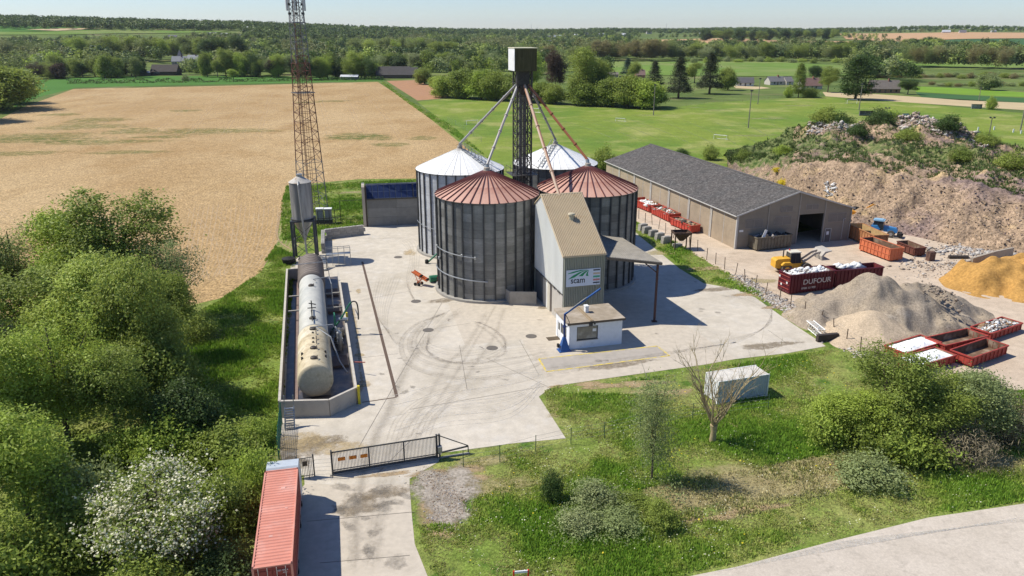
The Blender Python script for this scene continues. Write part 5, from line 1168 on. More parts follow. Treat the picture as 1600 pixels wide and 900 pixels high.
M_skgrey = mat('skip_grey', (.16, .14, .105), .8, var=.2, scale=1.2, c2=(.11, .085, .06), c2s=1, c2t=(.5, .65))
M_skmar = mat('skip_maroon', (.10, .012, .02), .5, var=.2, scale=1.2)
M_rin = mat('rust_lining', (.16, .095, .06), .9, var=.3, scale=1.5, c2=(.28, .21, .15), c2s=.7, c2t=(.5, .65))
M_oin = mat('ochre_lining', (.45, .30, .14), .9, var=.2, scale=1.5)
sg, sgL, sgW = skip3((1184, 372.3), (1238, 366.5), (1225, 360), 2.35, M_skgrey, M_black, 'big weathered grey open skip parked against the barn gable', ribs=11)
s2_, _, _ = skip3((1344.5, 372), (1392, 389), (1415, 385), 2.2, M_skor, M_rin, 'bright orange open skip with double row of side panels', ribs=9, panels=True)
skip3((1326.5, 349.8), (1366.5, 368), (1388, 362), 2.5, M_skyel, M_oin, 'ochre open skip beside the barn corner, behind the orange one', ribs=10)
skip3((1402, 377), (1430, 388), (1440, 385), 1.5, mat('skip_brown', (.14, .05, .035), .8, var=.3, scale=2), M_rin, 'small dark rusty skip of scrap behind the orange skip', ribs=5)
mk1, mkL, mkW = skip3((1236, 430.7), (1304.7, 422.7), (1292, 413), 2.9, M_skmar, M_rin, 'maroon high skip with large pale lettering, filled with white waste', ribs=14, z0=.15)
# lettering on the maroon skip
for s_, sz, x_, z_ in (('DUFOUR', 1.05, -mkL*.22, 1.35), ('0800 13 800', .42, -mkL*.24, .62)):
    text('lettering', s_, sz, (x_, -mkW/2-.115, z_), (R(90), 0, 0), mat('faded_white', (.50, .45, .42), .7, var=.3, scale=5), mk1, sx=1.15, bold=.01)
q = MB(); 
for z in (.7, 1.3, 1.9, 2.5): q.box(-mkL/2-.1, -mkL/2-.02, -mkW/2+.1, mkW/2-.1, z, z+.1)
q.build('door_bar', mat('faded_red', (.30, .06, .05), .6), mk1); q = MB()
for y, z in ((-.9, 1.5), (.8, 2.1), (.3, 1.0)): q.box(-mkL/2-.12, -mkL/2-.1, y, y+.3, z, z+.3)
q.build('reflector', M_white, mk1)
skip3((1307, 423), (1381, 417.5), (1363, 411), 2.7, M_skmar, mat('maroon_inside', (.16, .03, .03), .7, var=.2, scale=1), 'second maroon high skip, half empty, right of the lettered one', ribs=13, z0=.15)
LG = 'low red skips at the corner of the gravel yard'
w1, w1L, w1W = skip3((1383, 540), (1438.7, 523.7), (1465, 537.5), 1.15, M_skred, M_rin, 'low red skip with white filling, touching the gravel heap', grp=LG, ribs=8)
w2, w2L, w2W = skip3((1434, 572.5), (1494, 555), (1466, 541), 1.15, M_skred, M_rin, 'low red skip with white filling, nearest the bushes', grp=LG, ribs=8)
skip3((1477.5, 540), (1542.5, 525), (1510, 511), 1.2, M_skred, M_rin, 'empty low red skip, behind the other empty one', grp=LG, ribs=8)
skip3((1520, 559), (1575, 540), (1540, 529), 1.3, M_skred, M_oin if False else M_rin, 'empty low red skip with pale floor and small white plate, in front', grp=LG, ribs=9)
l1, l1L, l1W = skip3((1549, 521), (1597.5, 505), (1566, 495.5), 1.1, M_skred, M_rin, 'low red skip loaded with grey scrap, farthest right', grp=LG, ribs=8)
RG = 'red skips along the barn wall'
r1, r1L, r1W = skip3((1047.5, 340), (1080, 353), (1091, 351), 1.5, M_skbrt, M_rin, 'bright red skip nearest the barn corner, full of brown wood', grp=RG, ribs=8)
r2, r2L, r2W = skip3((1017.5, 322), (1046, 335), (1062, 333), 1.7, M_skbrt, M_rin, 'pale faded red skip second along the barn wall', grp=RG, ribs=10)
r3, r3L, r3W = skip3((995, 313), (1015, 321), (1030, 319), 1.6, M_skbrt, M_rin, 'red skip third along the barn wall, heaped with pale rubbish', grp=RG, ribs=7)
skip3((978, 302), (996, 309), (1009, 306), 1.6, M_skbrt, M_rin, 'red skip farthest along the barn wall beside the silo', grp=RG, ribs=6)
# loads of loose stuff
def rubble(name, n, place, smin, smax, m, label=None, cat=None, seed=3, flat_=1.):
    """loose angular lumps as one mesh"""
    r_ = np.random.RandomState(seed); V_, F_ = [], []
    base = np.array([(0, 0, 1), (1, 0, .2), (.1, 1, .1), (-.95, .1, .25), (-.1, -1, .1), (.1, 0, -.8)]); fc_ = [(0, 1, 2), (0, 2, 3), (0, 3, 4), (0, 4, 1), (5, 2, 1), (5, 3, 2), (5, 4, 3), (5, 1, 4)]
    P = place(r_, n); s = r_.uniform(smin, smax, n)*(.5+r_.rand(n)**2*1.3)
    vv = base[None]*(1+r_.uniform(-.35, .35, (n, 6, 3))); a = r_.rand(n)*6.28; ca, sa = np.cos(a), np.sin(a)
    x = vv[..., 0]*ca[:, None]-vv[..., 1]*sa[:, None]; y = vv[..., 0]*sa[:, None]+vv[..., 1]*ca[:, None]
    el = r_.uniform(.6, 1.6, n); vv = np.stack([x*el[:, None], y, vv[..., 2]*flat_*r_.uniform(.5, 1, n)[:, None]], -1)*s[:, None, None]+P[:, None]
    f = (np.array(fc_)[None]+np.arange(n)[:, None, None]*6).reshape(-1, 3)
    ms = m if isinstance(m, (list, tuple)) else [m]; me = fast_mesh(name, vv.reshape(-1, 3), f, 3, ms)
    if len(ms) > 1: me.polygons.foreach_set('material_index', np.repeat(r_.randint(0, len(ms), n), 8).astype(np.int32))
    o = put(name, me); o['kind'] = 'stuff'; return tag(o, label, cat)
def in_skip(rt, L_, W_, z, mound=.25):
    M = np.array(rmat(rt))
    def f(r_, n):
        x = r_.uniform(-L_/2+.25, L_/2-.25, n); y = r_.uniform(-W_/2+.25, W_/2-.25, n); zz = z+mound*(1-(2*x/L_)**2)*r_.rand(n)
        return (M[:3, :3] @ np.stack([x, y, zz])).T+M[:3, 3]
    return f
M_lw = mat('white_waste', (.72, .72, .70), .7, var=.1, scale=3); M_ls = mat('scrap_grey', (.30, .27, .25), .8, var=.4, scale=4); M_lb = mat('wood_waste', (.30, .19, .11), .9, var=.4, scale=4); M_ldk = mat('dark_waste', (.06, .05, .045), .9)
rubble('white_waste', 500, in_skip(mk1, mkL*.95, mkW, 2.55, .5), .12, .3, [M_lw, M_lw, M_ls, M_lw], 'white plastic waste heaped in the lettered maroon skip', 'waste', 5)
rubble('wood_waste', 260, in_skip(r1, r1L, r1W, 1.1, .5), .12, .35, [M_lb, M_lb, M_ldk, M_ls], 'brown wood waste in the bright red skip', 'waste', 6)
rubble('mixed_waste', 240, in_skip(r2, r2L, r2W, 1.2, .4), .12, .35, [M_lb, M_ls, M_lw, M_skbrt], 'mixed waste in the second red skip', 'waste', 7)
rubble('mixed_waste', 220, in_skip(r3, r3L, r3W, 1.3, .4), .12, .4, [M_lb, M_lw, M_lw, M_ls], 'pale waste in the third red skip', 'waste', 8)
rubble('scrap_pile', 500, in_skip(l1, l1L, l1W, .9, .3), .06, .25, [M_ls, M_lw, M_lb, M_ls], 'grey scrap filling the farthest right low skip', 'scrap', 9)
rubble('dark_waste', 200, in_skip(sg, sgL, sgW, 2.0, .3), .15, .4, [M_ldk, M_ldk, M_ls], 'dark waste heaped in the grey skip', 'waste', 10)
q = MB(); q.hexa([(0, 0, 0), (.5, 0, 0), (.5, .1, 0), (0, .1, 0)], [(.6, .2, 1.5), (1.0, .2, 1.4), (1.0, .3, 1.4), (.6, .3, 1.5)]); o = q.build('white_board', M_white, None); p = V3(1185, 373, 2.3); o.location = (p.x+.8, p.y+.9, 2.1); tag(o, 'white board sticking up out of the grey skip', 'board')
for rt, L_, W_ , nm in ((w1, w1L, w1W, 'touching the gravel heap'), (w2, w2L, w2W, 'nearest the bushes')):
    nx, ny = 26, 14; v = []; 
    for j in range(ny):
        for i in range(nx):
            x = (i/(nx-1)-.5)*(L_-.1); y = (j/(ny-1)-.5)*(W_-.1); e = min(1, 4*min(i/(nx-1), 1-i/(nx-1)), 4*min(j/(ny-1), 1-j/(ny-1)))
            v.append((x, y, 1.0+.32*e+.09*math.sin(x*3+y*2)*e+rnd.uniform(-.05, .05)*e))
    f = [(j*nx+i, j*nx+i+1, (j+1)*nx+i+1, (j+1)*nx+i) for j in range(ny-1) for i in range(nx-1)]
    me = bpy.data.meshes.new('plaster_load'); me.from_pydata(v, [], f); me.materials.append(mat('plaster_white', (.86, .86, .84), .9, var=.03, scale=2, bump=.05, bscale=4, c2=(.74, .74, .73), c2s=1.2, c2t=(.6, .75)))
    o = put('plaster_load', me, None, rmat(rt)); tag(o, 'bright white plaster load in the low red skip %s' % nm, 'load', kind='stuff')
wsk = V3(1325, 418, 2.4)
rubble('white_bags', 40, lambda r_, n: np.stack([wsk.x+r_.uniform(-1.6, 1.6, n), wsk.y+r_.uniform(-.6, .6, n), 2.2+r_.rand(n)*.6], 1), .3, .6, M_lw, 'white bags in the second maroon skip', 'bags', 12)
# ================================================================== PILES
def pile(name, comps, m, label, cat, seed, res=.45, rough=.25, xr=None, yr=None, kind=None, steep=None):
    """comps: (x,y,h,rx,ry,rot) cones, smooth max"""
    xs = [c[0] for c in comps]; ys = [c[1] for c in comps]; ex = max(max(c[3], c[4]) for c in comps)*1.15
    x = np.arange(min(xs)-ex, max(xs)+ex, res); y = np.arange(min(ys)-ex, max(ys)+ex, res); X, Y = np.meshgrid(x, y); H = np.full(X.shape, -9.)
    for cx, cy, h, rx, ry, ro in comps:
        dx, dy = X-cx, Y-cy; u = (dx*math.cos(ro)+dy*math.sin(ro))/rx; w = (-dx*math.sin(ro)+dy*math.cos(ro))/ry
        wob = 1+.07*np.sin(np.arctan2(w, u)*3+seed)+.05*np.sin(np.arctan2(w, u)*7+seed*2)
        r = np.sqrt(u*u+w*w+.012)*wob; hh = h*(1.05-r); H = np.log(np.exp(2.2*np.clip(H, -9, 20))+np.exp(2.2*hh))/2.2
    H = np.minimum(H, 20)+noise2(X, Y, seed, rough)*np.clip(H, 0, 1)
    keep = H > -.12; ny, nx = X.shape; Z = np.clip(H, -.1, None)
    i = (np.arange(nx-1)[None]+np.arange(ny-1)[:, None]*nx); k4 = (keep[:-1, :-1] | keep[1:, :-1] | keep[:-1, 1:] | keep[1:, 1:]); i = i[k4]
    f = np.stack([i, i+1, i+nx+1, i+nx], 1); v = np.stack([X, Y, Z], -1).reshape(-1, 3); us, inv = np.unique(f, return_inverse=True)
    o = put(name, fast_mesh(name, v[us], inv.reshape(f.shape), 4, m, smooth=True)); tag(o, label, cat, kind=kind); return o
def noise2(X, Y, seed, amp):
    r_ = np.random.RandomState(seed); o = np.zeros_like(X)
    for k in range(22):
        fr = 2**r_.uniform(-1.2, 1.9); a = r_.rand()*6.28; o += np.sin((X*math.cos(a)+Y*math.sin(a))*fr+r_.rand()*6.28+1.5*np.sin((X*math.sin(a)-Y*math.cos(a))*fr*.6+r_.rand()*6))/fr**.7
    return o*amp*.3
M_gravel = mat('gravel_heap', (.335, .27, .195), .95, var=.14, scale=2.5, speck=.2, specks=5, c2=(.27, .225, .175), c2s=.18, c2t=(.42, .6), c3=(.41, .345, .27), c3s=.3, c3t=(.58, .7), coord='World', bump=.06, bscale=6, spec=.1)
M_gravel2 = mat('beige_heap', (.45, .355, .25), .95, var=.12, scale=2.5, speck=.15, specks=5, coord='World', bump=.05, bscale=6, spec=.1)
M_sand = mat('yellow_sand', (.42, .235, .07), .95, var=.12, scale=1.5, speck=.15, specks=3, c2=(.40, .22, .065), c2s=.4, c2t=(.5, .65), coord='World', bump=.05, bscale=4, spec=.1)
def gxy(px, py, z=0): p = V3(px, py, z); return p.x, p.y
a = gxy(1378, 436, 5.6); b = gxy(1440, 441, 4.8); c_ = gxy(1300, 470, 2.6)
pile('gravel_heap', [(a[0], a[1], 5.9, 9.6, 9.0, 0), (b[0]-1.0, b[1]+.8, 4.8, 10.5, 7.6, .3), (c_[0]+1.5, c_[1]+.5, 2.3, 6.8, 5.5, .6), (gxy(1490, 480, 2)[0], gxy(1490, 480, 2)[1]+1.5, 2.5, 6, 4, 0)], M_gravel, 'large grey brown gravel heap behind the low red skips', 'heap', 4, .3, .38)
a = gxy(1362, 485, 2.9)
pile('beige_gravel_heap', [(a[0], a[1]-.5, 3.1, 6.4, 6.6, 0)], M_gravel2, 'smaller beige gravel heap in front of the large grey one', 'heap', 5, .3, .1)
rubble('stones', 110, lambda r_, n: (lambda x, y: np.stack([x, y, 5.1*(1-np.hypot((x-gxy(1440, 441, 4.8)[0])/11.5, (y-gxy(1440, 441, 4.8)[1])/10))+.05], 1))(gxy(1470, 475, 2.5)[0]+r_.normal(0, 1.5, n), gxy(1470, 475, 2.5)[1]+r_.normal(0, 1.8, n)), .08, .26, mat('clod', (.27, .215, .165), .95), 'dark clods on the flank of the grey gravel heap', 'stones', 31)
a = gxy(1588, 401, 4.3); b = gxy(1556, 424, 1.5)
pile('sand_heap', [(a[0], a[1], 4.6, 8, 7, 0), (b[0]+1, b[1], 2.0, 4.6, 4.4, .2), (gxy(1640, 405, 4)[0], gxy(1640, 405, 4)[1], 4.5, 11, 10, 0), (gxy(1600, 432, 2)[0], gxy(1600, 432, 2)[1], 2.4, 9, 6, 0)], M_sand, 'yellow sand heap beside the low concrete wall', 'heap', 8, .3, .55)
wl = empty('sand_bay_wall', G(1516, 418), 0, 'long low concrete wall holding back the yellow sand', 'wall')
for a, b, h_ in (((1516, 418), (1552, 407), 1.6), ((1552, 407), (1580, 401), 1.6), ((1496, 423), (1514, 418.5), 1.3)):
    a, b = G(*a), G(*b); q = MB(); q.beam(a+Vector((0, 0, h_/2)), b+Vector((0, 0, h_/2)), .4, h_); q.build('wall_section', mat('bay_concrete', (.36, .31, .25), .9, var=.15, scale=1), wl, world=True)
def near(px, py, sx_, sy_, z=.05): 
    p = G(px, py); return lambda r_, n: np.stack([p.x+r_.normal(0, sx_, n), p.y+r_.normal(0, sy_, n), np.full(n, z)], 1)
M_stone = mat('pale_stone', (.50, .46, .41), .9, var=.2, scale=2); M_stone2 = mat('brown_stone', (.33, .26, .20), .9, var=.2, scale=2); M_stone3 = mat('grey_stone', (.36, .34, .32), .9, var=.2, scale=2)
ST = [M_stone, M_stone2, M_stone3]
rubble('rubble', 380, near(1478, 415, 4.0, 1.6), .08, .24, [M_stone3, M_stone2, M_stone2], 'loose stones left of the low sand wall', 'rubble', 21)
rubble('rubble', 900, near(1545, 392, 6, 2.0), .12, .38, [M_stone3, M_stone2, M_stone], 'pale broken stones at the foot of the earth bank', 'rubble', 22)
rubble('rubble', 130, near(1490, 432, 4.5, 1.0), .08, .2, ST, 'thin strip of stones on the gravel yard', 'rubble', 23)
def along(pts, w, z=.03):
    P = [G(*p) for p in pts]
    def f(r_, n):
        k = r_.randint(0, len(P)-1, n); t = r_.rand(n); A = np.array([(p.x, p.y) for p in P]); q_ = A[k]+(A[k+1]-A[k])*t[:, None]+r_.normal(0, w, (n, 2)); return np.column_stack([q_, np.full(n, z)])
    return f
rubble('fence_line_stones', 5200, along([(1150, 432), (1200, 462), (1235, 484), (1280, 508), (1320, 534), (1360, 556)], .75), .05, .17, ST, 'stones strewn along the foot of the brown fence posts', 'stones', 24)
rubble('roadside_gravel', 5200, along([(668, 745), (700, 765), (708, 790), (690, 820)], .8, .02), .015, .06, [M_stone3, M_stone2, mat('earth_bit', (.22, .16, .11), .95), M_stone2], 'loose gravel patch beside the entrance road', 'gravel', 25)
# junk and machinery
def axle(px, py, label):
    p = G(px, py); r = empty('scrap_machine', p, .3, label, 'scrap')
    q = MB(); q.box(-.6, .6, -.4, .4, 0, 1.5); q.build('casing', mat('scrap_brown', (.14, .08, .06), .9, var=.3, scale=3), r)
    q = MB(); q.tube([(-1, 0, 1.8), (0, 0, 2.3), (1.2, .2, 1.5)], .05, 6); q.tube([(-1.1, .2, 1.3), (-.4, 0, 2.1), (.9, -.1, 2.0)], .05, 6); q.build('bent_wire', M_darksteel, r)
axle(1453, 407, 'brown scrap box with bent wires standing alone on gravel')
q = MB(); q.tube([(-1.6, 0, .3), (1.6, 0, .3)], .28, 10)
for i in range(6): q.tube([(-1.5+i*.6, 0, .3), (-1.3+i*.6, .1, .75)], .05, 5)
o = q.build('dark_roller', mat('roller_dark', (.06, .05, .045), .8), None); o.location = G(1497, 404); tag(o, 'dark toothed roller lying behind the sand wall', 'roller')
# ---- wheel loader
def wheel(rt, x, y, r, w, rimm):
    q = MB(); q.tube([(x, y-w/2, r), (x, y+w/2, r)], r, 20); o = q.build('wheel', M_black if rimm is None else mat('tyre_dusty', (.09, .08, .07), .9, var=.2, scale=4), rt); s = -1 if y < 0 else 1
    q = MB(); q.tube([(x, y+s*(w/2-.05), r), (x, y+s*(w/2+.03), r)], r*.5, 14); q.build('rim', rimm or M_galv, o)
M_cat = mat('loader_yellow', (.66, .36, .04), .5, var=.12, scale=2)
wp_ = G(1243, 426); WL = empty('wheel_loader', (wp_.x, wp_.y+.8, .012), R(8), 'yellow wheel loader with raised bucket behind the maroon skip', 'wheel loader')
for x in (-1.9, 1.4):
    for y in (-1.15, 1.15): wheel(WL, x, y, .8, .6, M_cat)
q = MB(); q.prism([(-3.6, .9), (-3.6, 2.0), (-3.3, 2.25), (-1.2, 2.35), (-1.2, .7), (-2.2, .7)], -.8, .8); q.build('engine_cover', M_cat, WL)
q = MB(); q.prism([(-2.8, 1.5), (-2.4, 1.85), (-1.4, 1.85), (-1.0, 1.5), (-1.0, 1.35), (-2.8, 1.35)], -1.45, 1.45); q.build('rear_mudguard', M_cat, WL)
q = MB(); q.prism([(-1.1, .7), (-1.1, 1.5), (.6, 1.5), (2.0, 1.3), (2.1, .7)], -.7, .7); q.build('front_frame', M_cat, WL)
q = MB(); q.hexa([(-1.2, -.75, 1.5), (.6, -.75, 1.5), (.6, .75, 1.5), (-1.2, .75, 1.5)], [(-1.1, -.68, 3.15), (.35, -.68, 3.15), (.35, .68, 3.15), (-1.1, .68, 3.15)]); q.build('cab_glass', M_glass, WL)
q = MB()
for x0_, x1_ in ((-1.2, -1.1), (.6, .35), (-.3, -.35)):
    for y in (-.76, .76): q.beam((x0_, y, 1.5), (x1_, y*.9, 3.15), .09)
q.build('cab_frame', M_darksteel, WL)
q = MB(); q.box(-1.25, .5, -.8, .8, 3.15, 3.3); q.build('cab_roof', mat('roof_cream', (.60, .56, .46), .6, var=.05), WL)
q = MB(); q.tube([(-1.9, .3, 2.3), (-1.9, .3, 3.5)], .1, 8); q.build('exhaust', M_darksteel, WL)
q = MB(); q.lathe([(.1, 0), (.1, .2), (.03, .25)], 8, -.9, .4); o = q.build('beacon', mat('beacon_red', (.6, .05, .03), .4), WL); o.location = (0, 0, 3.3)
for y in (-.55, .55): q = MB(); q.beam((1.0, y, 1.6), (2.9, y, 2.9), .2, .35); q.beam((2.9, y, 2.9), (3.8, y, 3.1), .2, .3); q.build('lift_arm', mat('arm_dusty', (.36, .31, .26), .8, var=.2, scale=2), WL)
q = MB(); pr_ = [(3.6, 2.6), (3.5, 3.3), (4.0, 4.0), (5.1, 4.15), (5.15, 4.05), (4.2, 3.75), (3.75, 3.2), (3.85, 2.75), (4.9, 2.75), (4.9, 2.65)]; q.prism(pr_, -1.5, 1.5); q.build('bucket', mat('bucket_grey', (.42, .38, .33), .7, .1, var=.15, scale=2), WL, M=Matrix.Translation((0, 0, -.6)))
# ---- tractor
M_tb = mat('tractor_blue', (.05, .22, .48), .4, var=.08, scale=2)
tp_ = G(1378, 368); TRC = empty('tractor', (tp_.x, tp_.y, .012), R(-32), 'blue tractor with pale blue roof parked behind the ochre skip', 'tractor')
for x, r, w in ((-1.3, .95, .5), (1.5, .65, .4)):
    for y in (-.95, .95): wheel(TRC, x, y, r, w, M_galv)
q = MB(); q.prism([(.1, .9), (.1, 1.95), (2.2, 1.7), (2.5, 1.3), (2.4, .8)], -.42, .42); q.build('bonnet', M_tb, TRC)
q = MB(); q.hexa([(-1.7, -.7, 1.2), (.1, -.7, 1.2), (.1, .7, 1.2), (-1.7, .7, 1.2)], [(-1.55, -.65, 2.75), (-.05, -.65, 2.75), (-.05, .65, 2.75), (-1.55, .65, 2.75)]); q.build('cab_glass', M_glass, TRC)
q = MB()
for x0_, x1_ in ((-1.7, -1.55), (.1, -.05), (-.9, -.9)):
    for y in (-.71, .71): q.beam((x0_, y, 1.2), (x1_, y*.93, 2.75), .08)
q.build('cab_frame', M_darksteel, TRC)
q = MB(); q.box(-1.75, .15, -.8, .8, 2.75, 2.95); q.box(-1.5, -.1, -.65, .65, 2.95, 3.05); q.build('cab_roof', mat('roof_sky', (.25, .42, .56), .5, var=.05), TRC)
q = MB(); q.box(2.5, 3.2, -.9, .9, .4, .9); q.box(3.2, 3.4, -1.1, 1.1, .3, .6); q.build('front_weight', M_black, TRC)
for y in (-1.0, 1.0): q = MB(); q.prism([(-2.2, 1.3), (-1.9, 1.95), (-.9, 1.98), (-.4, 1.4), (-.4, 1.3)], y-.25, y+.25); q.build('mudguard', M_tb, TRC)
# ---- excavator corner behind barn
ep_ = G(1338, 352); EX = empty('excavator', (ep_.x+.5, ep_.y+3, 0), R(-20), 'orange excavator partly hidden behind the barn corner', 'excavator')
q = MB()
for y in (-1.1, 1.1): q.prism([(-1.8, .1), (-2.1, .5), (-1.8, .9), (1.8, .9), (2.1, .5), (1.8, .1)], y-.25, y+.25)
q.build('track', M_black, EX)
q = MB(); q.prism([(-2.4, 1.0), (-2.4, 2.2), (-.2, 2.3), (1.0, 2.0), (1.0, 1.0)], -1.2, 1.2); q.build('body', mat('digger_orange', (.62, .27, .03), .5, var=.12, scale=2), EX)
q = MB(); q.hexa([(-.2, .1, 2.0), (1.3, .1, 1.6), (1.3, 1.1, 1.6), (-.2, 1.1, 2.0)], [(-.1, .15, 3.0), (.9, .15, 3.0), (.9, 1.05, 3.0), (-.1, 1.05, 3.0)]); q.build('cab_glass', M_glass, EX)
q = MB(); q.beam((.9, -.3, 1.8), (3.4, -.3, 3.7), .35, .5); q.beam((3.4, -.3, 3.7), (4.8, -.3, 1.8), .3, .4); q.build('boom', MATS['digger_orange'], EX)
# ---- concrete blocks row, hopper stand
q = MB(); q.box(-.8, .8, -.42, .42, 0, .62); q.box(-.5, .5, -.25, .25, .62, .7); bm1 = q.mesh('interlocking_block', M_block)
for i, (px, py, n) in enumerate(((1004, 360, 2), (1010, 364.5, 2), (1020, 370, 2), (1030, 374.5, 2), (1040, 380, 2), (1058, 386, 1))):
    p = G(px, py)
    rt = empty('concrete_block_stack', p, SITE+R(8), 'grey concrete block stack on the grass, number %s from the silo' % ['one', 'two', 'three', 'four', 'five', 'six'][i] if False else ['pair of stacked concrete blocks nearest the silo in the grass row', 'second stacked pair of concrete blocks in the grass row', 'third stacked pair of concrete blocks, middle of the row', 'fourth stacked pair of concrete blocks in the grass row', 'fifth stacked pair of concrete blocks, beside the hopper stand', 'single flat concrete block lying under the hopper stand'][i], 'concrete blocks', 'concrete blocks lined up on the grass')
    for k in range(n): put('block', bm1, rt, Matrix.Translation((.05*k, 0, .64*k)) @ Matrix.Rotation(R(3*k), 4, 'Z'))
hp = G(1063, 389); HP = empty('hopper_stand', hp, SITE+R(-10), 'dark rusty steel hopper on four legs in the grass by the fence', 'hopper')
M_hr = mat('hopper_rust', (.085, .05, .035), .85, .1, var=.3, scale=3)
for x, y in ((-1.35, -1.1), (1.35, -1.1), (1.35, 1.1), (-1.35, 1.1)): strut('leg', M_hr, (x, y, 0), (x, y, 3.0), .09, HP, sq=True)
q = MB(); o_ = [(-1.45, -1.2, 3.0), (1.45, -1.2, 3.0), (1.45, 1.2, 3.0), (-1.45, 1.2, 3.0)]; i_ = [(-.3, -.3, 1.5), (.3, -.3, 1.5), (.3, .3, 1.5), (-.3, .3, 1.5)]
q.add(o_+i_, [(0, 1, 5, 4), (1, 2, 6, 5), (2, 3, 7, 6), (3, 0, 4, 7), (4, 5, 6, 7)]); q.build('hopper_bin', M_hr, HP)
q = MB()
for a in range(4): q.beam(o_[a], o_[(a+1) % 4], .14, .3)
q.build('top_frame', M_hr, HP)
# truss and barrier at the yard corner
ta, tb_ = G(1259, 512), G(1277, 527); TRS = empty('lattice_truss', ta, 0, 'white lattice truss section lying at the concrete corner', 'truss')
d_ = Vector((tb_.x-ta.x, tb_.y-ta.y, 0)); nv = Vector((-d_.y, d_.x, 0)).normalized()*.9; ch = [Vector((0, 0, .1)), nv+Vector((0, 0, .1)), Vector((0, 0, .95)), nv+Vector((0, 0, .95))]
for c in ch: strut('chord', M_whiteroof, c, c+d_, .06, TRS)
for i in range(6):
    u0, u1 = i/6., (i+1)/6.
    for a, b in ((0, 1), (2, 3), (0, 2), (1, 3)): strut('lacing', M_whiteroof, ch[a]+d_*u0, ch[b]+d_*u1, .035, TRS)
q = MB(); a, b = G(1276, 534), G(1308, 531); q.beam(a+Vector((0, 0, .45)), b+Vector((0, 0, .45)), .5, .9); tag(q.build('rubber_barrier', mat('barrier_dark', (.05, .04, .035), .7, var=.2), None), 'dark heavy barrier block at the corner of the concrete', 'barrier')
# red and white road barrier at the bottom edge
rb_ = G(814, 913); RB = empty('road_barrier', (rb_.x, rb_.y, .0), R(8), 'small red framed white board on posts at the verge bottom', 'road barrier')
for x in (-.5, .5): q = MB(); q.box(x-.05, x+.05, -.05, .05, 0, 1.15); q.build('post', mat('barrier_red', (.62, .03, .02), .5), RB)
q = MB(); q.box(-.45, .45, -.04, .04, .95, 1.12); q.box(-.45, .45, -.04, .04, .4, .55); q.build('rail', M_white, RB)
# ================================================================== POLES, GOALS, DUGOUTS
M_pole = mat('weathered_pole', (.20, .18, .155), .9, var=.15, scale=2)
def pole(px, py, ty, r, label, head=0, cat='floodlight pole'):
    p = G(px, py); h_ = HZ(p.y, ty); rt = empty('floodlight_pole', p, 0, label, cat, 'poles round the sports ground')
    q = MB(); q.tube([(0, 0, 0), (0, 0, h_)], [r, r*.65], 8); q.build('pole', M_pole, rt)
    if head:
        q = MB(); q.beam((-.9*head, 0, h_-.1), (.9*head, 0, h_-.1), .12)
        q.build('cross_arm', M_darksteel, rt)
        for x in (-.8*head, .8*head): q = MB(); q.hexa([(x-.3, -.35, h_-.15), (x+.3, -.35, h_-.15), (x+.3, .1, h_), (x-.3, .1, h_)], [(x-.3, -.3, h_+.25), (x+.3, -.3, h_+.25), (x+.3, .15, h_+.35), (x-.3, .15, h_+.35)]); q.build('lamp', M_darksteel, rt)
    return rt
pole(1021, 180, 133, .22, 'wooden pole in front of the dark hedge end', .3); pole(1169, 200, 142, .22, 'pale wooden pole alone on the bright lawn', .3); pole(1184, 163, 123, .2, 'pole beyond the lawn wire fence', .3)
pole(1342, 172, 132, .25, 'pole beside the grey dugout', .3); pole(1384, 187, 169, .2, 'short double lamp pole at the practice net', .9); pole(1545, 212, 184, .2, 'double lamp pole behind the rubble mound', .9); pole(1594, 205, 150, .25, 'tall pole at the frame edge beside white posts', 0); pole(1529, 158, 138, .2, 'thin far pole left of the small shelter', .3)
def goal(px, py, w_px, label, ang=0.1, s=1.0):
    p = G(px, py); rt = empty('football_goal', p, ang, label, 'football goal'); q = MB()
    W2, H2 = 3.66*s, 2.44*s; rr_ = .09
    q.tube([(-W2, 0, 0), (-W2, 0, H2), (W2, 0, H2), (W2, 0, 0)], rr_, 6); q.build('goal_frame', M_white, rt)
    q = MB()
    for x in (-W2, W2): q.tube([(x, 0, H2), (x, 1.2, H2*.9), (x, 1.8, 0)], .05, 5)
    q.tube([(-W2, 1.8, .05), (W2, 1.8, .05)], .05, 5)
    for i in range(9): q.tube([(-W2+i*W2/4, 0, H2), (-W2+i*W2/4, 1.8, 0)], .012, 4)
    q.build('net_frame', M_galv, rt)
goal(1125, 218, 16, 'white goal in the middle of the sports lawn', R(-35), .62); goal(969, 190, 12, 'small white goal left of the wooden pole', R(-30), .55); goal(1331, 162, 18, 'white goal in front of the tall dark poplar', R(15), .8); goal(985 + 0, 191, 1, 'x') if False else None
goal(1283, 187, 18, 'faint white goal on the lawn above the earth bank', R(10), .7)
goal(833, 176, 14, 'white goal seen behind the lattice tower', R(-30), .8); goal(738, 195, 10, 'white goal seen behind the left spout', R(30), .7); goal(1505, 213, 10, 'small white goal behind the rubble crest', R(20), .6); goal(1515, 215, 10, 'second small white goal behind the rubble crest', R(60), .5)
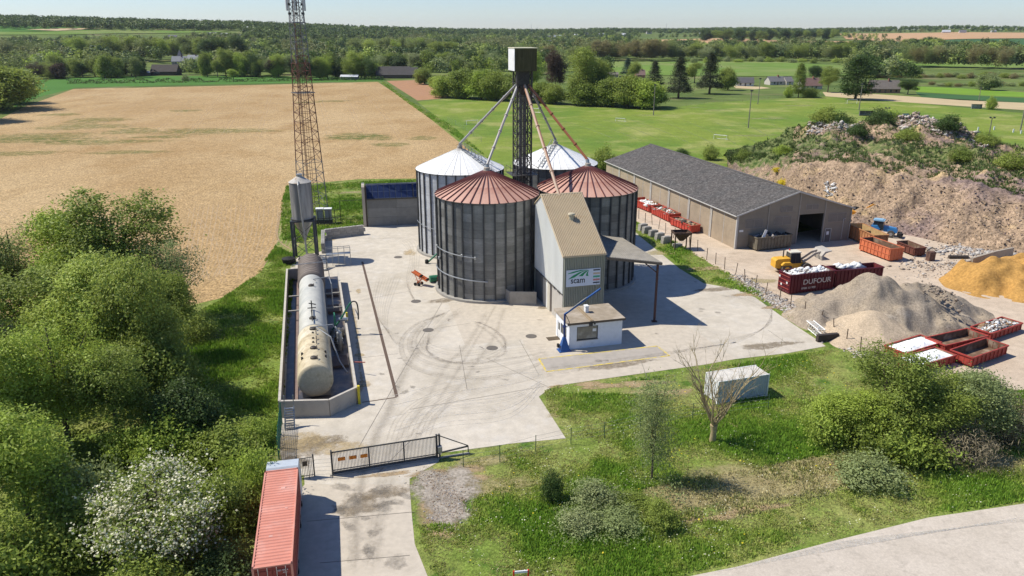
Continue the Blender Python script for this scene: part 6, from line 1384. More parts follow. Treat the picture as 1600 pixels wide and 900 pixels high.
def dugout(px, py, w_, m, label, ang=0.):
    p = G(px, py); rt = empty('dugout', p, ang, label, 'shelter'); q = MB(); q.box(-w_/2, w_/2, .9, 1.0, 0, 2.1); q.box(-w_/2, -w_/2+.1, 0, .9, 0, 2.1); q.box(w_/2-.1, w_/2, 0, .9, 0, 2.1); q.build('walls', m, rt)
    q = MB(); q.hexa([(-w_/2-.1, -.2, 2.12), (w_/2+.1, -.2, 2.12), (w_/2+.1, 1.1, 2.0), (-w_/2-.1, 1.1, 2.0)], [(-w_/2-.1, -.2, 2.22), (w_/2+.1, -.2, 2.22), (w_/2+.1, 1.1, 2.1), (-w_/2-.1, 1.1, 2.1)]); q.build('roof', M_roofgrey, rt); q = MB(); q.box(-w_/2+.2, w_/2-.2, .5, .85, .4, .5); q.build('bench', M_galv, rt)
    for x in (-w_/6, w_/6): q = MB(); q.box(x-.05, x+.05, 0, .1, 0, 2.1); q.build('post', M_galv, rt)
dugout(1355, 181, 6.5, mat('dugout_grey', (.12, .12, .12), .8), 'open grey dugout beside the pole on the lawn', R(-8)); dugout(1526, 170, 4.5, M_galv, 'pale grey shelter beside a round bush at the sandy strip', R(-10))
pn = G(1410, 189); PN = empty('ball_stop_net', pn, R(-6), 'pale blue ball stop net in a frame behind the rubble mound', 'net')
q = MB(); q.box(-5, 2, -.03, .03, .3, 3.0); q.build('net', mat('net_blue', (.30, .38, .45), .8, var=.2, scale=3), PN); q = MB(); q.beam((-7, 0, 3.1), (2.1, 0, 3.1), .1)
for x in (-7, -5, 2.1): q.beam((x, 0, 0), (x, 0, 3.1), .12)
q.build('net_pole', M_darksteel, PN)
pm = MB(); pm.box(-.2, .2, -.15, .15, 0, 1.3); pmm = pm.mesh('marker_post', M_white)
for px, py in ((1451, 189), (1477, 194), (1501, 196), (1528, 200), (1553, 199), (1583, 203), (1595, 205)):
    o = put('marker_post', pmm); o.location = G(px, py+4); tag(o, 'white marker post in the row beyond the rubble mound', 'post', 'white posts beyond the rubble mound')
fence('wire_fence', [V3(*p) for p in ((1072, 167), (1100, 164), (1130, 162), (1160, 160), (1200, 155), (1240, 152))], 1.6, 'low wire fence along the far edge of the sports lawn', M_postb, 3)
fence('wire_fence', [V3(*p) for p in ((700, 190), (712, 196), (725, 204), (740, 214), (752, 222))], 2.0, 'low wire fence between stubble field and sports lawn', M_galv, 4)
# ================================================================== EARTH BANK
def bankmat():
    m = mat('bank_earth', (.31, .222, .148), .95, var=.3, scale=.5, speck=.42, specks=2.2, c2=(.20, .145, .13), c2s=.055, c2t=(.48, .6), c3=(.40, .285, .155), c3s=.11, c3t=(.54, .64), coord='World', bump=.25, bscale=1.6, spec=.08)
    t = m.node_tree; L = t.links; b = t.nodes['Principled BSDF']; src = b.inputs['Base Color'].links[0].from_socket
    at = _n(t, 'ShaderNodeAttribute', attribute_name='green'); n = _n(t, 'ShaderNodeTexNoise'); n.inputs['Scale'].default_value = .45; n.inputs['Detail'].default_value = 8; n.inputs['Roughness'].default_value = .75
    L.new(_n(t, 'ShaderNodeNewGeometry').outputs['Position'], n.inputs[0]); ad = _n(t, 'ShaderNodeMath', operation='ADD'); L.new(at.outputs['Fac'], ad.inputs[0]); L.new(n.outputs['Fac'], ad.inputs[1])
    mr = _n(t, 'ShaderNodeMapRange'); mr.inputs[1].default_value = .93; mr.inputs[2].default_value = 1.07; L.new(ad.outputs[0], mr.inputs[0])
    mx = _n(t, 'ShaderNodeMix', data_type='RGBA'); L.new(mr.outputs[0], mx.inputs[0]); L.new(src, mx.inputs[6])
    n2 = _n(t, 'ShaderNodeTexNoise'); n2.inputs['Scale'].default_value = 1.2; n2.inputs['Detail'].default_value = 7; L.new(_n(t, 'ShaderNodeNewGeometry').outputs['Position'], n2.inputs[0])
    rp = _n(t, 'ShaderNodeValToRGB'); rp.color_ramp.elements[0].position = .35; rp.color_ramp.elements[1].position = .68; rp.color_ramp.elements[0].color = (.045, .08, .02, 1); rp.color_ramp.elements[1].color = (.20, .21, .085, 1); L.new(n2.outputs['Fac'], rp.inputs[0]); L.new(rp.outputs[0], mx.inputs[7])
    L.new(mx.outputs[2], b.inputs['Base Color']); return m
BL = [
 [(1130, 262, 0), (1190, 292, 0), (1262, 333, 0), (1335, 354, 0), (1420, 368, 0), (1500, 386, 0), (1600, 402, 0), (1800, 440, 0)],
 [(1133, 254, 2), (1200, 252, 5), (1250, 262, 7.5), (1310, 258, 9.3), (1380, 268, 9.3), (1450, 275, 9), (1520, 291, 8.5), (1600, 308, 7.6), (1800, 340, 7)],
 [(1136, 246, 3), (1200, 238, 5.5), (1260, 225, 8), (1320, 232, 9), (1400, 236, 9), (1480, 243, 9), (1550, 258, 8.5), (1620, 268, 8), (1800, 300, 7)],
 [(1140, 238, 3), (1210, 222, 5), (1262, 199, 10.5), (1300, 191, 12), (1350, 194, 12), (1400, 191, 13), (1435, 184, 14), (1478, 196, 13), (1520, 215, 10.5), (1560, 225, 8.5), (1640, 240, 7), (1800, 262, 6)]]
BNK = {}
def bank():
    nc = 330; px = np.linspace(1133, 1800, nc); W_ = []
    for ln in BL:
        P = np.array([tuple(V3(*p)) for p in ln]); xs = np.array([p[0] for p in ln], float)
        q = np.stack([np.interp(px, xs, P[:, k]) for k in range(3)], 1)
        ker = np.ones(13)/13.
        for k in range(3): e = np.pad(q[:, k], 6, mode='edge'); q[:, k] = np.convolve(e, ker, 'valid')
        W_.append(q)
    b4 = W_[3].copy(); b4[:, 1] += 15; b4[:, 0] += 2; b4[:, 2] = -.3; W_[0][:, 2] = -.15; W_.append(b4)
    rows = []; gr = []
    G0 = [0.05, .22, .62, .42, .5]; nr = [26, 26, 22, 16]
    for k in range(4):
        for i in range(nr[k]):
            t = i/nr[k]; ts = t; rows.append(W_[k]*(1-ts)+W_[k+1]*ts)
            g = G0[k]*(1-t)+G0[k+1]*t
            if k == 0: g = .08 if t < .8 else .08+(t-.8)*1.5
            gr.append(np.full(nc, g))
    rows.append(W_[4]); gr.append(np.full(nc, .5))
    A = np.array(rows); g = np.array(gr); n = noise2(A[..., 0]*.5, A[..., 1]*.5, 77, .8); n2 = noise2(A[..., 0]*2.2, A[..., 1]*2.2, 78, .3)
    edge = np.minimum(1, A[..., 2]/1.5).clip(0, 1); A[..., 2] += (n+n2)*edge*.75
    # chunky tipped ridges of the rear mound
    r1_ = np.abs(noise2(A[..., 0]*1.1, A[..., 1]*1.1, 80, .9)); A[..., 2] += r1_*edge*np.where(np.arange(A.shape[0])[:, None] > 48, .5, .12)
    # left vegetated part, bare scars on the upper mound
    PX = np.broadcast_to(px[None], g.shape); g = g+np.where(PX < 1240, .35, 0)*(1-np.clip((PX-1200)/60, 0, 1)*.6)
    rr_ = np.arange(g.shape[0])[:, None]
    for cx, r0, w_, rw in ((1342, 66, 26, 9), (1450, 68, 24, 9), (1350, 74, 20, 6), (1410, 62, 18, 3), (1290, 70, 16, 6), (1500, 72, 30, 7), (1440, 76, 20, 8), (1565, 60, 30, 8)):
        g = g-.6*np.exp(-((PX-cx)/w_)**2-((rr_-r0)/rw)**2)
    BNK['A'] = A; BNK['px'] = px; BNK['g'] = g
    nrw = A.shape[0]; i = (np.arange(nc-1)[None]+np.arange(nrw-1)[:, None]*nc).ravel(); f = np.stack([i, i+1, i+nc+1, i+nc], 1)
    me = fast_mesh('earth_bank', A.reshape(-1, 3), f, 4, bankmat(), smooth=False); at = me.attributes.new('green', 'FLOAT', 'POINT'); at.data.foreach_set('value', g.ravel().astype(np.float32))
    o = put('earth_bank', me); o['kind'] = 'structure'
bank()
def on_bank(r0, r1, c0, c1, lift=.0):
    A = BNK['A']; px = BNK['px']
    def f(r_, n):
        r = r_.uniform(r0, r1, n).astype(int); c = np.interp(r_.uniform(c0, c1, n), px, np.arange(len(px))).astype(int); return A[r, c]+np.column_stack([r_.normal(0, .25, n), r_.normal(0, .25, n), np.full(n, lift)])
    return f
rubble('bank_rubble', 5200, on_bank(1, 25, 1200, 1700), .05, .16, [mat('earth_clod', (.31, .225, .155), .95), mat('earth_clod', (.31, .225, .155), .95), mat('earth_clod_pale', (.38, .30, .22), .95), M_stone2, mat('purple_stone', (.23, .165, .155), .9)], 'stones and clods on the steep face of the earth bank', 'rubble', 41)
rubble('crest_rubble', 2600, on_bank(66, 78, 1405, 1490), .15, .5, [M_stone, M_stone2, mat('pink_stone', (.42, .32, .28), .9)], 'pinkish demolition rubble heaped on the rear crest', 'rubble', 42)
rubble('crest_rubble', 1500, on_bank(62, 78, 1265, 1345), .15, .45, [M_stone, M_stone2, M_ls], 'broken rubble below the bushes on the rear mound', 'rubble', 43)
rubble('crest_rubble', 1200, on_bank(68, 84, 1490, 1550), .12, .4, [M_stone, M_stone2], 'pale rubble tail at the right end of the rear crest', 'rubble', 44)
rubble('white_debris', 90, on_bank(14, 20, 1292, 1308), .15, .5, [M_lw, M_stone3], 'white plastic debris on the bank above the barn', 'debris', 45)
# ================================================================== FOLIAGE
LM = {
 'mid': leafmat('leaf_mid', (.205, .26, .045), (.24, .285, .06), (.17, .22, .042), trans=.42),
 'bright': leafmat('leaf_bright', (.29, .36, .06), (.26, .335, .055), (.33, .385, .085), trans=.42),
 'olive': leafmat('leaf_olive', (.22, .25, .085), (.19, .23, .07), (.25, .255, .11)),
 'dark': leafmat('leaf_dark', (.06, .10, .024), (.075, .12, .028), (.065, .10, .03)),
 'grey': leafmat('leaf_grey_green', (.25, .29, .12), (.22, .265, .10), (.27, .295, .14), trans=.42),
 'copper': leafmat('leaf_copper', (.085, .055, .035), (.075, .055, .035), (.09, .07, .04)),
 'blue': leafmat('leaf_blue_green', (.07, .11, .075), (.06, .10, .07), (.08, .12, .08)),
 'brown': leafmat('leaf_brownish', (.22, .185, .075), (.20, .175, .065), (.23, .20, .09)),
 'needle': leafmat('leaf_needle', (.04, .048, .02), (.045, .055, .022), (.04, .046, .022), trans=.1),
 'white': leafmat('blossom_white', (.62, .60, .43), (.66, .64, .47), (.60, .57, .42)),
 'gorse': leafmat('blossom_yellow', (.60, .48, .03), (.6, .5, .03), (.55, .45, .03)),
 'twig': leafmat('twig_brown', (.17, .14, .085), (.2, .165, .10), (.15, .125, .08), trans=.05)}
M_bark = mat('bark', (.11, .085, .06), .95, var=.25, scale=3, bump=.03, bscale=6)
def leaves(r_, P, Nn, size, asp=.55, jit=.9):
    """diamond leaves: positions P (n,3), preferred normals Nn"""
    n = len(P); d = Nn+r_.normal(0, jit, (n, 3)); d /= np.linalg.norm(d, axis=1)[:, None]+1e-9
    a = np.cross(d, r_.normal(0, 1, (n, 3))); a /= np.linalg.norm(a, axis=1)[:, None]+1e-9; b = np.cross(d, a)
    s = (size*r_.uniform(.6, 1.35, n))[:, None]
    v = np.stack([P-a*s*.5, P+b*s*asp*.5+d*s*.08, P+a*s*.5, P-b*s*asp*.5+d*s*.08], 1)
    return v.reshape(-1, 3), np.arange(n*4).reshape(-1, 4)
def crown_pts(seed, nc, per, R3, zc, cr, shape='round', inner=.45):
    r_ = np.random.RandomState(seed); d = r_.normal(0, 1, (nc, 3)); d /= np.linalg.norm(d, axis=1)[:, None]
    lob = 1+.16*np.sin(d[:, 0]*4+seed)+.14*np.sin(d[:, 1]*5+seed*2)+.12*np.sin(d[:, 2]*5+seed*3)
    rad = (inner+(1-inner)*r_.rand(nc)**.45)*lob
    c = d*rad[:, None]*np.array(R3)
    if shape == 'round' and R3[2] > 2.5:            # a crown of several boughs with gaps between
        ns = 9; sc_ = r_.normal(0, 1, (ns, 3)); sc_ /= np.linalg.norm(sc_, axis=1)[:, None]; sc_ *= r_.uniform(.35, .68, ns)[:, None]; sr = r_.uniform(.30, .50, ns); k_ = r_.randint(0, ns, nc)
        c = (sc_[k_]+d*(sr[k_]*(.45+.55*r_.rand(nc)**.5))[:, None])*np.array(R3)*1.04
    if shape == 'cone':
        z = r_.rand(nc)**1.25; ang = r_.rand(nc)*6.283; lay = .82+.18*np.sin(z*60+ang*2)
        rr_ = (1-z)**.85*np.sqrt(r_.uniform(.3, 1, nc))*lay; c = np.stack([rr_*np.cos(ang)*R3[0], rr_*np.sin(ang)*R3[1], (z*2-1)*R3[2]], 1)
        d = np.stack([np.cos(ang), np.sin(ang), np.full(nc, -.25)], 1)
    if shape == 'column':
        z = r_.rand(nc); ang = r_.rand(nc)*6.283; pr = np.clip(np.sin(np.clip(z*.93+.07, 0, 1)**.7*math.pi)**.55, .05, 1); rr_ = pr*np.sqrt(r_.uniform(.35, 1.1, nc)); c = np.stack([rr_*np.cos(ang)*R3[0], rr_*np.sin(ang)*R3[1], (z*2-1)*R3[2]], 1)
    c[:, 2] = np.where(c[:, 2] < -R3[2]*.75, c[:, 2]*.8, c[:, 2])
    cs = cr*r_.uniform(.55, 1.4, nc)
    P = np.repeat(c, per, 0)+r_.normal(0, 1, (nc*per, 3))*np.repeat(cs, per)[:, None]*np.array([1, 1, .62]); P[:, 2] += zc
    Nn = np.repeat(d*.8+np.array([0, 0, .6]), per, 0)
    t = np.clip(np.repeat(r_.rand(nc), per)*.62+r_.rand(nc*per)*.38, 0, 1)
    return r_, c+np.array([0, 0, zc]), P, Nn, t
PROTO = {}
def proto(key, seed, nc, per, R3, zc, cr, leaf, m='mid', shape='round', trunk=.28, limbs=9, inner=.45, asp=.55, extra=None, trunks=1):
    r_, cc, P, Nn, t = crown_pts(seed, nc, per, R3, zc, cr, shape, inner); P[:, 2] = np.maximum(P[:, 2], .08)
    v, f = leaves(r_, P, Nn, leaf, asp); tint = np.zeros((len(v), 4), np.float32); tint[:, 0] = np.repeat(t, 4); tint[:, 3] = 1
    me = fast_mesh('crown', v, f, 4, LM[m], tint)
    if extra:                                   # blossom laid among the leaves
        sel = np.repeat(r_.rand(nc) < extra[1], per) & (r_.rand(len(P)) < .9); P2 = np.concatenate([P[sel]+Nn[sel]*.12, P[sel]+Nn[sel]*.1+r_.normal(0, .12, (int(sel.sum()), 3))]); v2, f2 = leaves(r_, P2, np.concatenate([Nn[sel], Nn[sel]]), leaf*.52, .9); ti = np.zeros((len(v2), 4), np.float32); ti[:, 0] = np.repeat(r_.rand(len(P2)), 4); ti[:, 3] = 1
        me = fast_mesh('crown', np.concatenate([v, v2]), np.concatenate([f, f2+len(v)]), 4, [LM[m], LM[extra[0]]], np.concatenate([tint, ti]))
        me.polygons.foreach_set('material_index', np.concatenate([np.zeros(len(f)), np.ones(len(f2))]).astype(np.int32))
    q = MB(); top = zc+R3[2]*(.9 if shape != 'round' else .5)
    rr2 = random.Random(seed)
    for k in range(trunks):
        ox, oy = (rr2.uniform(-.8, .8), rr2.uniform(-.8, .8)) if trunks > 1 else (0, 0)
        q.tube([(ox*.3, oy*.3, -.2), (ox+.08, oy+.05, zc*.45), (ox*1.4-.1, oy*1.4, zc), (ox*1.6, oy*1.6, top)], [trunk, trunk*.72, trunk*.5, trunk*.12], 7)
    for k in range(limbs):
        c = cc[rr2.randrange(len(cc))]; z0 = zc*rr2.uniform(.35, 1.); s = Vector((0, 0, z0)); e = Vector(tuple(c))
        if shape == 'cone': s = Vector((0, 0, e.z))
        mid = s.lerp(e, .5)+Vector((0, 0, .25)); q.tube([s, mid, e], [trunk*.38, trunk*.24, trunk*.06], 5)
    tm = q.mesh('trunk', M_bark); H_ = float(np.percentile(P[:, 2], 99.5)); Wd = float(np.percentile(np.hypot(P[:, 0], P[:, 1]), 97))
    PROTO[key] = (me, tm, H_, Wd); return me
proto('oak1', 1, 360, 72, (4.6, 4.6, 4.6), 5.9, .58, .25)
proto('oak2', 2, 340, 72, (4.3, 4.8, 4.6), 6.8, .6, .25, 'bright')
proto('airy', 3, 240, 60, (4.4, 4.4, 5.4), 7.0, .62, .22, 'grey', inner=.3, limbs=22)
proto('tall', 4, 400, 70, (4.2, 4.2, 7.0), 7.5, .56, .25, 'mid', limbs=16)
proto('conifer', 5, 420, 26, (3.6, 3.6, 6.2), 7.2, .42, .34, 'needle', 'cone', limbs=26, asp=.4)
proto('poplar', 6, 300, 40, (2.5, 2.5, 7.0), 7.6, .55, .34, 'dark', 'column')
proto('shrub1', 7, 110, 60, (2.3, 2.3, 1.7), 1.5, .45, .24, 'mid', trunk=.1, trunks=3, inner=.35)
proto('shrub2', 8, 100, 52, (2.4, 2.2, 1.5), 1.3, .5, .24, 'grey', trunk=.1, trunks=3, inner=.3)
proto('blossom', 9, 240, 40, (3.4, 3.4, 2.9), 3.6, .42, .22, 'mid', trunk=.16, trunks=2, extra=('white', .72), inner=.5)
proto('thin', 10, 150, 56, (1.7, 1.7, 4.0), 4.4, .5, .15, 'grey', trunk=.1, inner=.15, limbs=16, asp=.4)
proto('gorse', 11, 30, 30, (.8, .8, .5), .5, .25, .22, 'gorse', trunk=.05, inner=.3)
proto('low1', 12, 46, 12, (4.6, 4.6, 4.4), 6.2, 1.1, 1.15, 'mid', limbs=3)
proto('low2', 13, 46, 12, (4.4, 4.4, 5.2), 6.8, 1.1, 1.1, 'bright', limbs=3)
proto('lowp', 14, 50, 11, (3.0, 3.0, 6.4), 7.6, .9, 1.05, 'olive', 'column', limbs=3)
proto('dense', 15, 300, 64, (4.6, 4.6, 3.9), 3.8, .62, .36, 'dark')
proto('twiggy', 16, 90, 50, (2.6, 2.2, 1.3), 1.2, .6, .34, 'twig', trunk=.08, trunks=3, inner=.2, asp=.12)
HTR = lambda p: float(hterr(p.x, p.y))
NT = [0]
def plant(key, px, pyb, pyt, wpx, label, m=None, name='tree', cat='tree', group=None, base=None, single=False, rz=None):
    me, tm, H_, Wd = PROTO[key]; p = base if base is not None else PT(px, pyb)
    h_ = HZ(p.y, pyt)-p.z; f_ = p.y*cp+(CAMH-p.z-h_*.5)*sp; w_ = wpx*f_/F/2
    NT[0] += 1; rz = rnd.random()*6.28 if rz is None else rz
    sc = (w_/Wd, w_/Wd, h_/H_)
    if single:
        o = put(name, me); o.location = p; o.rotation_euler.z = rz; o.scale = sc; tag(o, label, cat, group); c = o
    else:
        o = empty(name, p, rz, label, cat, group); o.scale = sc; c = put('crown', me, o); put('trunk', tm, o)
    if m and me.materials[0] != LM[m]:
        c.material_slots[0].link = 'OBJECT'; c.material_slots[0].material = LM[m]
    return o
WD = 'trees of the wood beside the field'
for a in [
 ('tall', 200, 505, 299, 165, 'tallest tree of the wood, at its top toward the stubble field', 'mid'),
 ('oak2', 118, 505, 334, 150, 'bright rounded tree left of the tallest one in the wood', 'bright'),
 ('airy', 40, 500, 352, 150, 'pale loose-crowned tree at the upper left edge of the wood', 'olive'),
 ('oak1', -60, 520, 350, 160, 'tree cut by the frame at the upper left of the wood', 'mid'),
 ('airy', 268, 512, 372, 110, 'grey green tree at the wood corner nearest the field edge', 'grey'),
 ('oak1', 262, 560, 425, 96, 'darker tree below the wood corner, shading the grass strip', 'mid'),
 ('oak2', 165, 600, 405, 180, 'broad bright green tree in the middle of the wood', 'bright'),
 ('tall', 60, 600, 425, 170, 'green tree left of the broad bright one', 'mid'),
 ('oak1', 245, 622, 402, 140, 'tree right of the broad bright one, half in shade', 'mid'),
 ('oak2', -30, 640, 440, 170, 'tree at the left frame edge halfway down the wood', 'mid'),
 ('airy', 110, 700, 500, 170, 'loose crowned tree below the broad bright one', 'bright'),
 ('tall', 10, 740, 530, 160, 'dense tree at the left frame edge above the lower bushes', 'bright'),
 ('oak1', 190, 700, 545, 140, 'low tree in the hollow of the wood', 'mid'),
 ('dense', 262, 640, 525, 120, 'dense dark bush tree in the shade left of the grass strip', 'mid'),
 ('oak1', 60, 860, 640, 190, 'broad leafy tree in the lower left of the wood', 'bright'),
 ('airy', -40, 900, 700, 190, 'loose tree at the lower left frame corner', 'mid')]:
    plant(a[0], a[1], a[2], a[3], a[4], a[5], a[6], group=WD)
BS = 'bushes at the foot of the wood'
for a in [
 ('shrub1', 262, 735, 650, 110, 'bright green bush above the white blossom, feathery topped', 'bright'),
 ('shrub2', 205, 740, 664, 90, 'yellow green bush left of the feathery topped one', 'bright'),
 ('shrub1', 345, 740, 668, 120, 'round bush midway between blossom and green mesh fence', 'mid'),
 ('shrub1', 402, 712, 655, 64, 'sunlit bush beside the green mesh fence', 'bright'),
 ('shrub2', 400, 790, 700, 90, 'sunlit bush right behind the truck cab', 'bright'),
 ('shrub1', 370, 850, 740, 110, 'bush between white blossom and the red container', 'mid'),
 ('shrub2', 130, 830, 720, 130, 'grey green bush left of the white blossom', 'grey'),
 ('shrub1', 140, 900, 790, 150, 'dark bush at the lower left of the white blossom', 'mid'),
 ('shrub1', 40, 950, 820, 170, 'bush at the bottom left corner of the view', 'mid'),
 ('shrub2', 230, 960, 880, 150, 'low bush under the white blossom at the bottom edge', 'mid'),
 ('shrub1', 355, 940, 860, 110, 'bush beside the container rear at the bottom edge', 'dark'),
 ('dense', 300, 690, 600, 100, 'dark bush in deep shade below the wood corner', 'dark'),
 ('shrub2', 310, 540, 490, 70, 'low bush where the grass strip meets the wood', 'mid'),
 ('shrub1', 90, 780, 690, 120, 'green bush hemmed between lower trees of the wood', 'mid')]:
    plant(a[0], a[1], a[2], a[3], a[4], a[5], a[6], 'bush', 'bush', BS)
plant('blossom', 262, 885, 745, 205, 'hawthorn covered with white blossom at the lower left', None, 'blossoming_tree', 'tree')
# verge bushes, right
VB = 'bushes along the verge'
plant('tall', 1378, 690, 548, 135, 'tall dense green tree beside the low red skips', 'mid', 'tree', 'tree')
for a in [
 ('oak1', 1330, 690, 610, 110, 'rounded bush left of the tall tree by the skips', 'bright'),
 ('shrub1', 1290, 690, 620, 90, 'left end bush of the long hedge by the skips', 'bright'),
 ('oak1', 1450, 700, 590, 130, 'grey green bush right of the tall tree by the skips', 'mid'),
 ('oak1', 1520, 690, 588, 130, 'broad bush at the right of the long hedge', 'grey'),
 ('twiggy', 1570, 700, 615, 90, 'bare brown twiggy bush at the right end of the hedge', 'twig'),
 ('twiggy', 1500, 740, 660, 120, 'tangle of brown twigs in front of the hedge', 'twig'),
 ('shrub2', 1430, 740, 670, 120, 'low spreading bush in front of the hedge middle', 'mid'),
 ('shrub1', 1350, 775, 715, 110, 'low pale bush on the verge below the hedge', 'grey'),
 ('shrub2', 1390, 720, 650, 110, 'bush filling the front foot of the tall tree', 'mid'),
 ('shrub1', 1600, 690, 640, 90, 'bush at the right frame edge beyond the hedge', 'mid'),
 ('shrub2', 925, 800, 755, 80, 'pale spreading bramble in the middle of the verge', 'grey'),
 ('shrub2', 965, 845, 800, 90, 'low pale bramble below the spreading one in the verge', 'grey'),
 ('shrub1', 985, 812, 775, 70, 'bramble adjoining the pale spreading one, darker', 'mid'),
 ('shrub1', 862, 785, 735, 42, 'small dark round bush in the verge', 'dark'),
 ('shrub2', 905, 860, 800, 80, 'low bramble nearest the road in the verge', 'grey'),
 ('shrub1', 1030, 830, 785, 70, 'low bush by the dry earth strip of the verge', 'mid')]:
    plant(a[0], a[1], a[2], a[3], a[4], a[5], a[6], 'bush', 'bush', VB)
plant('thin', 1018, 755, 585, 84, 'slender young tree with fine grey green leaves in the verge', 'grey', 'tree', 'tree')
# bare tree
bt = G(1113, 690); BT = empty('bare_tree', bt, 0, 'leafless pollarded tree in front of the white container', 'tree'); rb = random.Random(5)
M_bb = mat('bare_bark', (.34, .27, .15), .9, var=.25, scale=3)
q = MB(); q.tube([(0, 0, -.1), (.05, 0, 1.0), (0, 0, 1.75)], [.33, .27, .36], 9); q.build('trunk', M_bb, BT, smooth=True)
def twig(q, p, d, L_, r, dep):
    n = 4; pts = [p]; dd = d.copy()
    for i in range(n): dd = (dd+Vector((rb.uniform(-.16, .16), rb.uniform(-.16, .16), rb.uniform(-.02, .16)))).normalized(); pts.append(pts[-1]+dd*L_/n)
    q.tube(pts, [r*(1-.18*i) for i in range(n+1)], 5 if dep < 2 else 3)
    if dep < 3:
        for k in range(4 if dep < 2 else 3):
            i = rb.randint(1, n); nd = (dd+Vector((rb.uniform(-.8, .8), rb.uniform(-.8, .8), rb.uniform(-.1, .5)))).normalized(); twig(q, pts[i], nd, L_*.55, r*.45, dep+1)
for k in range(9):
    a = k*.7+rb.uniform(-.2, .2); q = MB(); s = rb.uniform(.35, .85) if k < 8 else .1
    twig(q, Vector((0, 0, 1.6)), Vector((math.cos(a)*s, math.sin(a)*s, .85)).normalized(), rb.uniform(4.0, 5.6), .12, 0); q.build('branch', M_bb, BT)
# ---- middle distance, each tree a thing
MD = 'trees beyond the sports lawn'
for a in [
 ('tall', 905, 163, 77, 66, 'tall broad light green tree in front of the copper one', 'mid', 'tree'),
 ('dense', 905, 165, 128, 60, 'low spreading tree at the foot of the tall broad one', 'mid', 'tree'),
 ('dense', 935, 163, 112, 34, 'rounded tree crown right of the low spreading one', 'dark', 'tree'),
 ('oak1', 868, 150, 80, 36, 'dark copper coloured tree beside the elevator head box', 'copper', 'tree'),
 ('tall', 938, 162, 94, 36, 'narrow tree hugging the right side of the tall broad one', 'mid', 'tree'),
 ('tall', 830, 140, 82, 40, 'bright tree just behind the elevator tower', 'bright', 'tree'),
 ('conifer', 1060, 154, 90, 42, 'big dark conifer, left one of the pair beyond the wire fence', None, 'conifer'),
 ('conifer', 1108, 147, 83, 42, 'big dark conifer, right one of the pair beyond the wire fence', None, 'conifer'),
 ('conifer', 1022, 140, 96, 30, 'dark conifer rising out of the hedge end', None, 'conifer'),
 ('conifer', 980, 120, 91, 22, 'bluish conifer behind the white caravan', 'blue', 'conifer'),
 ('oak1', 990, 125, 97, 26, 'green tree between bluish conifer and dark conifer', 'mid', 'tree'),
 ('dense', 1137, 141, 107, 30, 'rounded dark tree right of the conifer pair', 'mid', 'tree'),
 ('oak2', 1085, 130, 98, 30, 'green tree seen between the two big conifers', 'mid', 'tree'),
 ('poplar', 1336, 156, 88, 54, 'great dark poplar standing alone by the sandy strip', 'dark', 'tree'),
 ('poplar', 1247, 153, 99, 20, 'slim green poplar beside the brown roofed house', 'mid', 'tree'),
 ('oak1', 1275, 128, 103, 34, 'dark tree behind the red brown roofed house', 'dark', 'tree'),
 ('oak1', 1293, 145, 104, 30, 'tree right of the red brown roofed house', 'mid', 'tree'),
 ('shrub1', 1231, 153, 133, 16, 'bright small bush left of the slim poplar', 'bright', 'bush'),
 ('shrub2', 1265, 152, 136, 34, 'garden bush below the red brown roof', 'mid', 'bush'),
 ('oak1', 1418, 148, 124, 28, 'dark round tree at the right of the brick house', 'dark', 'tree'),
 ('dense', 1545, 141, 116, 36, 'round grey green tree alone in the rough meadow', 'grey', 'tree'),
 ('shrub1', 1548, 172, 150, 18, 'bright bush beside the pale grey shelter', 'bright', 'bush'),
 ('shrub1', 941, 268, 228, 48, 'round green bush between rear silo and barn roof', 'mid', 'bush'),
 ('shrub1', 1109, 252, 226, 30, 'dark round bush beyond the barn ridge', 'mid', 'bush'),
 ('shrub1', 1065, 243, 232, 26, 'low dark bush just showing over the barn roof', 'dark', 'bush'),
 ('shrub1', 1228, 220, 203, 14, 'small dark bush on the lawn left of the mound', 'dark', 'bush'),
 ('dense', 0, 172, 100, 120, 'big rounded tree clump at the left edge of the stubble field', 'mid', 'tree'),
 ('dense', -50, 190, 105, 100, 'tree clump cut by the left frame beside the stubble field', 'mid', 'tree'),
 ('dense', 30, 162, 112, 66, 'lower tree closing the clump toward the crop field', 'mid', 'tree'),
 ('oak1', 365, 125, 108, 22, 'small bright round tree on the green crop strip', 'bright', 'tree'),
 ('shrub1', 290, 127, 116, 14, 'small bush on the dark line of the crop strip', 'grey', 'bush')]:
    plant(a[0], a[1], a[2], a[3], a[4], a[5], a[6], a[7], 'bush' if a[7] == 'bush' else 'tree', MD)
hd = [(692, 152, 122, 34), (712, 153, 118, 34), (730, 154, 112, 40), (752, 156, 114, 40), (776, 157, 116, 40), (800, 158, 120, 36), (822, 160, 130, 34), (845, 161, 132, 32), (868, 163, 136, 30), (935, 165, 138, 36), (958, 167, 126, 40), (980, 169, 122, 44), (1003, 170, 128, 44), (1022, 168, 134, 30), (664, 132, 110, 22), (680, 136, 124, 14)]
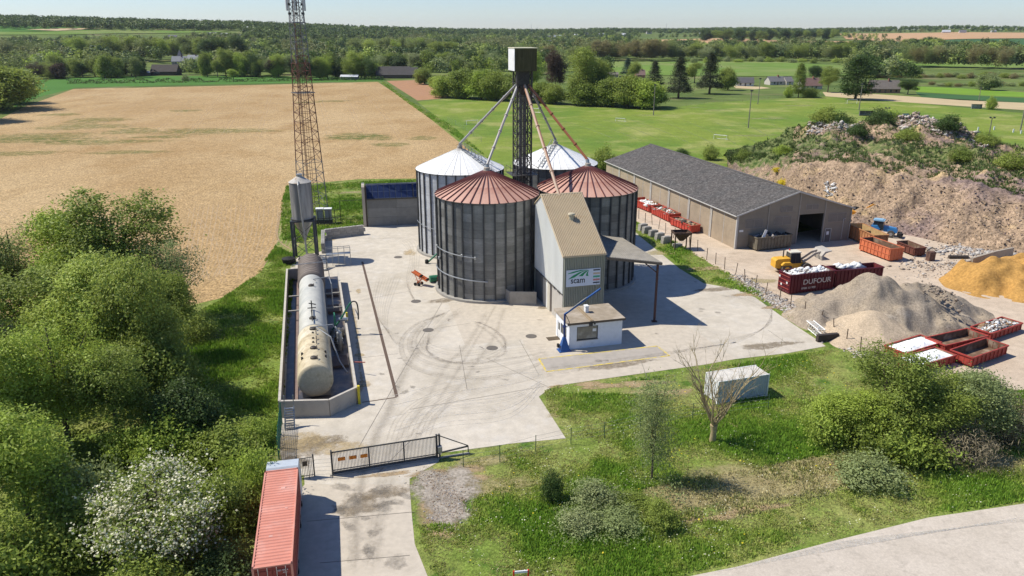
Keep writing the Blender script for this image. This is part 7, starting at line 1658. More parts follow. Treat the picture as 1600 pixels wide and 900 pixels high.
for i, (x, b, t, w_) in enumerate(hd):
    plant('dense', x, b, t-3, w_*1.4, ['hedge tree beyond the sports lawn, %s' % ['leftmost of the hedge', 'second from the hedge end', 'left of the first spout', 'behind the first spout', 'between the two left spouts', 'behind the second spout', 'touching the lattice tower', 'x'][min(i, 7)], 'hedge bush beyond the lawn, %s' % ['', '', '', '', '', '', '', 'just right of the lattice tower', 'below the copper tree', 'right of the tall broad tree', 'under the white caravan', 'between caravan and pole', 'left of the wooden pole', 'behind the wooden pole', '', ''][min(i, 15)], 'small tree at the corner of the ploughed strip'][0 if x > 690 and x < 850 else (2 if x < 690 else 1)], 'mid' if i % 3 else 'bright', 'hedge_tree', 'tree', 'hedge trees left of the elevator tower' if x < 850 and x > 690 else ('hedge trees right of the elevator tower' if x > 690 else 'small trees at the ploughed strip'))
# row along the green strip behind the stubble field
k = 0
for x in np.arange(62, 660, 14):
    if 150 < x < 160 or 585 < x < 655: continue
    x += rnd.uniform(-5, 5); top = rnd.uniform(88, 104); top = top-8 if 330 < x < 420 or 470 < x < 520 else top; k += 1
    if 218 < x < 318: continue
    plant(['dense', 'oak2', 'tall', 'dense', 'airy'][k % 5], x, rnd.uniform(119, 123), top+rnd.uniform(-10, 3), rnd.uniform(22, 32), '%s tree of the row along the crop strip, %s' % (['round', 'pale', 'tall', 'rounded', 'loose'][k % 5], 'left of the timber barn' if x < 215 else ('below the manor' if x < 330 else ('left of the telecom mast' if x < 460 else ('right of the telecom mast' if x < 530 else 'by the farm barn')))), [['mid', 'dark', 'olive', 'mid', 'grey'], ['dark', 'mid', 'mid', 'bright', 'copper']][x > 330][k % 5], 'row_tree', 'tree', 'row of trees behind the crop strip')
# ---- groves one can tell apart
rg = random.Random(3)
def grove(x0, x1, n, b, t, w_, kinds, cols, label, grp, jt=4):
    for i in range(n):
        x = x0+(x1-x0)*(i+.5)/n+rg.uniform(-3, 3)
        plant(kinds[i % len(kinds)], x, b+rg.uniform(-1.5, 1.5), t+rg.uniform(-jt, jt), w_*rg.uniform(.85, 1.25), label, cols[i % len(cols)], 'grove_tree', 'tree', grp, single=True)
grove(10, 66, 4, 100, 64, 30, ['tall', 'airy'], ['olive', 'dark', 'olive'], 'olive or dark tree above the left tree clump, left of the village', 'trees above the left clump')
grove(112, 312, 15, 95, 58, 34, ['tall', 'oak2', 'airy'], ['bright', 'olive', 'bright', 'olive', 'mid'], 'tall yellow green tree of the poplar grove behind the manor', 'poplar grove behind the manor')
grove(312, 380, 5, 98, 58, 32, ['tall', 'oak1'], ['mid', 'dark', 'mid'], 'tall dark green tree right of the manor', 'dark trees right of the manor', 3)
grove(345, 410, 4, 119, 82, 32, ['dense', 'oak1'], ['mid', 'bright', 'mid'], 'rounded green tree right of the dark timber barn', 'rounded trees right of the timber barn', 3)
grove(108, 190, 6, 120, 92, 30, ['oak2', 'dense', 'airy'], ['bright', 'olive', 'bright', 'mid'], 'bright tree left of the timber barn at the crop strip', 'bright trees left of the timber barn', 4)
grove(52, 104, 4, 124, 98, 30, ['airy', 'dense'], ['copper', 'mid', 'mid'], 'brownish or green tree between the left clump and crop strip', 'trees right of the left clump', 3)
grove(190, 222, 3, 119, 90, 24, ['dense'], ['dark'], 'very dark tree just left of the timber barn', 'very dark trees left of the barn', 3)
grove(418, 470, 5, 122, 88, 26, ['airy', 'oak1'], ['grey', 'copper', 'mid'], 'tree hiding the village behind the mast foot', 'trees left of the mast', 5)
grove(478, 584, 9, 123, 86, 28, ['tall', 'dense', 'airy'], ['dark', 'mid', 'bright', 'mid'], 'leafy tree between the mast and the farm barn', 'trees between mast and farm barn', 6)
grove(552, 672, 10, 90, 60, 26, ['tall', 'airy'], ['olive', 'olive', 'bright'], 'olive coloured poplar of the grove behind the farm barn', 'olive poplar grove behind the farm barn', 2)
grove(590, 770, 13, 112, 84, 30, ['airy', 'oak1', 'dense'], ['grey', 'mid', 'dark', 'mid'], 'mixed tree behind the ploughed strip and lawn hedge', 'mixed trees behind the lawn hedge', 5)
grove(676, 712, 3, 94, 64, 28, ['tall'], ['mid'], 'tall green tree behind the farm barn, right of the olive grove', 'tall trees right of the olive grove', 3)
grove(800, 920, 7, 100, 72, 28, ['airy', 'tall'], ['grey', 'olive', 'mid', 'brown'], 'pale tree behind the elevator head box', 'pale trees behind the head box', 4)
grove(915, 1055, 10, 95, 64, 30, ['airy', 'tall'], ['olive', 'brown', 'brown'], 'brownish olive tree lining the valley meadow', 'olive trees lining the meadow', 3)
grove(1055, 1320, 14, 95, 70, 28, ['airy', 'oak1'], ['olive', 'mid', 'grey'], 'tree of the far line beyond the valley meadow', 'line of trees beyond the meadow', 4)
grove(1262, 1378, 6, 88, 64, 26, ['dense', 'oak1'], ['dark', 'mid'], 'dark rounded tree on the right slope below the sandy field', 'dark trees on the right slope', 3)
grove(1410, 1482, 5, 106, 70, 30, ['airy'], ['olive', 'brown'], 'brownish open crowned tree right of the great poplar', 'open crowned brownish trees', 3)
grove(1514, 1604, 6, 108, 72, 28, ['airy'], ['brown', 'olive', 'brown'], 'brownish open tree near the right frame edge', 'brownish trees at the right edge', 3)
grove(1405, 1470, 5, 75, 60, 18, ['dense'], ['mid', 'dark'], 'dark green round tree by the teal field', 'round trees by the teal field', 2)
grove(1100, 1310, 18, 64, 47, 18, ['dense', 'oak1'], ['dark', 'mid'], 'tree of the dark copse under the horizon left of the sandy field', 'dark copse under the horizon', 2)
grove(236, 322, 8, 114, 104, 14, ['shrub1', 'dense'], ['mid', 'dark', 'bright'], 'bush round the manor and the timber barn', 'bushes round the manor', 2)
grove(1345, 1600, 22, 122, 114, 16, ['shrub1', 'shrub2'], ['grey', 'mid', 'brown'], 'scrub bush of the rough meadow on the right', 'scrub of the rough meadow', 3)
grove(1340, 1440, 9, 118, 104, 22, ['shrub1', 'dense'], ['grey', 'mid'], 'grey green scrub tree behind the great poplar', 'scrub trees behind the great poplar', 3)
grove(1450, 1600, 12, 134, 128, 14, ['shrub2'], ['brown', 'grey', 'mid'], 'low scrub bush near the bright crop strip', 'low scrub near the crop strip', 2)
grove(1060, 1330, 16, 98, 90, 14, ['shrub1', 'shrub2'], ['mid', 'grey', 'bright'], 'low bush at the far edge of the valley meadow', 'low bushes of the valley meadow', 2)
# ---- valley trees
HOLES = [[(900, 94), (1330, 92), (1330, 140), (900, 140)], [(1340, 98), (1600, 100), (1600, 140), (1420, 140)], [(1390, 60), (1700, 52), (1700, 82), (1440, 78)], [(1000, 58), (1392, 62), (1385, 76), (1000, 72)], [(-50, 40), (170, 40), (520, 49), (520, 56), (-50, 58)], [(1310, 50), (1700, 50), (1700, 66), (1310, 66)], [(262, 70), (318, 70), (318, 108), (262, 108)], [(215, 100), (285, 100), (285, 119), (215, 119)]]
def inhole(x, y): return any(bool(inpoly(np.array([x]), np.array([y]), h)[0]) for h in HOLES)
cand = []
rv = random.Random(21)
for row, (yb, sp_) in enumerate([(117, 17), (112, 15), (107, 14), (102, 13), (97.5, 12), (93.5, 11), (90, 10), (86.5, 10), (83.5, 9), (80.5, 8.5), (77.5, 8), (75, 7.5), (72.5, 7), (70, 6.5), (67.5, 6), (65.5, 5.5), (63.5, 5), (61.5, 5), (59.5, 5)]):
    x = -40.
    while x < 1640:
        x += sp_*rv.uniform(.6, 1.3); y = yb+rv.uniform(-1.6, 1.6)
        if x > 1640 or inhole(x, y): continue
        if x < 300 and y < 66: continue
        if row < 3 and x > 890: continue
        if row < 4 and 500 < x < 660 and row < 2: continue
        if x > 1290 and rv.random() < (.45 if yb > 76 else .75): continue
        if 60 > x and row < 1: continue
        grove = math.sin(x*.013+row*.35)+.5*math.sin(x*.041+1); cand.append((y, x, sp_, grove, row))
# hedgerows on the right slopes
for (x0, y0_, x1, y1_, s_) in ((1290, 94, 1440, 100, 8), (1200, 96, 1360, 88, 7), (1330, 118, 1430, 128, 7), (1440, 104, 1600, 108, 9), (1370, 66, 1300, 58, 5), (1400, 76, 1520, 76, 7), (960, 93, 1330, 95, 8), (960, 90, 1330, 91, 8), (1030, 60, 1390, 58, 6), (1290, 83, 1400, 76, 7), (1300, 52, 1600, 50, 6), (1510, 76, 1570, 78, 7), (1340, 92, 1380, 90, 6), (930, 118, 950, 121, 8), (850, 94, 960, 92, 8)):
    n = int(abs(x1-x0)/s_)
    for i in range(n):
        t = i/n; cand.append((y0_+(y1_-y0_)*t+rv.uniform(-1, 1), x0+(x1-x0)*t+rv.uniform(-3, 3), s_, rv.uniform(-1, 1), 5))
cand.sort(key=lambda c: -c[0])
lowv, lowf, lowt, noff = [], [], [], 0
def mesh_np(me):
    v = np.empty(len(me.vertices)*3, np.float32); me.vertices.foreach_get('co', v); f = np.empty(len(me.loops), np.int32); me.loops.foreach_get('vertex_index', f)
    t = np.empty(len(me.vertices)*4, np.float32); me.color_attributes['tint'].data.foreach_get('color', t); return v.reshape(-1, 3), f.reshape(-1, 4), t.reshape(-1, 4)
LN = {k_: mesh_np(PROTO[k_][0]) for k_ in ('low1', 'low2', 'lowp')}
r2 = np.random.RandomState(9); nind = 0
for i, (y, x, s_, grove, row) in enumerate(cand):
    p = PT(x, y)
    if p.y > 4200: continue
    hh = (rv.uniform(10, 18)+(3.5 if grove > .8 else 0))*(.62 if (y < 78 and x < 640) else (.8 if y < 76 else 1)); key = 'lowp' if grove > .9 else ('low2' if rv.random() < .4 else 'low1'); col = 'olive' if grove > .9 else rv.choice(['mid', 'mid', 'bright', 'dark', 'grey', 'olive', 'dark'])
    me, tm, H_, Wd = PROTO[key]; ww = hh*rv.uniform(.42, .62)*(.75 if key == 'lowp' else 1)
    if nind < 120:
        nind += 1
        o = put('valley_tree', me); o.location = (p.x, p.y, p.z-.3); o.rotation_euler.z = rv.random()*6; o.scale = (ww/Wd, ww/Wd, hh/H_)
        anc = ANC(x) if 0 else [a_ for a_ in ((150, 'behind the left tree clump'), (225, 'left of the dark timber barn'), (330, 'around the manor with the spire'), (440, 'left of the telecom mast'), (530, 'right of the telecom mast'), (600, 'behind the white roofed shelter'), (700, 'behind the long farm barn'), (800, 'left of the elevator head box'), (900, 'right of the elevator head box'), (1050, 'behind the dark conifers'), (1350, 'beyond the valley meadow'), (9999, 'on the right hand slopes')) if x < a_[0]][0][1]
        rw_ = 'front' if y > 108 else ('second' if y > 98 else ('third' if y > 90 else 'rear'))
        cn = {'olive': 'yellowish olive', 'bright': 'bright spring green', 'dark': 'dark green', 'grey': 'grey green', 'mid': 'mid green'}[col]
        lb = '%s tree of the %s rank, %s' % (cn, rw_, anc); tag(o, lb, 'tree', lb.replace(' tree of', ' trees of'))
        if me.materials[0] != LM[col]: o.material_slots[0].link = 'OBJECT'; o.material_slots[0].material = LM[col]
    else:
        v, f, t = LN[key]
        if p.y > 1500: sel = r2.rand(len(f)) < .45
        else: sel = r2.rand(len(f)) < .8
        ff = f[sel]; vv = v[ff.ravel()].reshape(-1, 4, 3); big = 1.25 if p.y > 1500 else 1.1
        cen = vv.mean(1, keepdims=True); vv = (cen+(vv-cen)*big).reshape(-1, 3)
        a = rv.random()*6; ca, sa = math.cos(a), math.sin(a); xx = vv[:, 0]*ca-vv[:, 1]*sa; yy = vv[:, 0]*sa+vv[:, 1]*ca
        lowv.append(np.stack([xx*ww/Wd+p.x, yy*ww/Wd+p.y, vv[:, 2]*hh/H_+p.z-.3], 1)); tt = t[ff.ravel()].copy(); tt[:, 1] = {'dark': .08, 'mid': .35, 'grey': .6, 'olive': .8, 'bright': .98}[col]; lowt.append(tt)
M_far = leafmat('leaf_far_mix', (.05, .085, .028), (.17, .215, .05), (.30, .36, .075), byobj=False, trans=.2)
M_far.node_tree.nodes['Color Ramp'].color_ramp.elements.new(.8).color = (.21, .22, .085, 1)
v = np.concatenate(lowv); f = np.arange(len(v)).reshape(-1, 4)
o = put('far_woods', fast_mesh('far_woods', v, f, 4, M_far, np.concatenate(lowt))); tag(o, 'distant woods and hedges covering the valley up to the ridges', 'woods', kind='stuff')
# ridge forest
lowv, lowt = [], []
for i in range(4600):
    x = rv.uniform(-60, 1660); s_ = (x-800)/F*1.0
    s2 = s_*(cp+.33*sp)**-1*1.0
    Yr = float(np.interp(s_*1.03, _rs, _rd)); Y = Yr*(1-rv.random()**1.4*(.17 if x < 380 else (.34 if x < 1000 else .25)))
    if x > 1300 and rv.random() < .55: continue
    X = s_*(Y*cp+CAMH*0); z = float(hterr(X, Y)); hh = rv.uniform(11, 17); key = rv.choice(['low1', 'low2']); H_, Wd = PROTO[key][2:]; ww = hh*.5
    v, f, t = LN[key]; sel = r2.rand(len(f)) < .2; ff = f[sel]; vv = v[ff.ravel()].reshape(-1, 4, 3); cen = vv.mean(1, keepdims=True); vv = (cen+(vv-cen)*1.9).reshape(-1, 3)
    lowv.append(np.stack([vv[:, 0]*ww/Wd+X, vv[:, 1]*ww/Wd+Y, vv[:, 2]*hh/H_+z-.5], 1)); tt = t[ff.ravel()].copy(); tt[:, 1] = rv.uniform(.05, .4); lowt.append(tt)
v = np.concatenate(lowv); f = np.arange(len(v)).reshape(-1, 4)
o = put('ridge_forest', fast_mesh('ridge_forest', v, f, 4, M_far, np.concatenate(lowt))); tag(o, 'dark continuous forest along the ridge under the sky', 'forest', kind='stuff')
# ================================================================== HOUSES
def house(x0, x1, yb, ye, yr, roofc, wallc, label, ang=0., nwin=3, dm=8., chim=True, group=None, name='house', cat='house', z0=0.):
    a, b = PT(x0, yb), PT(x1, yb); f_ = (a.y*cp+(CAMH-a.z)*sp); w_ = (x1-x0)*f_/F; he = HZ(a.y, ye)-a.z; hr = HZ(a.y+dm/2, yr)-a.z; he = max(he, 2.2); hr = max(hr, he+1.2)
    rt = empty(name, ((a.x+b.x)/2, a.y, a.z), ang, label, cat, group); h_ = w_/2
    wm = mat('wall_%d_%d_%d' % tuple(int(c*100) for c in wallc), wallc, .85, var=.08, scale=.6); rm_ = mat('roof_%d_%d_%d' % tuple(int(c*100) for c in roofc), roofc, .8, var=.15, scale=.8)
    q = MB(); q.prismx([(0, 0), (0, he), (dm/2, hr-.1), (dm, he), (dm, 0)], -h_, h_); q.build('wall', wm, rt)
    q = MB()
    q.hexa([(-h_-.3, -.4, he-.2), (h_+.3, -.4, he-.2), (h_+.3, dm/2, hr), (-h_-.3, dm/2, hr)], [(-h_-.3, -.4, he-.02), (h_+.3, -.4, he-.02), (h_+.3, dm/2, hr+.18), (-h_-.3, dm/2, hr+.18)])
    q.hexa([(-h_-.3, dm/2, hr), (h_+.3, dm/2, hr), (h_+.3, dm+.4, he-.2), (-h_-.3, dm+.4, he-.2)], [(-h_-.3, dm/2, hr+.18), (h_+.3, dm/2, hr+.18), (h_+.3, dm+.4, he-.02), (-h_-.3, dm+.4, he-.02)])
    rf = q.build('roof', rm_, rt)
    if chim: q = MB(); q.box(w_*.12, w_*.12+.7, dm*.4, dm*.55, hr-.8, hr+1.1); q.build('chimney', mat('chimney_brick', (.26, .12, .08), .9), rf)
    for i in range(nwin):
        x = -h_+w_*(i+.7)/(nwin+.4); q = MB(); q.box(x-.5, x+.5, -.05, .05, he*.3, min(he*.3+1.3, he-.3)); q.build('window', M_glass, rt)
    if nwin: q = MB(); q.box(-.45, .45, -.06, .05, 0, 2.05); q.build('door', mat('door_far', (.12, .10, .09), .7), rt)
    return rt
house(1361, 1405, 146, 139, 125.5, (.17, .145, .125), (.27, .17, .125), 'brick house with long grey brown roof beside the great poplar', -.1, 5)
house(1252, 1285, 140, 134, 122, (.20, .12, .10), (.45, .42, .38), 'house with red brown roof among garden trees', .1, 2)
house(1202, 1228, 133, 130, 119.5, (.16, .155, .155), (.50, .46, .40), 'pale gabled house with grey roof left of the slim poplar', .2, 2)
house(1228, 1240, 133, 128, 120, (.17, .16, .155), (.50, .46, .40), 'narrow pale house adjoining the grey roofed one', .2, 1, chim=False)
hb = house(1152, 1177, 135, 130, 121, (.10, .095, .10), (.62, .60, .56), 'white bungalow with dark roof and solar array beyond the conifers', -.15, 3, chim=False)
q = MB(); q.box(1200, 1201, 0, 1, 0, 1) if False else None
house(588, 640, 123, 117, 104, (.075, .068, .065), (.10, .08, .065), 'long dark roofed farm barn behind the ploughed strip', .02, 0, 12, False, None, 'farm_barn', 'barn')
house(636, 652, 123, 117, 105.5, (.08, .072, .07), (.09, .07, .06), 'smaller gable shed attached at the right of the farm barn', .02, 0, 10, False, None, 'farm_barn', 'barn')
house(532, 559, 125, 121, 118.5, (.55, .56, .58), (.10, .11, .12), 'low white roofed open shelter at the field corner', 0, 0, 6, False, None, 'field_shelter', 'shelter')
house(236, 276, 118, 112, 101, (.055, .045, .04), (.07, .055, .045), 'dark timber barn behind the green crop strip', .05, 0, 12, False, None, 'farm_barn', 'barn')
house(219, 250, 118, 116, 113.5, (.55, .56, .57), (.25, .22, .19), 'low pale roofed lean-to beside the dark timber barn', 0, 0, 6, False, None, 'lean_to', 'shed')
house(268, 290, 101, 96, 88, (.26, .26, .27), (.30, .27, .24), 'pale slate roofed wing of the manor in the trees', .1, 2)
mh = house(292, 312, 101, 95, 86, (.30, .30, .31), (.30, .26, .22), 'manor house wing with bright roof right of the spire', -.1, 3)
tp = PT(283, 100); SPR = empty('spire_tower', (tp.x, tp.y, tp.z), 0, 'small pointed slate spire tower of the manor', 'tower'); hs = HZ(tp.y, 77)-tp.z
q = MB(); q.box(-2, 2, -2, 2, 0, hs*.55); q.build('wall', mat('tower_wall', (.32, .27, .24), .9), SPR); q = MB(); q.hexa([(-2.3, -2.3, hs*.55), (2.3, -2.3, hs*.55), (2.3, 2.3, hs*.55), (-2.3, 2.3, hs*.55)], [(-.05, -.05, hs), (.05, -.05, hs), (.05, .05, hs), (-.05, .05, hs)]); q.build('roof', mat('slate', (.13, .13, .15), .7), SPR)
house(928, 944, 132, 126.5, 126, (.60, .60, .60), (.66, .66, .64), 'white caravan box behind the lawn hedge', 0, 2, 3, False, None, 'caravan', 'caravan')
house(950, 966, 121, 118, 113, (.17, .14, .12), (.30, .24, .20), 'low brown roofed house left of the bluish conifer', 0, 1)
house(994, 1008, 122, 118, 109, (.20, .13, .11), (.36, .17, .12), 'red brick house half hidden by the hedge', 0, 1)
VH = [(73, 89, 72), (104, 117, 75), (265, 278, 60), (325, 340, 56), (345, 356, 57), (372, 380, 58), (395, 404, 70), (415, 430, 62), (432, 446, 64), (448, 456, 76), (488, 505, 74), (506, 516, 76), (522, 532, 73), (505, 514, 97), (545, 553, 62), (722, 732, 73), (760, 768, 78), (832, 846, 62), (850, 862, 61), (866, 880, 60), (880, 897, 71), (855, 872, 68), (897, 905, 57), (915, 925, 56), (935, 944, 57), (970, 980, 57), (1010, 1018, 53), (1094, 1100, 55), (1475, 1487, 52), (1498, 1508, 52), (1548, 1556, 51), (111, 120, 95), (105, 112, 97), (62, 70, 68), (460, 470, 60), (380, 396, 67)]
for i, (x0, x1, yb) in enumerate(VH):
    gh_ = 'whitish village houses' if i % 2 else 'grey roofed village houses'
    house(x0, x1, yb, yb-2.2, yb-5.2 if x1-x0 > 8 else yb-4, [(.28, .28, .30), (.52, .53, .55), (.16, .15, .16)][i % 3], [(.50, .46, .42), (.62, .61, .58)][i % 2], 'small distant village house with %s showing among the far trees' % ['grey roof', 'bright pale roof', 'dark roof'][i % 3], rnd.uniform(-.4, .4), 2, 8, i % 3 == 0, ['grey', 'pale', 'dark'][i % 3]+' roofed village houses')
house(1508, 1530, 81, 80, 78, (.55, .10, .05), (.5, .1, .06), 'bright orange red shed roof among the right hand trees', 0, 0, 12, False, None, 'red_shed', 'shed')
for px, yt in ((830, 37), (840, 42), (1041, 37), (1174, 38)):
    p = PT(px, 47); h_ = HZ(p.y, yt)-p.z; o = put('far_mast', None) if False else None
    q = MB(); q.tube([(0, 0, 0), (0, 0, h_)], [1.4, .7], 5); o = q.build('far_mast', M_galv, None); o.location = p; tag(o, 'thin far mast standing on the horizon', 'mast', 'masts on the horizon')
# ================================================================== GRASS, FLOWERS
r3 = np.random.RandomState(33)
def tufts(name, poly_px, dens, hmin, hmax, label, holes=(), seed=1, wd=.07, mt=None):
    P = np.array([tuple(G(*p))[:2] for p in poly_px]); mn, mx = P.min(0), P.max(0); n = int((mx-mn).prod()*dens); r_ = np.random.RandomState(seed)
    x = r_.uniform(mn[0], mx[0], n); y = r_.uniform(mn[1], mx[1], n); k = inpoly(x, y, P)
    for h in holes: k &= ~inpoly(x, y, np.array([tuple(G(*p))[:2] for p in h]))
    nz = noise2(x*.5, y*.5, seed+5, 1.0)+noise2(x*2, y*2, seed+6, .5); k &= (nz+r_.normal(0, .6, n)) > -1.25
    x, y, nz = x[k], y[k], nz[k]; n = len(x); V_ = []
    hgt = r_.uniform(hmin, hmax, n)*(1+.45*np.clip(nz, -1, 1.2))
    for b in range(3):
        a = r_.rand(n)*6.28; l = r_.uniform(.1, .5, n)*hgt; w = wd*r_.uniform(.7, 1.4, n); bx, by = x+r_.normal(0, .1, n), y+r_.normal(0, .1, n)
        ca, sa = np.cos(a), np.sin(a); a2 = r_.rand(n)*6.28
        V_.append(np.stack([np.stack([bx-ca*w, by-sa*w, np.zeros(n)], 1), np.stack([bx+ca*w, by+sa*w, np.zeros(n)], 1), np.stack([bx+np.cos(a2)*l, by+np.sin(a2)*l, hgt*r_.uniform(.7, 1.2, n)], 1)], 1))
    v = np.concatenate(V_).reshape(-1, 3); f = np.arange(len(v)).reshape(-1, 3); t = np.zeros((len(v), 4), np.float32); tt = np.tile(r_.rand(n), 3); t[:, 0] = np.repeat(tt, 3); t[:, 1] = np.repeat(np.tile(np.clip(.45+nz*.35+r_.normal(0, .12, n), 0, 1), 3), 3); t[:, 3] = 1
    o = put(name, fast_mesh(name, v, f, 3, mt or M_tuft, t)); tag(o, label, 'grass', kind='stuff')
M_tuft = leafmat('grass_blades', (.40, .38, .15), (.30, .38, .075), (.19, .31, .04), byobj=False, trans=.45)
VERGE = [(850, 612), (870, 603), (1000, 593), (1100, 577), (1200, 562), (1290, 548), (1310, 548), (1400, 590), (1600, 612), (1750, 650), (1750, 755), (1600, 783), (1450, 803), (1300, 840), (1150, 878), (1070, 896), (900, 960), (760, 990), (690, 920), (660, 850), (650, 800), (660, 745), (700, 730), (800, 700), (890, 690), (855, 640)]
DRYH = [[(1000, 765), (1400, 690), (1560, 690), (1560, 720), (1400, 745), (1150, 815), (1000, 815)], [(870, 600), (1080, 590), (1080, 618), (880, 615)], [(650, 735), (745, 730), (735, 820), (650, 820)]]
tufts('verge_grass', VERGE, 66, .08, .26, 'long green grass of the verge between yard and road', DRYH, 3)
tufts('dry_verge_grass', DRYH[0], 34, .1, .24, 'dry straw coloured grass strip along the verge', (), 5, .06, leafmat('straw_blades', (.44, .38, .20), (.36, .33, .15), (.24, .26, .07), byobj=False, trans=.2))
M_tuftg = leafmat('strip_blades', (.30, .34, .08), (.20, .29, .04), (.13, .23, .025), byobj=False, trans=.4)
tufts('strip_grass', [(430, 385), (462, 400), (450, 520), (440, 640), (430, 720), (330, 720), (260, 640), (280, 500), (340, 472), (400, 430)], 30, .12, .35, 'bright grass strip between stubble field and bund wall', (), 7, .09, M_tuftg)
tufts('strip_grass', [(447, 291), (650, 280), (650, 300), (570, 352), (508, 362), (470, 380), (440, 375), (440, 320)], 10, .15, .4, 'grass behind the mast and solar bunker', (), 8, .12, M_tuftg)
tufts('strip_grass', [(960, 335), (1005, 352), (1090, 398), (1150, 434), (1240, 490), (1300, 535), (1282, 530), (1180, 462), (1100, 440), (1000, 370)], 12, .1, .3, 'grass strip between concrete yard and brown fence posts', (), 9, .1)
tufts('bank_base_grass', [(600, 128), (640, 158), (705, 196), (765, 250), (790, 262), (775, 255), (700, 205), (640, 163), (596, 130)], 6, .2, .5, 'rough grass strip between stubble field and sports lawn', (), 10, .16)
def tufts_bank():
    r_ = np.random.RandomState(4); f1 = on_bank(28, 84, 1133, 1790); P = f1(r_, 30000); A = BNK['g']
    k = noise2(P[:, 0]*.8, P[:, 1]*.8, 9, 1)+r_.normal(0, .4, len(P)) > -.25; P = P[k]; n = len(P); h = r_.uniform(.2, .7, n); V_ = []
    for b in range(3):
        a = r_.rand(n)*6.28; w = .13; a2 = r_.rand(n)*6.28; bx, by = P[:, 0]+r_.normal(0, .15, n), P[:, 1]+r_.normal(0, .15, n)
        V_.append(np.stack([np.stack([bx-np.cos(a)*w, by-np.sin(a)*w, P[:, 2]-.1], 1), np.stack([bx+np.cos(a)*w, by+np.sin(a)*w, P[:, 2]-.1], 1), np.stack([bx+np.cos(a2)*h*.5, by+np.sin(a2)*h*.5, P[:, 2]+h], 1)], 1))
    v = np.concatenate(V_).reshape(-1, 3); f = np.arange(len(v)).reshape(-1, 3); t = np.zeros((len(v), 4), np.float32); t[:, 0] = np.repeat(np.tile(r_.rand(n), 3), 3); t[:, 1] = np.repeat(np.tile(r_.uniform(.1, 1, n), 3), 3); t[:, 3] = 1
    tag(put('bank_grass', fast_mesh('bank_grass', v, f, 3, leafmat('bank_blades', (.17, .17, .075), (.09, .13, .035), (.06, .10, .02), byobj=False, trans=.2), t)), 'rough grass and weeds over the upper earth bank', 'grass', kind='stuff')
tufts_bank()
# shrubs growing on the bank
for i, (px, row, s_, col, lb) in enumerate([(1290, 74, 1.6, 'mid', 'bush crowning the left end of the rear mound'), (1312, 72, 1.4, 'dark', 'dark bush second from the left on the rear mound'), (1375, 70, 1.5, 'dark', 'dark bush between the two bare scars of the rear mound'), (1400, 76, 1.4, 'bright', 'bright bush in front of the ball stop net'), (1480, 68, 1.3, 'dark', 'dark bush right of the pink rubble'), (1420, 60, 1.2, 'mid', 'low bush below the pink rubble on the terrace'), (1540, 70, 1.2, 'mid', 'bush at the right tail of the rear mound'), (1165, 40, 1.0, 'mid', 'small bush on the left nose of the earth bank'), (1225, 40, .9, 'bright', 'small bush on the bank above the barn roof'), (1340, 60, 1.1, 'dark', 'dark low bush on the terrace below the left scar'), (1580, 50, 1.3, 'mid', 'bush on the terrace at the right frame edge'), (1500, 48, 1.1, 'mid', 'low bush on the middle terrace')]):
    A = BNK['A']; c = int(np.interp(px, BNK['px'], np.arange(len(BNK['px'])))); p = A[row, c]; me, tm, H_, Wd = PROTO['shrub1']
    o = empty('bush', (p[0], p[1], p[2]-.3), i*1.3, lb, 'bush', 'bushes on the earth bank'); o.scale = (s_, s_, s_*.8); cc_ = put('crown', me, o); put('trunk', tm, o); cc_.material_slots[0].link = 'OBJECT'; cc_.material_slots[0].material = LM[col]
for i, (px, row, s_) in enumerate([(1217, 18, .7), (1228, 12, 1.1)]):
    A = BNK['A']; c = int(np.interp(px, BNK['px'], np.arange(len(BNK['px'])))); p = A[row, c]; me, tm, H_, Wd = PROTO['gorse']; o = empty('flowering_bush', (p[0], p[1], p[2]), i, 'yellow flowering bush on the bank above the barn, %s' % ('smaller upper one' if i == 0 else 'larger lower one'), 'bush', 'yellow bushes on the bank'); o.scale = (s_*1.4,)*3; put('crown', me, o); put('trunk', tm, o)
def flowers(name, poly_px, n, m, label, seed, sz=.07):
    P = np.array([tuple(G(*p))[:2] for p in poly_px]); mn, mx = P.min(0), P.max(0); r_ = np.random.RandomState(seed); x = r_.uniform(mn[0], mx[0], n*2); y = r_.uniform(mn[1], mx[1], n*2); nz = noise2(x, y, seed, 1.); k = inpoly(x, y, P) & (nz > .25); x, y = x[k], y[k]
    v, f = leaves(r_, np.column_stack([x, y, r_.uniform(.2, .4, len(x))]), np.tile([0, 0, 1.], (len(x), 1)), sz, .9, .3); t = np.ones((len(v), 4), np.float32)*.5
    tag(put(name, fast_mesh(name, v, f, 4, m, t)), label, 'flowers', kind='stuff')
flowers('white_flowers', VERGE, 3200, LM['white'], 'small white flowers scattered over the verge grass', 3, .10)
flowers('yellow_flowers', VERGE, 420, LM['gorse'], 'yellow dandelions dotted over the verge grass', 4, .16)
# field clods: stubble relief near the yard
rubble('field_clods', 9000, lambda r_, n: (lambda P: np.column_stack([P[:, 0], P[:, 1], np.full(len(P), .02)]))(np.array([tuple(G(a, b))[:2] for a, b in zip(r_.uniform(0, 640, n), 200+r_.rand(n)*250)])) , .04, .16, [mat('clod_tan', (.42, .28, .15), .95), mat('clod_brown', (.27, .16, .08), .95), mat('clod_pale', (.56, .42, .25), .95)], 'clods and straw lumps on the stubble field', 'clods', 51) if False else None
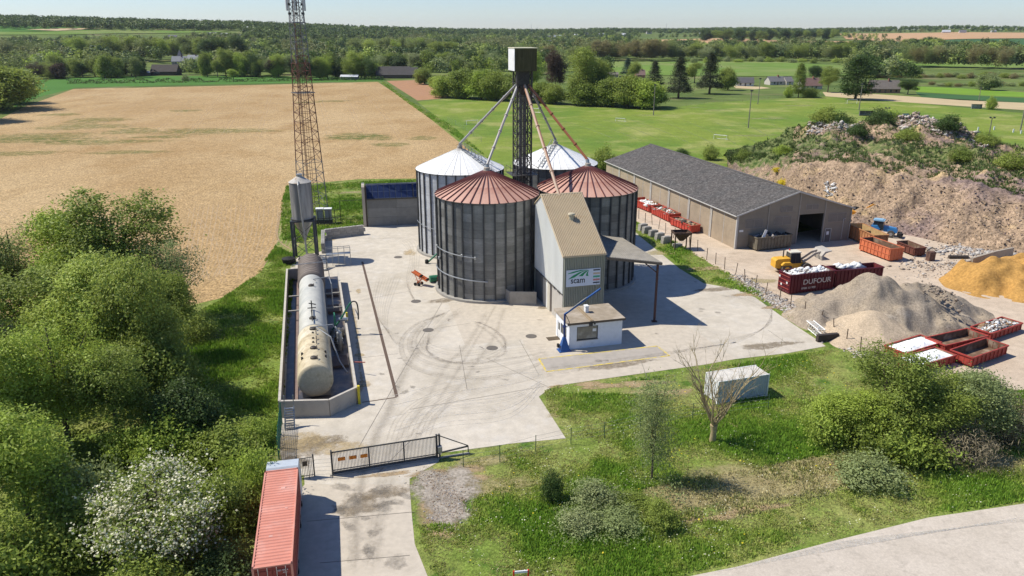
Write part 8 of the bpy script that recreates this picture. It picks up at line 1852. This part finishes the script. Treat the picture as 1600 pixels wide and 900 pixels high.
# undergrowth carpets under the wood
def carpet(name, poly_px, dens, m, label, seed, sz=.3, hh=1.0):
    P = np.array([tuple(G(*p))[:2] for p in poly_px]); mn, mx = P.min(0), P.max(0); n = int((mx-mn).prod()*dens); r_ = np.random.RandomState(seed); x = r_.uniform(mn[0], mx[0], n); y = r_.uniform(mn[1], mx[1], n); k = inpoly(x, y, P); x, y = x[k], y[k]
    z = (.5+.5*np.clip(noise2(x*.7, y*.7, seed, 1.2), -.9, 1.3))*hh*r_.uniform(.75, 1.05, len(x)); v, f = leaves(r_, np.column_stack([x, y, np.maximum(z, .05)]), np.tile([0, 0, .8], (len(x), 1)), sz); t = np.ones((len(v), 4), np.float32); t[:, 0] = np.repeat(r_.rand(len(x)), 4)
    tag(put(name, fast_mesh(name, v, f, 4, m, t)), label, 'undergrowth', kind='stuff')
carpet('undergrowth', [(-200, 520), (220, 520), (290, 570), (320, 660), (400, 690), (425, 745), (400, 800), (385, 900), (370, 1100), (-400, 1100)], 22, LM['mid'], 'dense undergrowth between the trees of the wood', 3, .3, 1.5)
carpet('undergrowth', [(1270, 640), (1400, 600), (1560, 610), (1620, 640), (1620, 700), (1500, 745), (1340, 760), (1280, 700)], 30, LM['mid'], 'undergrowth along the foot of the hedge by the skips', 4, .22, .8)
carpet('undergrowth', [(840, 740), (1050, 740), (1080, 800), (1000, 860), (860, 870)], 26, LM['grey'], 'bramble undergrowth in the middle of the verge', 6, .2, .9)
carpet('crop_line_weeds', [(105, 129), (220, 128), (400, 126.5), (600, 124.5), (600, 125.6), (400, 128), (220, 130), (105, 131.5)], 1.6, LM['dark'], 'dark line of weeds along the green crop strip', 5, 1.0, 2.2)
# ================================================================== HAZE
hz = MB(); hz.box(-5600, 5600, -300, 9400, -3, 130)
hm = bpy.data.materials.new('haze'); hm.use_nodes = True; t = hm.node_tree; t.nodes.clear(); pv = t.nodes.new('ShaderNodeVolumePrincipled'); pv.inputs['Color'].default_value = (.86, .92, 1, 1); pv.inputs['Density'].default_value = .000035; pv.inputs['Anisotropy'].default_value = .3
mo = t.nodes.new('ShaderNodeOutputMaterial'); t.links.new(pv.outputs[0], mo.inputs['Volume'])
o = hz.build('haze', hm); o['kind'] = 'stuff'; o['label'] = 'thin pale blue air haze over the whole valley'
